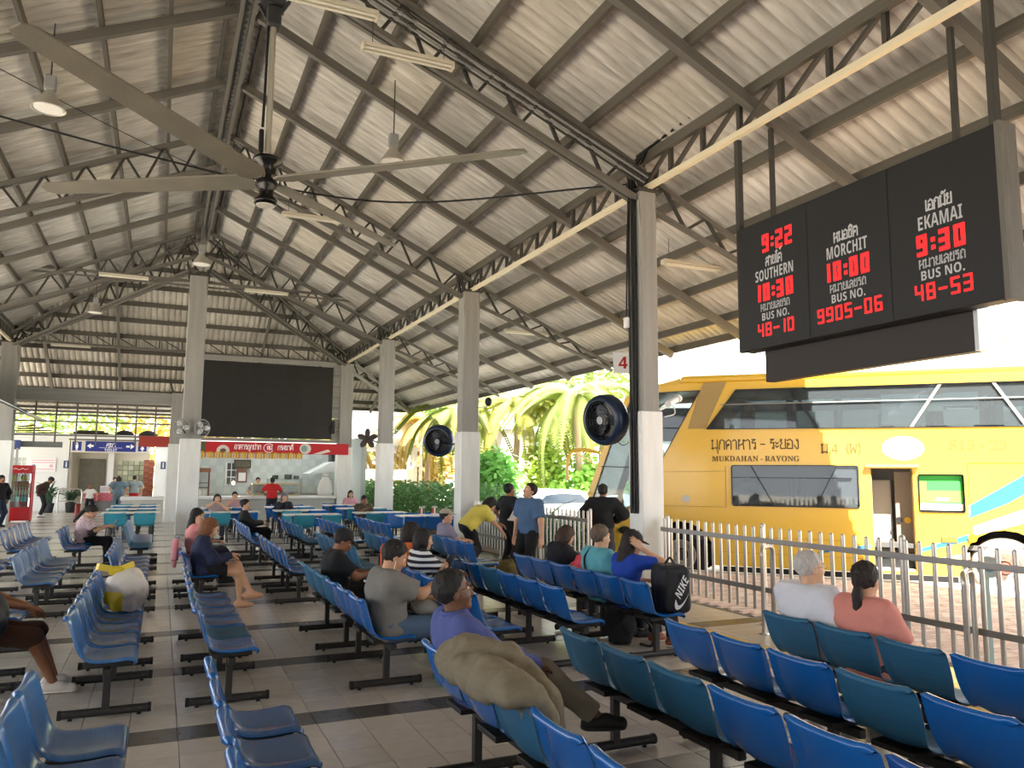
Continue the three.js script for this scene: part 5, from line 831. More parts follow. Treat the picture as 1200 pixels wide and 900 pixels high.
// stall table with red cloth, plants, trolley rail
{
  const g = thing('stall_table', 'stall table with red floral cloth near the toilets', 'table', null, [-2.35, 0, -38.6]);
  part('table_top', rbox(1.1, 0.05, 0.7, 0, 0.78, 0, 0.01), M.grey, g); part('cloth', rbox(1.14, 0.34, 0.74, 0, 0.66, 0, 0.02), mapped(again(mottle('#c0223a', '#e8b9c0', { seed: 99, n: 64, f: 10, f2: 20, contrast: 2.4 }), 2), 0.8), g); part('skirt', box(1.04, 0.46, 0.6, 0, 0.27, 0), M.grey, g); for (const [x, z] of [[-0.48, 0.28], [0.48, 0.28], [-0.48, -0.28], [0.48, -0.28]]) part('leg', box(0.04, 0.1, 0.04, x, 0.05, z), M.black, g);
  const bx = thing('sign_card', 'white card standing on the red stall cloth', 'card', null, [-2.15, 0.83, -38.4]); part('card', rbox(0.4, 0.3, 0.02, 0, 0.15, 0, 0.004), M.white, bx); part('lines', [box(0.3, 0.02, 0.004, 0, 0.2, 0.012), box(0.3, 0.02, 0.004, 0, 0.12, 0.012)], std('#6a78a0', 0.6), bx);
  const po = (l, x, z, s) => { const p = thing('potted_plant', l, 'plant', 'potted plants by the toilets', [x, 0, z]); part('pot', lathe([[0, 0], [0.16, 0], [0.22, 0.4], [0.19, 0.4], [0.17, 0.36], [0, 0.36]], 18), M.darkGrey, p); foliage(p, 70, 1.0 * s, () => V(rr(-0.1, 0.1), 0.35 + rr(0, 0.2), rr(-0.1, 0.1)), leafMat('#3f6a48'), strapG, true); };
  po('broad potted plant beside the white wing', -4.25, -38.4, 1.0); po('slender potted plant beside the steel rail', -3.45, -38.6, 0.9);
  const r = thing('steel_rail', 'steel hoop rail standing beside the potted plants', 'rail', null, [-3.35, 0, -37.8]); part('hoop', tube([[-0.5, 0, 0], [-0.5, 0.9, 0], [-0.45, 0.98, 0], [0.3, 0.98, 0], [0.35, 0.9, 0], [0.35, 0, 0]], 0.03, 8, 50), brush, r); part('mid_bar', rod([-0.5, 0.5, 0], [0.35, 0.5, 0], 0.02), brush, r);
  const bn = thing('rubbish_bin', 'small red cylinder bin on the floor before the stall', 'bin', null, [-2.75, 0, -33.5]); part('body', cyl(0.1, 0.09, 0.5, 0, 0.25, 0, 16), std('#8f2c22', 0.5), bn); part('lid', cyl(0.105, 0.1, 0.04, 0, 0.52, 0, 16), std('#6d2018', 0.5), bn);
}
// ---------------------------------------------------------------- canteen tables and chairs
{
  const legG = merge([rod([0.1, 0.42, -0.17], [0.04, 0, -0.19], 0.014, 6), rod([0.1, 0.42, 0.17], [0.04, 0, 0.19], 0.014, 6), rod([0.38, 0.42, -0.17], [0.42, 0, -0.19], 0.014, 6), rod([0.38, 0.42, 0.17], [0.42, 0, 0.19], 0.014, 6)]).translate(-0.24, 0, 0);
  const legs = [[0.1, -0.17, 0.04, -0.19], [0.1, 0.17, 0.04, 0.19], [0.38, -0.17, 0.42, -0.19], [0.38, 0.17, 0.42, 0.19]].map(([a, b, c, d]) => rod([a - 0.24, 0.42, b], [c - 0.24, 0, d], 0.014, 6)), sh = SHELL.clone().translate(-0.24, 0, 0), protos = {};
  const ENDS = { 2: ['toilet end', 'bus end'], 3: ['toilet end', 'middle', 'bus end'] };
  const chair = (col, x, z, turn, where, spot) => {
    const label = `${{ b: 'bright blue', c: 'turquoise', g: 'grey-teal' }[col]} chair, ${spot}, ${where.replace('the table', 'table').replace('the second', 'second').replace('the third', 'third').replace('the blue', 'blue')}`, group = 'canteen chairs';
    const g = thing('canteen_chair', label, 'chair', group, [x, 0, z], turn); part('seat_shell', sh, seatMat[col], g); for (const l of legs) part('leg', l, M.black, g);
  };
  const top = rbox(1.35, 0.035, 0.62, 0, 0.72, 0, 0.012), tm2 = std('#dcdcd4', 0.35), fr = std('#3c3d3f', 0.5);
  const sets = [[-0.62, -22.1, 'cc', 'gg', 'the table nearest the turquoise aisle end'], [-0.62, -24.2, 'cc', 'bb', 'the second table toward the toilets'], [-0.62, -26.3, 'cc', 'cc', 'the third table toward the toilets'], [1.75, -21.7, 'cb', 'bb', 'the table of the couple in pale shirts'], [1.8, -24.4, 'bb', 'cb', 'the table behind the couple'], [3.5, -19.9, 'cc', 'cb', 'the table behind the turquoise pair'], [3.55, -22.2, 'cb', 'bb', 'the table of the headscarfed diner'], [3.6, -24.5, 'bc', 'bb', 'the table before the canteen counter'], [5.35, -20.4, 'cc', 'bb', 'the table of the man in camouflage'], [5.45, -23.0, 'cc', 'bb', 'the table of the woman in pink by the hedge'], [5.5, -25.4, 'bb', 'bb', 'the table under the range hood end'], [6.0, -18.6, 'bbb', 'bbb', 'the blue table by the hedge']];
  for (const [x, z, near, far, where] of sets) {
    const t = thing('canteen_table', `white canteen table, ${where.replace(/^the table (of|behind|before|under|nearest) /, '$1 ').replace(/^the /, '')}`, 'table', 'canteen tables', [x, 0, z]);
    part('table_top', top, tm2, t); for (const s of [-1, 1]) { part('leg', box(0.05, 0.7, 0.05, s * 0.45, 0.35, 0), fr, t); part('foot', box(0.05, 0.03, 0.5, s * 0.45, 0.016, 0), fr, t); } part('apron', box(1.0, 0.05, 0.05, 0, 0.68, 0), fr, t);
    [...near].forEach((c, i) => chair(c, x + (i - (near.length - 1) / 2) * (near.length > 2 ? 0.5 : 0.66), z + 0.62, Math.PI / 2 + rr(-0.06, 0.06), where, 'hall side, ' + ENDS[near.length][i]));
    [...far].forEach((c, i) => chair(c, x + (i - (far.length - 1) / 2) * (far.length > 2 ? 0.5 : 0.66), z - 0.62, -Math.PI / 2 + rr(-0.06, 0.06), where, 'kitchen side, ' + ENDS[far.length][i]));
  }
  for (const [x, z, l] of [[5.9, -18.5, 'condiment caddy on the blue table by the hedge'], [6.3, -18.7, 'small condiment caddy on the blue table by the hedge']]) { const t = thing('condiment_caddy', l, 'caddy', 'condiments', [x, 0.74, z]); part('tray', rbox(0.16, 0.03, 0.12, 0, 0.015, 0, 0.005), M.white, t); for (let i = 0; i < 3; i++) { const b = part('bottle', cyl(0.02, 0.02, 0.14, -0.05 + i * 0.05, 0.1, 0, 10), std(['#b03020', '#e8e4d8', '#6a4a22'][i], 0.4), t); part('cap', cyl(0.012, 0.014, 0.04, -0.05 + i * 0.05, 0.19, 0, 8), M.white, b); } }
}
// ---------------------------------------------------------------- people: smooth-joined limbs meshed with surface nets
function nets(f, lo, hi, c) {
  const n = [0, 1, 2].map((i) => Math.max(3, Math.ceil((hi[i] - lo[i]) / c) + 1)), [X, Y, Z] = n, F = new Float32Array(X * Y * Z), id = new Int32Array(X * Y * Z).fill(-1), P = [], I = [];
  for (let k = 0, o = 0; k < Z; k++) for (let j = 0; j < Y; j++) for (let i = 0; i < X; i++, o++) F[o] = f(lo[0] + i * c, lo[1] + j * c, lo[2] + k * c);
  const A = 1, B = X, C = X * Y, off = [0, A, B, A + B, C, A + C, B + C, A + B + C], E = [[0, 1], [2, 3], [4, 5], [6, 7], [0, 2], [1, 3], [4, 6], [5, 7], [0, 4], [1, 5], [2, 6], [3, 7]], cx = [0, 1, 0, 1, 0, 1, 0, 1], cy = [0, 0, 1, 1, 0, 0, 1, 1], cz = [0, 0, 0, 0, 1, 1, 1, 1];
  for (let k = 0; k < Z - 1; k++) for (let j = 0; j < Y - 1; j++) for (let i = 0; i < X - 1; i++) {
    const o = i + j * B + k * C; let m = 0; for (let e = 0; e < 8; e++) if (F[o + off[e]] < 0) m++; if (!m || m === 8) continue;
    let x = 0, y = 0, z = 0, w = 0; for (const [a, b] of E) { const fa = F[o + off[a]], fb = F[o + off[b]]; if (fa < 0 !== fb < 0) { const t = fa / (fa - fb); x += cx[a] + (cx[b] - cx[a]) * t; y += cy[a] + (cy[b] - cy[a]) * t; z += cz[a] + (cz[b] - cz[a]) * t; w++; } }
    id[o] = P.length / 3; P.push(lo[0] + (i + x / w) * c, lo[1] + (j + y / w) * c, lo[2] + (k + z / w) * c);
  }
  const quad = (a, b, d, e, flip) => { if (a < 0 || b < 0 || d < 0 || e < 0) return; flip ? I.push(a, b, d, a, d, e) : I.push(a, d, b, a, e, d); };
  for (let k = 1; k < Z - 1; k++) for (let j = 1; j < Y - 1; j++) for (let i = 1; i < X - 1; i++) {
    const o = i + j * B + k * C, s = F[o] < 0;
    if (s !== F[o + A] < 0) quad(id[o - B - C], id[o - C], id[o], id[o - B], s); if (s !== F[o + B] < 0) quad(id[o - A - C], id[o - A], id[o], id[o - C], s); if (s !== F[o + C] < 0) quad(id[o - A - B], id[o - B], id[o], id[o - A], s);
  }
  const g = new THREE.BufferGeometry(); g.setAttribute('position', new THREE.Float32BufferAttribute(P, 3)); g.setIndex(I); g.computeVertexNormals(); return planarUV(g, 'x', 'y', 3);
}
const cap = (a, b, ra, rb = ra) => ({ a, b, ra, rb, d: b.clone().sub(a), L: Math.max(1e-9, a.distanceToSquared(b)) });
function dist(c, x, y, z) { const px = x - c.a.x, py = y - c.a.y, pz = z - c.a.z; let t = (px * c.d.x + py * c.d.y + pz * c.d.z) / c.L; const u = t; t = t < 0 ? 0 : t > 1 ? 1 : t; const qx = px - c.d.x * t, qy = py - c.d.y * t, qz = pz - c.d.z * t; let r = Math.sqrt(qx * qx + qy * qy + qz * qz) - (c.ra + (c.rb - c.ra) * t); if (c.end !== undefined) r = Math.max(r, (u - c.end) * Math.sqrt(c.L)); return r; }
const smin = (a, b, k) => { const h = Math.max(k - Math.abs(a - b), 0) / k; return Math.min(a, b) - h * h * k * 0.25; };
const blob = (cs, k, grow = 0) => (x, y, z) => { let d = 9; for (const c of cs) d = smin(d, dist(c, x, y, z), k); return d - grow; };
function box3(cs, pad) { const lo = [9, 9, 9], hi = [-9, -9, -9]; for (const c of cs) for (const [p, r] of [[c.a, c.ra], [c.b, c.rb]]) ['x', 'y', 'z'].forEach((q, i) => { lo[i] = Math.min(lo[i], p[q] - r - pad); hi[i] = Math.max(hi[i], p[q] + r + pad); }); return [lo, hi]; }
const mesher = (cs, k, cell, grow = 0, extra) => { const f = blob(cs, k, grow), [lo, hi] = box3(cs, grow + 0.07); return nets(extra ? (x, y, z) => extra(f(x, y, z), x, y, z) : f, lo, hi, cell); };
function ik(a, t, l1, l2, pole) {
  const d = t.clone().sub(a); let L = d.length(); const m = (l1 + l2) * 0.995; if (L > m) { d.multiplyScalar(m / L); L = m; t = a.clone().add(d); }
  const u = d.clone().normalize(), k = (l1 * l1 - l2 * l2 + L * L) / (2 * L), h = Math.sqrt(Math.max(0, l1 * l1 - k * k)), p = pole.clone().addScaledVector(u, -pole.dot(u)).normalize();
  return [a.clone().addScaledVector(u, k).addScaledVector(p, h), t];
}
const vec = (a) => V(...a);
function handBones(w, dir, palm, side, curl) {      // palm, four fingers of unequal length and a thumb leaving the side of the palm
  dir = dir.clone().normalize(); palm = palm.clone().addScaledVector(dir, -palm.dot(dir)).normalize(); const lat = dir.clone().cross(palm).multiplyScalar(side), o = [];
  const at = (f, l, p) => w.clone().addScaledVector(dir, f).addScaledVector(lat, l).addScaledVector(palm, p);
  [[0.028, 0.073], [0.009, 0.082], [-0.01, 0.076], [-0.028, 0.06]].forEach(([l, len], i) => {
    const kn = at(0.088 - Math.abs(i - 1) * 0.005, l, 0); o.push(cap(at(0.01, l * 0.6, 0), kn, 0.017, 0.0125)); let p = kn, a = curl * 0.5;
    for (const [s, r] of [[0.46, 0.0095], [0.3, 0.0085], [0.24, 0.0075]]) { const q = p.clone().addScaledVector(dir, Math.cos(a) * len * s).addScaledVector(palm, Math.sin(a) * len * s).addScaledVector(lat, l * 0.08); o.push(cap(p, q, r, r - 0.001)); p = q; a += curl * 0.8; }
  });
  const t0 = at(0.025, 0.028, 0.006), t1 = at(0.062, 0.052, 0.018 + 0.01 * curl), t2 = at(0.09, 0.05, 0.03 + 0.02 * curl); o.push(cap(t0, t1, 0.014, 0.011), cap(t1, t2, 0.0105, 0.0085));
  return o;
}
const hairs = new Map(), hairOf = (c) => { if (!hairs.has(c)) hairs.set(c, mapped(again(mottle(c, '#' + new THREE.Color(c).lerp(new THREE.Color('#3a2c22'), 0.35).getHexString(), { n: 32, seed: 130, f: 6, f2: 14, contrast: 1.6 }), 4, 1.2), 0.72)); return hairs.get(c); };
const skinTones = { a: '#b98a68', b: '#8a5a3c', c: '#d2a382', d: '#c99a7a', e: '#6a4630' };
function person(o) {
  const S = o.s ?? 0.97, near = o.near ?? 0, cell = [0.032, 0.022, 0.0165][near], sit = o.sit !== false, fem = o.fem ? 0.9 : 1;
  const g = thing('person', o.label, 'person', null, o.pos, o.turn ?? 0);
  const P = V(sit ? 0.035 : 0, sit ? 0.505 : 0.9 * S, 0), lean = (o.lean ?? (sit ? -0.3 : 0)) - (sit ? 0.12 : 0), bend = o.bend ?? (sit ? 0.35 : 0.05), roll = o.roll ?? 0;
  const up1 = V(Math.sin(lean), Math.cos(lean), roll).normalize(), up2 = V(Math.sin(lean + bend), Math.cos(lean + bend), roll).normalize(), R = V(0, 0, 1);
  const W = P.clone().addScaledVector(up1, (sit ? 0.13 : 0.14) * S), C = W.clone().addScaledVector(up1.clone().lerp(up2, 0.5).normalize(), (sit ? 0.155 : 0.17) * S), N = C.clone().addScaledVector(up2, 0.155 * S);
  const hp = lean + bend + (o.nod ?? 0), hy = o.look ?? 0, Q = new THREE.Quaternion().setFromEuler(new THREE.Euler(o.tilt ?? 0, -hy, -hp, 'YZX')), hu = V(0, 1, 0).applyQuaternion(Q), hf = V(1, 0, 0).applyQuaternion(Q), hs = V(0, 0, 1).applyQuaternion(Q);
  const H = N.clone().addScaledVector(up2, 0.035 * S).addScaledVector(hu, 0.1 * S).addScaledVector(hf, 0.025 * S), fwd = V(up2.y, -up2.x, 0);
  const hl = (f, u, s) => H.clone().addScaledVector(hf, f * S).addScaledVector(hu, u * S).addScaledVector(hs, s * S);
  const sw = 0.185 * S * fem, Z = (p, z) => p.clone().addScaledVector(R, z), bulk = (o.bulk ?? 1) * (o.fem ? 0.92 : 1);
  const torso = [cap(Z(P, -0.075 * S), Z(P, 0.075 * S), 0.115 * S * (o.fem ? 1.08 : 1) * (o.bulk ?? 1)), cap(Z(W, -0.06 * S), Z(W, 0.06 * S), 0.107 * S * bulk), cap(Z(C, -0.085 * S), Z(C, 0.085 * S), 0.117 * S * bulk), cap(Z(N, -sw * 0.8).addScaledVector(up2, -0.055 * S), Z(N, sw * 0.8).addScaledVector(up2, -0.055 * S), 0.062 * S), cap(P, W, 0.12 * S * bulk), cap(W, C, 0.12 * S * bulk)];
  const limbs = [], sleeves = [], legs = [], hands = [], shoes = [], arm = {}, leg = {};
  for (const [key, s] of [['R', 1], ['L', -1]]) {
    const sh = Z(N, s * sw).addScaledVector(up2, -0.065 * S), tgt = o['q' + key] ? hl(...o['q' + key]) : o['h' + key] ? vec(o['h' + key]).multiply(V(1, 1, 1)) : P.clone().add(V(sit ? 0.3 : 0.05, sit ? 0.14 : -0.02, s * (sit ? 0.12 : 0.27)));
    const [el, wr] = ik(sh, tgt, 0.285 * S, 0.25 * S, o['e' + key] ? vec(o['e' + key]) : sit ? V(-0.6, -0.6, s * 0.7) : V(-0.3, -0.5, s));
    limbs.push(cap(sh, el, 0.05 * S * bulk, 0.04 * S), cap(el, wr, 0.041 * S, 0.028 * S));
    const sl = o.sleeve ?? 0.5, wide = o.loose ?? 0.014; const u = cap(sh, el, 0.054 * S * bulk + wide, 0.046 * S + wide); if (sl < 0.99) u.end = sl * 1.4; sleeves.push(u); if (sl >= 0.99) { const fa = cap(el, wr, 0.043 * S + wide * 0.8, 0.031 * S + wide * 0.8); fa.end = (sl - 0.99) * 9 + 0.92; sleeves.push(fa); }
    const hd = o['d' + key] ? vec(o['d' + key]) : wr.clone().sub(el).add(V(0, -0.02, 0)); hands.push(handBones(wr, hd, o['p' + key] ? vec(o['p' + key]) : V(0.1, -1, -s * 0.35), -s, o.curl ?? 0.5)); arm[key] = { sh, el, wr, hd: hd.clone().normalize() };
    const hip = P.clone().add(V(0.02, -0.02, s * 0.085 * S)), an = o['f' + key] ? vec(o['f' + key]) : V(sit ? 0.46 : 0, 0.085, s * (sit ? 0.12 : 0.1)), [kn, ak] = ik(hip, an, 0.42 * S, 0.41 * S, o['k' + key] ? vec(o['k' + key]) : V(0.6, 1, s * 0.12));
    legs.push(cap(hip, kn, 0.083 * S * bulk, 0.056 * S), cap(kn, ak, 0.056 * S, 0.036 * S)); const td = o['t' + key] ? vec(o['t' + key]).normalize() : V(1, 0, s * 0.12).normalize(), heel = ak.clone().addScaledVector(td, -0.045 * S).add(V(0, -0.045, 0)), toe = ak.clone().addScaledVector(td, 0.15 * S).add(V(0, -0.052, 0)); shoes.push([cap(heel, ak.clone().addScaledVector(td, 0.06 * S).add(V(0, -0.035, 0)), 0.036 * S, 0.038 * S), cap(heel, toe, 0.034 * S, 0.03 * S)]); leg[key] = { hip, kn, ak, td };
  }
  const neck = cap(N.clone().addScaledVector(up2, -0.03), hl(-0.015, -0.07, 0), 0.055 * S, 0.052 * S);
  // body: torso, limbs and neck in one grid; head and hands in finer grids of the same mesh
  const headF = (x, y, z) => {
    const dx = x - H.x, dy = y - H.y, dz = z - H.z, f = (dx * hf.x + dy * hf.y + dz * hf.z) / S, u = (dx * hu.x + dy * hu.y + dz * hu.z) / S, s = (dx * hs.x + dy * hs.y + dz * hs.z) / S, as = Math.abs(s);
    const el = (a, b, c, ra, rb, rc) => { const q = Math.hypot((f - a) / ra, (u - b) / rb, (as - c) / rc); return (q - 1) * Math.min(ra, rb, rc); };
    let d = el(-0.012, 0.03, 0, 0.1, 0.096, 0.077); d = smin(d, el(0.028, -0.035, 0, 0.066, 0.088, 0.058), 0.03); d = smin(d, el(0.066, -0.098, 0, 0.03, 0.024, 0.028), 0.03); d = smin(d, el(0.055, -0.035, 0.035, 0.032, 0.03, 0.022), 0.02);
    d = smin(d, el(0.085, 0.03, 0.03, 0.014, 0.01, 0.024), 0.015); const e = el(0.1, 0.006, 0.033, 0.018, 0.015, 0.019); d = -smin(-d, e, 0.012);
    const nt = Math.max(0, Math.min(1, (0.02 - u) / 0.055)), nr = Math.hypot(f - (0.088 + 0.022 * nt), Math.max(0, u - 0.02, -0.035 - u), s) - (0.009 + 0.007 * nt); d = smin(d, nr, 0.012); d = smin(d, el(0.1, -0.037, 0.012, 0.011, 0.009, 0.009), 0.008);
    d = smin(d, el(0.093, -0.06, 0.006, 0.008, 0.0055, 0.018), 0.006); d = smin(d, el(0.089, -0.072, 0.004, 0.009, 0.006, 0.016), 0.006); d = smin(d, el(-0.008, -0.012, 0.079, 0.02, 0.033, 0.009), 0.006); return d * S;
  };
  const skin = std(skinTones[o.skin ?? 'a'], 0.55), hc = [0.016, 0.01, 0.006][near], hb = 0.16 * S, geos = [mesher([...torso.map((c) => cap(c.a, c.b, c.ra - 0.022, c.rb - 0.022)), ...limbs, ...legs, ...(o.barefoot ? shoes.flat() : []), neck], 0.05, cell), nets((x, y, z) => smin(headF(x, y, z), dist(neck, x, y, z), 0.02), [H.x - hb, H.y - hb, H.z - hb], [H.x + hb, H.y + hb, H.z + hb], hc)];
  for (const h of hands) geos.push(mesher(h, 0.008, [0.009, 0.0065, 0.0048][near]));
  const body = part('body', geos, skin, g);
  const wr = (x, y, z, a, f) => a * (pn.noise(x * f, y * f * 1.3, z * f) + 0.5 * pn.noise(x * f * 2.3, y * f * 2.1, z * f * 2.7)), fold = near ? 0.011 : 0.006;
  // clothes
  const top = std(o.top ?? '#666', 0.9), mat1 = o.topMat ?? top, loose = o.loose ?? 0.014, hem = o.hem ?? (sit ? -0.1 : -0.06);
  part('shirt', mesher([...torso, ...sleeves, cap(neck.a, neck.b, 0.06 * S, 0.056 * S)], 0.05, cell, loose * 0.6, (d, x, y, z) => Math.max(d + wr(x, y, z, fold, 9) - fold * 0.45, hem - ((x - P.x) * up1.x + (y - P.y) * up1.y), (x - N.x) * up2.x + (y - N.y) * up2.y - (o.collar ?? 0.026))), mat1, g);
  if (o.collar > 0.028) part('collar', new THREE.TorusGeometry(0.062 * S, 0.016, 8, 24).rotateX(Math.PI / 2).rotateZ(-(lean + bend) - 0.15).translate(N.x + up2.x * 0.02, N.y + up2.y * 0.02, N.z), mat1, g);
  const cover = o.legs ?? 1, lg = legs.map((c, i) => { const q = cap(c.a, c.b, c.ra + 0.008, c.rb + (i % 2 ? 0.024 : 0.016)); if (i % 2) q.end = Math.max(0.02, cover * 2 - 1.06); else if (cover < 0.5) q.end = cover * 2; return q; }).filter((c, i) => cover >= 0.5 || i % 2 === 0);
  if (!o.noTrousers) part(o.legName ?? 'trousers', mesher([torso[0], ...lg], 0.045, cell, 0.011, (d, x, y, z) => Math.max(d + wr(x, y, z, fold * 0.8, 8), (x - P.x) * up1.x + (y - P.y) * up1.y - (hem < -0.05 ? (sit ? 0.05 : 0.01) : 0.09))), std(o.bottom ?? '#222', 0.9), g);
  const shm = std(o.shoe ?? '#151515', 0.6), solem = std(o.sole ?? '#2a2a2a', 0.7);
  if (!o.barefoot) shoes.forEach((c, i) => { const a = leg[i ? 'L' : 'R'].ak, low = a.y - 0.083 * 1; const sh = part('shoe', mesher(c, 0.03, near ? 0.008 : 0.014, 0.008, (d, x, y) => Math.max(d, low - y + 0.006)), shm, g); if (near) part('sole', mesher(c, 0.03, 0.008, 0.013, (d, x, y) => Math.max(d, low - y + 0.002, y - low - 0.022)), solem, sh); });
  // hair and headwear
  const hairM = hairOf(o.hair ?? '#0c0a09'), style = o.style ?? 'short', loc = (x, y, z) => { const dx = (x - H.x) / S, dy = (y - H.y) / S, dz = (z - H.z) / S; return [dx * hf.x + dy * hf.y + dz * hf.z, dx * hu.x + dy * hu.y + dz * hu.z, dx * hs.x + dy * hs.y + dz * hs.z]; };
  const ell = (f, u, s, a, b, c, ra, rb, rc) => (Math.hypot((f - a) / ra, (u - b) / rb, (s - c) / rc) - 1) * Math.min(ra, rb, rc), st = (f, u, s) => 0.006 * pn.noise(f * 70, u * 30, s * 70) + 0.006 * pn.noise(f * 24 + 5, u * 14, s * 24);
  const long = ['long', 'pony', 'bob'].includes(style), hairF = (x, y, z) => {
    const [f, u, s] = loc(x, y, z); let d = Math.max(ell(f, u, s, -0.016, 0.036, 0, 0.112, 0.106, 0.09), f * 0.8 - u * 0.62 - (o.hairline ?? 0.014), (style === 'short' ? -0.07 : -0.1) - u);
    if (style === 'bald') d = Math.max(ell(f, u, s, -0.014, 0.032, 0, 0.106, 0.1, 0.083), f * 0.8 - u * 0.62 - 0.008, -0.075 - u);
    if (style === 'bob') d = smin(d, Math.max(ell(f, u, s, -0.03, -0.02, 0, 0.112, 0.15, 0.112), f - 0.035, -0.14 - u), 0.02);
    if (style === 'long') { d = smin(d, Math.max(ell(f, u, s, -0.05, -0.12, 0, 0.085, 0.26, 0.105), f - 0.02, -(o.hairLen ?? 0.34) - u), 0.03); }
    if (style === 'pony') { d = smin(d, ell(f, u, s, -0.115, -0.0, 0, 0.035, 0.035, 0.035), 0.03); d = smin(d, ell(f, u, s, -0.125, -0.16, 0, 0.036, 0.17, 0.036), 0.03); }
    if (style === 'bun') d = smin(d, ell(f, u, s, -0.1, 0.07, 0, 0.045, 0.045, 0.05), 0.02);
    return (d + st(f, u, s)) * S;
  };
  const hb2 = 0.16 * S, dn = style === 'long' || style === 'pony' ? 0.4 : 0.22, corners = [hl(-0.17, 0.16, 0), hl(0.12, 0.16, 0), hl(-0.17, -dn, 0), hl(0.12, -dn, 0)], mn = (k) => Math.min(...corners.map((c) => c[k])), mx = (k) => Math.max(...corners.map((c) => c[k]));
  part('hair', nets(hairF, [mn('x') - 0.02, mn('y'), Math.min(H.z, mn('z')) - hb2], [mx('x') + 0.02, mx('y') + 0.01, Math.max(H.z, mx('z')) + hb2], hc), hairM, g);
  const HM = new THREE.Matrix4().makeBasis(hf, hu, hs).setPosition(H), inHead = (geo) => geo.scale(S, S, S).applyMatrix4(HM);
  if (near || o.face) { for (const s of [-1, 1]) { const e = part('eye', inHead(new THREE.SphereGeometry(0.0125, 12, 8).translate(0.0795, 0.006, s * 0.032)), std('#e6e0d8', 0.3), g); part('iris', inHead(new THREE.SphereGeometry(0.0065, 8, 6).translate(0.0865, 0.005, s * 0.033)), M.blackGloss, e); part('eyebrow', inHead(tube([[0.094, 0.026, s * 0.014], [0.096, 0.033, s * 0.03], [0.084, 0.029, s * 0.05]], 0.0042, 5, 10)), hairM, g); } part('lips', inHead(tube([[0.09, -0.066, -0.02], [0.1, -0.0655, 0], [0.09, -0.066, 0.02]], 0.0052, 6, 10)), std('#8a4a40', 0.5), g); }
  if (o.cap) { const c = part('cap', inHead(merge([new THREE.SphereGeometry(1, 24, 14, 0, 6.2832, 0, 1.45).scale(0.12, 0.1, 0.098).translate(-0.014, 0.048, 0), ball(0.009, -0.014, 0.148, 0, 8)])), std(o.cap, 0.8), g); if (!o.noBrim) part('brim', inHead(new THREE.SphereGeometry(1, 20, 8).scale(0.09, 0.009, 0.078).rotateZ(-0.18).translate(0.105, 0.05, 0)), std(o.brim ?? o.cap, 0.8), c); }
  if (o.glasses) { const q = []; for (const s of [-1, 1]) { q.push(new THREE.TorusGeometry(0.02, 0.0016, 5, 20).rotateY(Math.PI / 2).scale(1, 0.75, 1.1).translate(0.108, 0.004, s * 0.031), tube([[0.106, 0.01, s * 0.054], [0.06, 0.012, s * 0.076], [-0.02, 0.006, s * 0.086]], 0.0018, 5, 12)); } q.push(rod([0.11, 0.008, -0.01], [0.11, 0.008, 0.01], 0.0018, 5)); const gl = part('glasses', inHead(merge(q)), std('#8d7a45', 0.3, { metalness: 0.8 }), g); for (const s of [-1, 1]) part('lens', inHead(new THREE.CylinderGeometry(0.019, 0.019, 0.002, 18).rotateZ(Math.PI / 2).scale(1, 0.75, 1.1).translate(0.108, 0.004, s * 0.031)), phys({ transmission: 0.95, roughness: 0.02, thickness: 0 }), gl); }
  if (o.mask) part('face_mask', inHead(new THREE.SphereGeometry(1, 18, 12, 1.6, 3.1).scale(0.085, 0.05, 0.068).rotateY(Math.PI).translate(0.034, -0.058, 0)), std(o.mask, 0.8), g);
  const info = { g, P, W, C, N, H, up1, up2, fwd, hf, hu, hs, hl, arm, leg, S, sw, inHead };
  o.extra?.(info); return info;
}
function hold(name, label, category, geo, mat, info, at, group) { const p = info.g.localToWorld(at.clone()); }
const world = (info, v) => { info.g.updateMatrixWorld(true); return info.g.localToWorld(v.clone()); };
function phone(info, key, label, off = [0.05, 0.03, 0], rot = [0.3, 0, -0.5]) { const a = info.arm[key], p = world(info, a.wr.clone().addScaledVector(a.hd, 0.1).add(V(...off))); const t = thing('smartphone', label, 'phone', null, p.toArray(), info.g.rotation.y); const b = part('case', rbox(0.012, 0.15, 0.074, 0, 0.02, 0, 0.005), M.black, t); b.rotation.set(...rot); const sc = part('screen', box(0.002, 0.135, 0.066, -0.0075, 0.02, 0), std('#20262e', 0.1), t); sc.rotation.set(...rot); }
function strap(info, pts, r = 0.012, c = '#1a1a1c', name = 'bag_strap') { part(name, tube(pts, r, 5, 30), std(c, 0.8), info.g); }
// texture helpers for shirts
const stripes = (a, b, n) => { const t = canvasTex(16, 256, (q) => { q.fillStyle = a; q.fillRect(0, 0, 16, 256); q.fillStyle = b; for (let i = 0; i < n; i++) q.fillRect(0, i * 256 / n, 16, 128 / n); }); t.wrapS = t.wrapT = THREE.RepeatWrapping; return mapped(t, 0.9); };
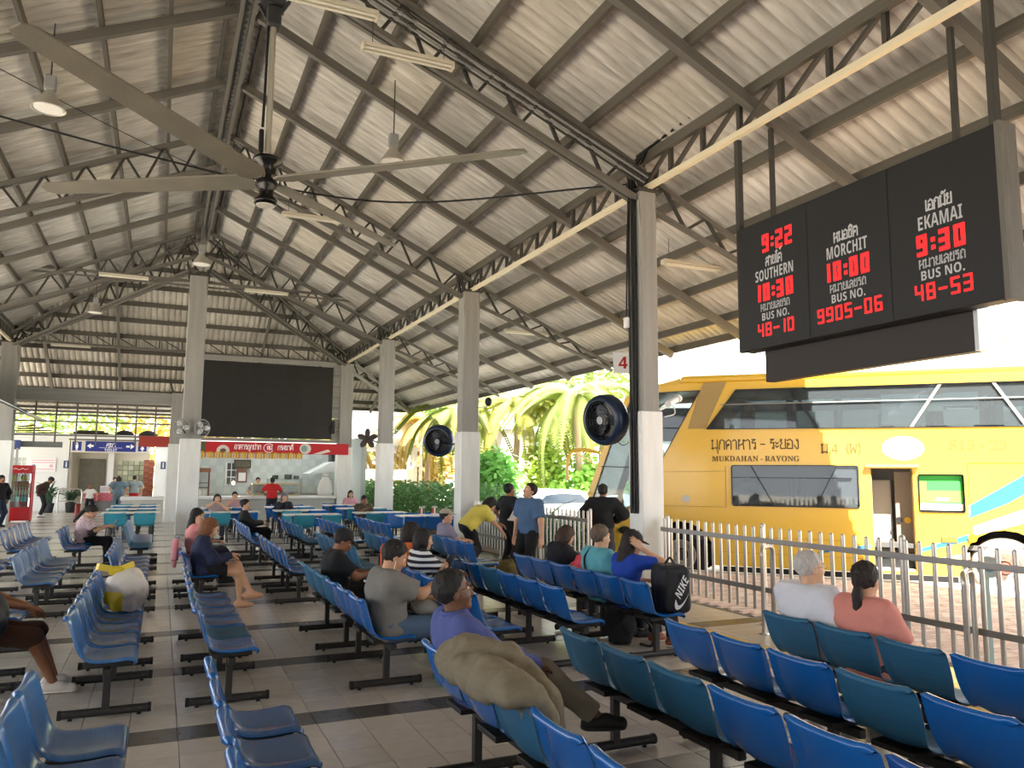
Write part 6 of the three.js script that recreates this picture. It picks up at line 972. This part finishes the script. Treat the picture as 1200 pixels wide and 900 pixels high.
// ---------------------------------------------------------------- the people, seat by seat
const seat = (row, blk, n, dx = -0.02) => [seatX(row) + dx, 0, seatZ(blk, n)];
{ // man with glasses, legs crossed
  const i = person({ label: 'seated man with glasses in a blue shirt and grey trousers, legs crossed', pos: seat('D', 0, 0, -0.02), near: 2, s: 1.0, skin: 'e', top: '#48528a', bottom: '#857f73', shoe: '#121212', lean: -0.34, bend: 0.2, look: 0.06, nod: 0.08, sleeve: 1.0, glasses: true, collar: 0.03, bulk: 1.06, hairline: 0.0,
    hR: [0.36, 0.62, 0.14], hL: [0.33, 0.64, -0.02], eR: [-0.5, -0.6, 0.8], fR: [0.5, 0.085, 0.0], kR: [0.5, 1, 0.1], fL: [0.74, 0.3, 0.2], kL: [0.3, 1, -0.1], tL: [0.9, 0.1, 0.5], hem: -0.14 });
}
{ // khaki jacket thrown over the seat backs beside him
  const cs = [], x0 = ROWS.D[0]; for (let k = 0; k < 8; k++) { const z = -4.12 + k * 0.11, s = Math.sin(k * 1.7) * 0.02; const n = z + 0.11; cs.push(cap(V(x0 - 0.02, 0.8 + s, z), V(x0 + 0.02, 0.8 + s, n), 0.045)); for (const [dx, y] of [[0.06, 0.77], [0.085, 0.725], [0.11, 0.68], [0.13, 0.64]]) cs.push(cap(V(x0 + dx, y, z), V(x0 + dx, y, n), 0.036)); for (const [dx, y] of [[-0.06, 0.77], [-0.075, 0.735]]) if (y > 0.7 + 0.05 * (k > 5)) cs.push(cap(V(x0 + dx, y, z), V(x0 + dx, y, n), 0.034)); }
  cs.push(cap(V(x0 + 0.03, 0.84, -4.0), V(x0 + 0.14, 0.83, -3.7), 0.06, 0.06), cap(V(x0 + 0.14, 0.83, -3.7), V(x0 + 0.25, 0.68, -3.5), 0.058, 0.052), cap(V(x0 + 0.25, 0.68, -3.5), V(x0 + 0.28, 0.5, -3.45), 0.052, 0.045));
  const t = thing('khaki_jacket', 'khaki jacket thrown over the seat backs beside the man with glasses', 'jacket', null); part('coat', mesher(cs, 0.06, 0.014, 0, (d, x, y, z) => d - 0.006 + 0.018 * pn.noise(x * 9, y * 7, z * 12) + 0.009 * pn.noise(x * 26, y * 16, z * 30)), mapped(mottle('#6f6552', '#847962', { seed: 101, f: 8 }), 0.95), t); part('cuff', new THREE.TorusGeometry(0.05, 0.012, 6, 18).rotateX(Math.PI / 2).translate(x0 + 0.28, 0.5, -3.45), std('#5f5646', 0.95), t);
}
{ // man with phone and earphones
  const i = person({ label: 'seated man in a grey T-shirt and jeans holding a phone, white earphones', pos: seat('D', 1, 5, 0), near: 2, s: 1.0, skin: 'a', top: '#74716b', bottom: '#4a5f78', shoe: '#15161a', sole: '#3fb58a', lean: -0.12, bend: 0.3, nod: 0.35, sleeve: 0.52, bulk: 1.12, loose: 0.02, hR: [0.46, 0.86, 0.06], eR: [-0.2, -1, 0.5], dR: [0.5, 0.75, 0], pR: [-0.6, 0.3, -0.6], curl: 0.7, hL: [0.4, 0.7, 0.03], fR: [0.52, 0.085, 0.16], fL: [0.55, 0.085, -0.1],
    extra: (n) => { phone(n, 'R', 'black smartphone in the hand of the man with earphones', [0.02, 0.03, -0.03], [0, 0.4, -0.6]); strap(n, [n.hl(0.0, -0.03, 0.088), n.hl(0.03, -0.12, 0.075), n.N.clone().add(V(0.13, -0.1, 0.05)), n.C.clone().add(V(0.19, -0.02, 0.02)), n.C.clone().add(V(0.24, -0.16, 0.02))], 0.0035, '#e9e9e6', 'earphone_cord'); strap(n, [n.N.clone().add(V(-0.02, 0.0, 0.1)), n.C.clone().add(V(0.16, 0.05, 0.0)), n.C.clone().add(V(0.2, -0.12, -0.06))], 0.011, '#4a4844'); } });
  const b = thing('waist_bag', 'grey waist bag on the lap of the man with earphones', 'bag', null, [i.g.position.x + 0.33, 0.63, i.g.position.z + 0.02]); part('pouch', new THREE.SphereGeometry(0.12, 18, 12).scale(1, 0.6, 1.1), std('#7d7a74', 0.9), b); part('tissue', new THREE.IcosahedronGeometry(0.05, 1).scale(1, 0.5, 0.8).translate(0.08, 0.07, -0.02), std('#e4d7bd', 0.8), b);
}
person({ label: 'seated youth in a black cap and black T-shirt with red stripes, head down', pos: seat('D', 1, 1), near: 2, s: 0.95, skin: 'b', top: '#131416', bottom: '#17181c', lean: -0.12, bend: 0.35, nod: 0.42, look: 0.1, cap: '#141416', sleeve: 0.5, hR: [0.4, 0.68, 0.08], hL: [0.4, 0.68, -0.02],
  extra: (n) => { for (const [dy, c] of [[0, '#b02a38'], [0.03, '#d9d9d9'], [0.055, '#b02a38']]) part('stripe', bar(n.W.clone().add(V(-0.03, 0.05 + dy, 0.16)), n.W.clone().add(V(0.13, 0.08 + dy, 0.13)), 0.012, 0.016), std(c, 0.8), n.g); phone(n, 'R', 'pale phone in the hands of the youth in the black cap', [0.03, 0, -0.03]); } });
person({ label: 'seated woman in a black and white striped top facing the bus', pos: seat('A', 1, 1), near: 2, s: 0.9, fem: 1, skin: 'd', topMat: stripes('#e4e4e2', '#1b1c22', 5), bottom: '#33405a', style: 'bob', mask: '#2c2226', lean: -0.1, bend: 0.3, nod: 0.05, sleeve: 0.55, hR: [0.42, 0.66, 0.1] });
person({ label: 'seated woman with dark hair and an orange backpack beside the striped top', pos: seat('A', 1, 0), near: 1, s: 0.96, fem: 1, skin: 'd', top: '#c9622a', bottom: '#22242a', style: 'bob', lean: -0.05, bend: 0.25, nod: 0.1, sleeve: 0.5, extra: (n) => { part('backpack', rbox(0.2, 0.36, 0.3, n.C.x - 0.2, n.C.y - 0.02, 0, 0.07, 4), std('#d2591c', 0.8), n.g); part('backpack_trim', rbox(0.05, 0.3, 0.04, n.C.x - 0.29, n.C.y - 0.02, 0.05, 0.02), M.darkGrey, n.g); } });
person({ label: 'seated woman in a pale cap and mauve shirt with a shoulder strap', pos: seat('C', 2, 2), near: 1, s: 0.94, fem: 1, skin: 'd', face: 1, top: '#8d8496', bottom: '#2c2c34', style: 'short', cap: '#a59a88', look: 0.5, lean: -0.18, bend: 0.3, sleeve: 0.5, extra: (n) => strap(n, [n.N.clone().add(V(0, -0.01, -0.12)), n.C.clone().add(V(0.15, 0.02, 0.0)), n.W.clone().add(V(0.14, 0, 0.12))], 0.009, '#3a2a2a') });
person({ label: 'seated woman in a black top with short brown hair looking down', pos: seat('C', 1, 1), near: 2, s: 0.93, fem: 1, skin: 'd', top: '#15161a', bottom: '#30323a', style: 'bob', hair: '#3f2a1c', lean: -0.02, bend: 0.4, nod: 0.35, sleeve: 0.9, hR: [0.42, 0.78, 0.02], extra: (n) => { strap(n, [n.hl(0.1, -0.06, 0.02), n.hl(0.17, -0.055, 0.03)], 0.005, '#e8e6e0', 'drinking_straw'); } });
{ const t = thing('pink_bag', 'crumpled coral pink bag between the black top and the turquoise shirt', 'bag', null, [seatX('C') + 0.2, 0.44, seatZ(1, 2) - 0.18]); part('sack', nets((x, y, z) => Math.hypot(x / 0.16, (y - 0.17) / 0.19, z / 0.17) - 1 + 0.35 * pn.noise(x * 14, y * 12, z * 14), [-0.24, -0.06, -0.26], [0.24, 0.44, 0.26], 0.014).scale(1, 1, 1), std('#e2545e', 0.85), t); part('handle', tube([[-0.05, 0.34, 0], [0, 0.44, 0.02], [0.06, 0.34, 0]], 0.012, 6), std('#c9404c', 0.8), t); }
person({ label: 'seated grey-haired man in a turquoise shirt with a black strap', pos: seat('C', 1, 3), near: 2, s: 1.0, skin: 'c', top: '#5fa9b4', bottom: '#3b4148', hair: '#6d5a4a', style: 'short', lean: -0.12, bend: 0.28, look: -0.05, sleeve: 0.6, loose: 0.02, bulk: 1.1, extra: (n) => strap(n, [n.N.clone().add(V(-0.04, 0.01, -0.1)), n.C.clone().add(V(-0.16, 0.06, -0.02)), n.C.clone().add(V(-0.165, -0.12, 0.1)), n.W.clone().add(V(-0.05, -0.04, 0.16))], 0.012) });
{ const i = person({ label: 'seated girl in a blue T-shirt and black cap, hand to her head', pos: seat('C', 1, 4), near: 2, s: 0.96, fem: 1, skin: 'd', top: '#1740a0', bottom: '#1b1c22', style: 'long', hair: '#1c1310', hairLen: 0.4, cap: '#131316', lean: 0.02, bend: 0.25, nod: 0.12, look: 0.15, sleeve: 0.5, qR: [0.06, -0.03, 0.13], eR: [0.9, -0.6, 0.5], dR: [-0.75, 0.65, -0.12], pR: [-0.1, -0.1, -1], curl: 0.1, shoe: '#8a4a30', sole: '#e0dcd4', fR: [0.5, 0.085, 0.14] });
  // sports bag with lettering, standing on the next seat
  const b = thing('sports_bag', 'black sports bag with white NIKE lettering and swoosh', 'bag', null, [seatX('C') + 0.2, 0.42, seatZ(1, 5) - 0.02], -0.2); b.scale.setScalar(0.84);
  part('body', nets((x, y, z) => { const qx = Math.abs(x) - 0.11, qy = Math.abs(y - 0.27) - 0.2, qz = Math.abs(z) - 0.15; return Math.hypot(Math.max(qx, 0), Math.max(qy, 0), Math.max(qz, 0)) + Math.min(0, Math.max(qx, qy, qz)) - 0.06 + 0.012 * pn.noise(x * 9, y * 8, z * 9); }, [-0.22, -0.04, -0.26], [0.22, 0.6, 0.26], 0.014), std('#17171a', 0.7), b);
  part('flap', rbox(0.26, 0.06, 0.34, 0, 0.52, 0, 0.028, 3), std('#1d1d21', 0.6), b); part('handle', tube([[-0.03, 0.54, -0.08], [0, 0.62, 0], [0.03, 0.54, 0.08]], 0.014, 6), M.black, b);
  part('lettering', new THREE.PlaneGeometry(0.25, 0.5).translate(0.03, 0.27, 0.224), decalMat('#e2e2e4', alphaTex(220, 484, (q) => { q.fillStyle = '#fff'; q.save(); q.translate(118, 210); q.rotate(-1.12); q.font = 'italic bold 112px sans-serif'; q.textAlign = 'center'; q.transform(1, 0, -0.2, 1, 0, 0); q.fillText('NIKE', 0, 40, 240); q.restore(); q.beginPath(); q.moveTo(52, 330); q.bezierCurveTo(20, 440, 60, 470, 110, 420); q.bezierCurveTo(150, 380, 185, 300, 205, 250); q.bezierCurveTo(150, 370, 90, 420, 74, 390); q.bezierCurveTo(66, 372, 60, 350, 52, 330); q.fill(); })), b);
  const bp = thing('backpack', 'black backpack on the floor under the front benches', 'bag', null, [seatX('C') + 0.05, 0, seatZ(1, 3) + 0.3]); part('pack', nets((x, y, z) => Math.hypot(x / 0.16, (y - 0.19) / 0.22, z / 0.19) - 1 + 0.2 * pn.noise(x * 10, y * 10, z * 10), [-0.22, 0, -0.26], [0.22, 0.46, 0.26], 0.016), std('#161619', 0.8), bp); part('strap', tube([[0.1, 0.3, 0.15], [0.22, 0.2, 0.25], [0.2, 0.02, 0.3], [0.12, 0.02, 0.2]], 0.014, 6), M.black, bp); }
person({ label: 'white-haired old man in a white T-shirt seen from behind', pos: seat('C', 0, 0, 0.0), near: 2, s: 1.0, skin: 'c', top: '#d9d8de', bottom: '#4a4a44', hair: '#c9c4bd', style: 'bald', look: 0.18, lean: -0.12, bend: 0.2, sleeve: 0.72, loose: 0.03, bulk: 1.2, glasses: true, hR: [0.2, 0.6, 0.28], hem: -0.16 });
person({ label: 'woman in a salmon T-shirt with a dark ponytail seen from behind', pos: seat('C', 0, 1, -0.03), near: 2, s: 0.95, fem: 1, skin: 'd', top: '#d98a7c', bottom: '#3a3540', style: 'pony', hair: '#1d1310', look: -0.25, lean: -0.05, bend: 0.2, sleeve: 0.55, bulk: 1.22, qL: [0.1, -0.2, -0.03], eL: [0.4, -1, -0.4], dL: [0, 1, 0], pL: [-1, 0, 0], curl: 1.2, hR: [0.3, 0.62, 0.14] });
// standing by the fence and the bus
person({ label: 'standing man in a blue polo shirt and black trousers looking up', sit: false, pos: [5.35, 0, -11.2], turn: 3.5, near: 2, s: 0.99, skin: 'd', top: '#4a6688', bottom: '#15161a', nod: -0.4, look: 0.25, sleeve: 0.5, loose: 0.022, bulk: 1.1, collar: 0.03, hR: [0.02, 0.76, 0.32], hL: [0.06, 0.76, -0.3] });
person({ label: 'man in a black jacket and cap standing at the bus driver window', sit: false, pos: [7.25, 0, -12.15], turn: 0.9, near: 1, s: 0.97, skin: 'b', top: '#131416', bottom: '#3a3b40', cap: '#161618', noBrim: true, sleeve: 1.0, loose: 0.035, hem: -0.07, collar: 0.035, hR: [0.2, 0.96, 0.22], hL: [0.22, 0.95, -0.22] });
person({ label: 'person in dark clothes standing behind the man in the polo shirt', sit: false, pos: [5.95, 0, -13.4], turn: 0.2, near: 1, s: 0.97, skin: 'b', top: '#1a1c22', bottom: '#1a1b20', nod: -0.1 });
person({ label: 'woman in a yellow T-shirt bending over a bench', sit: false, pos: [5.0, 0, -13.0], turn: 0.0, near: 2, s: 0.94, fem: 1, skin: 'd', top: '#d9c65a', bottom: '#17181c', style: 'bob', lean: 0.75, bend: 0.1, nod: 0.1, sleeve: 0.5, loose: 0.02, bulk: 1.15, hR: [0.62, 0.72, 0.14], hL: [0.66, 0.86, -0.14], eR: [0, -1, 0.3], hem: -0.07 });
{ const b = thing('paper_box', 'open white paper box on the small rail table by the fence', 'box', null, [5.95, 0.93, -12.75], 0.2); part('base', box(0.42, 0.03, 0.34, 0, 0.016, 0), M.white, b); part('lid', prism([[-0.2, 0], [0.2, 0], [0.16, 0.2], [-0.02, 0.26]], 0.3).translate(0, 0.03, -0.15), M.white, b); part('stand', [cyl(0.02, 0.02, 0.93, -0.1, -0.465, 0, 10)], brush, b); part('stand', [cyl(0.02, 0.02, 0.93, 0.12, -0.465, 0, 10)], brush, b); const k = thing('khaki_bag', 'khaki travel bag on the floor beside the hoop stand', 'bag', null, [5.3, 0, -11.9]); part('sack', nets((x, y, z) => Math.hypot(x / 0.2, (y - 0.16) / 0.2, z / 0.34) - 1 + 0.2 * pn.noise(x * 8, y * 9, z * 8), [-0.28, 0, -0.44], [0.28, 0.42, 0.44], 0.02), std('#6d6138', 0.9), k); part('handle', tube([[0, 0.33, -0.12], [0, 0.42, 0], [0, 0.33, 0.12]], 0.014, 6), std('#4a4228', 0.9), k); }
// left-hand benches
person({ label: 'woman in a patterned white blouse with a phone on a side bench', pos: seat('R', 3, 3, 0.02), near: 2, s: 0.93, fem: 1, skin: 'd', topMat: mapped(again(mottle('#d9bfc0', '#d2b4b6', { n: 128, seed: 111, f: 9, f2: 16, spots: 0.5, spotc: '#2a2c38' }), 1.2), 0.9), bottom: '#14151a', style: 'pony', lean: 0.02, bend: 0.3, nod: 0.45, sleeve: 0.55, hR: [0.42, 0.74, 0.06], hL: [0.42, 0.74, -0.04], extra: (n) => { phone(n, 'R', 'phone held by the woman in the patterned blouse', [0.04, 0.01, -0.03]); part('handbag', rbox(0.14, 0.16, 0.26, 0.2, 0.66, 0.1, 0.04, 3), M.black, n.g); strap(n, [n.N.clone().add(V(0, 0, -0.1)), n.C.clone().add(V(0.1, 0.02, 0.1)), n.W.clone().add(V(0.1, 0.05, 0.16))]); } });
person({ label: 'woman in a navy and white top with tan bobbed hair and bare legs', pos: seat('P', 2, 5, 0.0), near: 2, s: 0.95, fem: 1, skin: 'c', top: '#1b2440', bottom: '#15161b', legs: 0.32, legName: 'shorts', barefoot: true, style: 'bob', hair: '#7a4d2a', lean: -0.1, bend: 0.35, nod: 0.35, sleeve: 1.0, hR: [0.34, 0.68, 0.1], fL: [0.62, 0.2, 0.08], kL: [0.3, 1, 0], fR: [0.5, 0.085, 0.02], extra: (n) => part('white_panel', new THREE.SphereGeometry(0.1, 14, 10).scale(0.55, 1.25, 0.4).translate(n.C.x + 0.03, n.C.y + 0.02, 0.135), std('#d9d6dc', 0.9), n.g) });
person({ label: 'woman in a pink top with long dark hair and a headband', pos: seat('P', 2, 0, 0.0), near: 1, s: 0.95, fem: 1, skin: 'd', top: '#dd8f8a', bottom: '#2c3040', style: 'long', lean: -0.12, bend: 0.3, nod: 0.1, look: 0.2, sleeve: 0.6, qR: [0.05, -0.12, 0.12], eR: [0.5, -0.7, 0.6], dR: [0, 1, -0.1] });
{ const t = thing('pink_cloth', 'pink cloth bundle hanging over the seat back beside the pink top', 'cloth', null, [ROWS.P[0], 0.76, seatZ(2, 4)]); part('roll', tube([[0.02, -0.14, -0.16], [-0.05, 0.03, -0.14], [-0.04, 0.05, 0.05], [-0.06, -0.02, 0.2], [-0.06, -0.16, 0.24]], 0.05, 8), std('#d9929a', 0.9), t); part('fringe', rbox(0.05, 0.1, 0.08, -0.06, -0.2, 0.24, 0.02), std('#c98088', 0.9), t); }
person({ label: 'seated person in dark trousers with sandals and a black bag', pos: seat('R', 1, 3, -0.02), near: 2, s: 0.95, fem: 1, skin: 'b', top: '#2c2d31', bottom: '#4a3024', legs: 0.5, legName: 'shorts', style: 'short', lean: -0.3, bend: 0.3, sleeve: 0.5, fR: [0.62, 0.085, 0.16], fL: [0.6, 0.085, -0.06], shoe: '#c9bfb4', sole: '#e0d8cc', hR: [0.4, 0.66, 0.06], hL: [0.4, 0.66, 0.0] });
{ const t = thing('black_bag', 'large black shoulder bag on the bench at the sandals', 'bag', null, [seatX('R') + 0.05, 0.44, seatZ(1, 4) - 0.02]); part('sack', nets((x, y, z) => Math.hypot(x / 0.26, (y - 0.2) / 0.26, z / 0.2) - 1 + 0.16 * pn.noise(x * 8, y * 8, z * 8), [-0.34, 0, -0.3], [0.34, 0.5, 0.3], 0.018), std('#1c1c1f', 0.6), t); part('handle', tube([[-0.1, 0.4, 0], [0, 0.56, 0], [0.12, 0.4, 0]], 0.014, 6), M.black, t);
  const p = thing('plastic_bag', 'knotted yellow and white plastic bag on the bench', 'bag', null, [seatX('Q') + 0.06, 0.435, seatZ(1, 1) + 0.1]); const w = std('#d9d3c9', 0.5), y = std('#d9bf2c', 0.5);
  part('sack', nets((x, y2, z) => Math.hypot(x / 0.19, (y2 - 0.19) / 0.21, z / 0.2) - 1 + 0.22 * pn.noise(x * 9, y2 * 8, z * 9), [-0.26, 0, -0.27], [0.26, 0.46, 0.27], 0.014), w, p); part('yellow_panel', nets((x, y2, z) => Math.max(Math.hypot(x / 0.196, (y2 - 0.19) / 0.216, z / 0.206) - 1 + 0.22 * pn.noise(x * 9, y2 * 8, z * 9), Math.max(x + 0.02, y2 - 0.2) * 6), [-0.27, 0, -0.28], [0.2, 0.4, 0.28], 0.014), y, p); part('knot', [rbox(0.14, 0.09, 0.1, -0.1, 0.38, 0, 0.04, 3), bar([-0.16, 0.4, 0], [-0.26, 0.43, 0.05], 0.06), bar([-0.05, 0.4, 0], [0.04, 0.44, 0.04], 0.05)], y, p); }
person({ label: 'woman in a dark jacket with tied-up hair near the canteen tables', pos: seat('D', 3, 0), near: 1, s: 0.95, fem: 1, skin: 'c', face: 1, top: '#22211f', bottom: '#18181b', style: 'bun', look: 0.45, lean: -0.2, bend: 0.3, sleeve: 1.0, hR: [0.34, 0.66, 0.08], hL: [0.34, 0.66, -0.04] });
// canteen
const din = (label, x, z, turn, o) => person({ label, pos: [x, 0, z], turn, s: 0.95, fem: 1, lean: 0.05, bend: 0.15, ...o });
din('diner in a pale blouse eating with hands to mouth', 1.42, -22.32, -Math.PI / 2, { near: 1, face: 1, top: '#b9a8a8', bottom: '#3a3c46', hR: [0.3, 0.98, 0.06], hL: [0.3, 0.94, -0.06], style: 'bob', skin: 'c' });
din('diner in a pink and white top beside the pale blouse', 2.08, -25.02, -Math.PI / 2, { near: 1, face: 1, top: '#cfa6ac', bottom: '#3a3c46', hR: [0.3, 0.94, 0.06], style: 'short', skin: 'c' });
din('diner in a grey headscarf and dark top', 3.22, -22.82, -Math.PI / 2, { near: 1, face: 1, top: '#20242e', bottom: '#2c2f38', style: 'bob', hair: '#6a6d80', hR: [0.3, 0.96, 0.05], sleeve: 1.0, skin: 'd' });
din('man in a camouflage shirt leaning on a table', 5.05, -21.02, -Math.PI / 2, { near: 1, fem: 0, face: 1, nod: 0.3, topMat: mapped(again(mottle('#2c2a20', '#6a5f45', { n: 64, seed: 120, f: 7, contrast: 2.2 }), 1), 0.9), bottom: '#3a3528', skin: 'b', hR: [0.36, 0.8, 0.06] });
din('woman in a pink top at the far table by the hood', 5.8, -26.02, -Math.PI / 2, { near: 1, top: '#d9a0aa', bottom: '#20222a', style: 'long', skin: 'd' });
person({ label: 'man in a red shirt standing at the canteen counter', sit: false, pos: [3.75, 0, -29.6], turn: Math.PI / 2, near: 1, s: 0.97, skin: 'b', top: '#c8282a', bottom: '#2a2c34', sleeve: 0.55, hR: [0.26, 0.98, 0.22], hL: [0.26, 0.98, -0.22] });
person({ label: 'cook standing behind the counter beside the red shirt', sit: false, pos: [3.45, 0, -31.6], turn: -Math.PI / 2, near: 1, s: 0.96, skin: 'd', top: '#8a8f94', bottom: '#2a2c34' });
// far left and toilets
person({ label: 'old man in a brown jacket stooping before the white wall', sit: false, pos: [-4.12, 0, -34.9], turn: 0.1, near: 1, s: 0.98, skin: 'b', top: '#3a2a20', bottom: '#15161a', lean: 0.3, bend: 0.15, nod: 0.3, cap: '#1c1c1e', sleeve: 1.0, loose: 0.03, hR: [-0.12, 0.92, 0.16], eR: [-1, -0.2, 0.6], hL: [-0.1, 0.92, -0.16], shoe: '#c9c4bc' });
person({ label: 'man in black with jeans standing beside the drinks fridge', sit: false, pos: [-4.55, 0, -28.9], turn: -0.6, near: 1, s: 0.99, skin: 'b', top: '#15161a', bottom: '#26324a', sleeve: 1.0, loose: 0.03 });
person({ label: 'stall keeper in white behind the red cloth table', sit: false, pos: [-1.85, 0, -39.3], turn: 0.4 - Math.PI / 2, near: 0, s: 0.92, skin: 'd', top: '#c9cdd2', bottom: '#22242c', style: 'short' });
person({ label: 'child with auburn hair at the red cloth table', sit: false, pos: [-2.7, 0, -38.0], turn: Math.PI / 2, near: 0, s: 0.72, fem: 1, skin: 'd', top: '#d9d6d0', bottom: '#22242c', style: 'bob', hair: '#8a5a30' });
person({ label: 'woman in a grey-blue dress waiting by the stall', sit: false, pos: [-1.62, 0, -37.9], turn: Math.PI / 2 + 0.3, near: 1, s: 0.95, fem: 1, skin: 'd', top: '#5a6d7a', bottom: '#5a6d7a', style: 'bob', loose: 0.05, hem: -0.35, bulk: 1.15 });
person({ label: 'person in a grey shirt and red shorts near the glass blocks', sit: false, pos: [-1.02, 0, -38.2], turn: Math.PI / 2, near: 0, s: 0.97, skin: 'd', top: '#8a9496', bottom: '#b02028', legs: 0.5, legName: 'shorts', loose: 0.03 });
renderer.render(scene, camera);
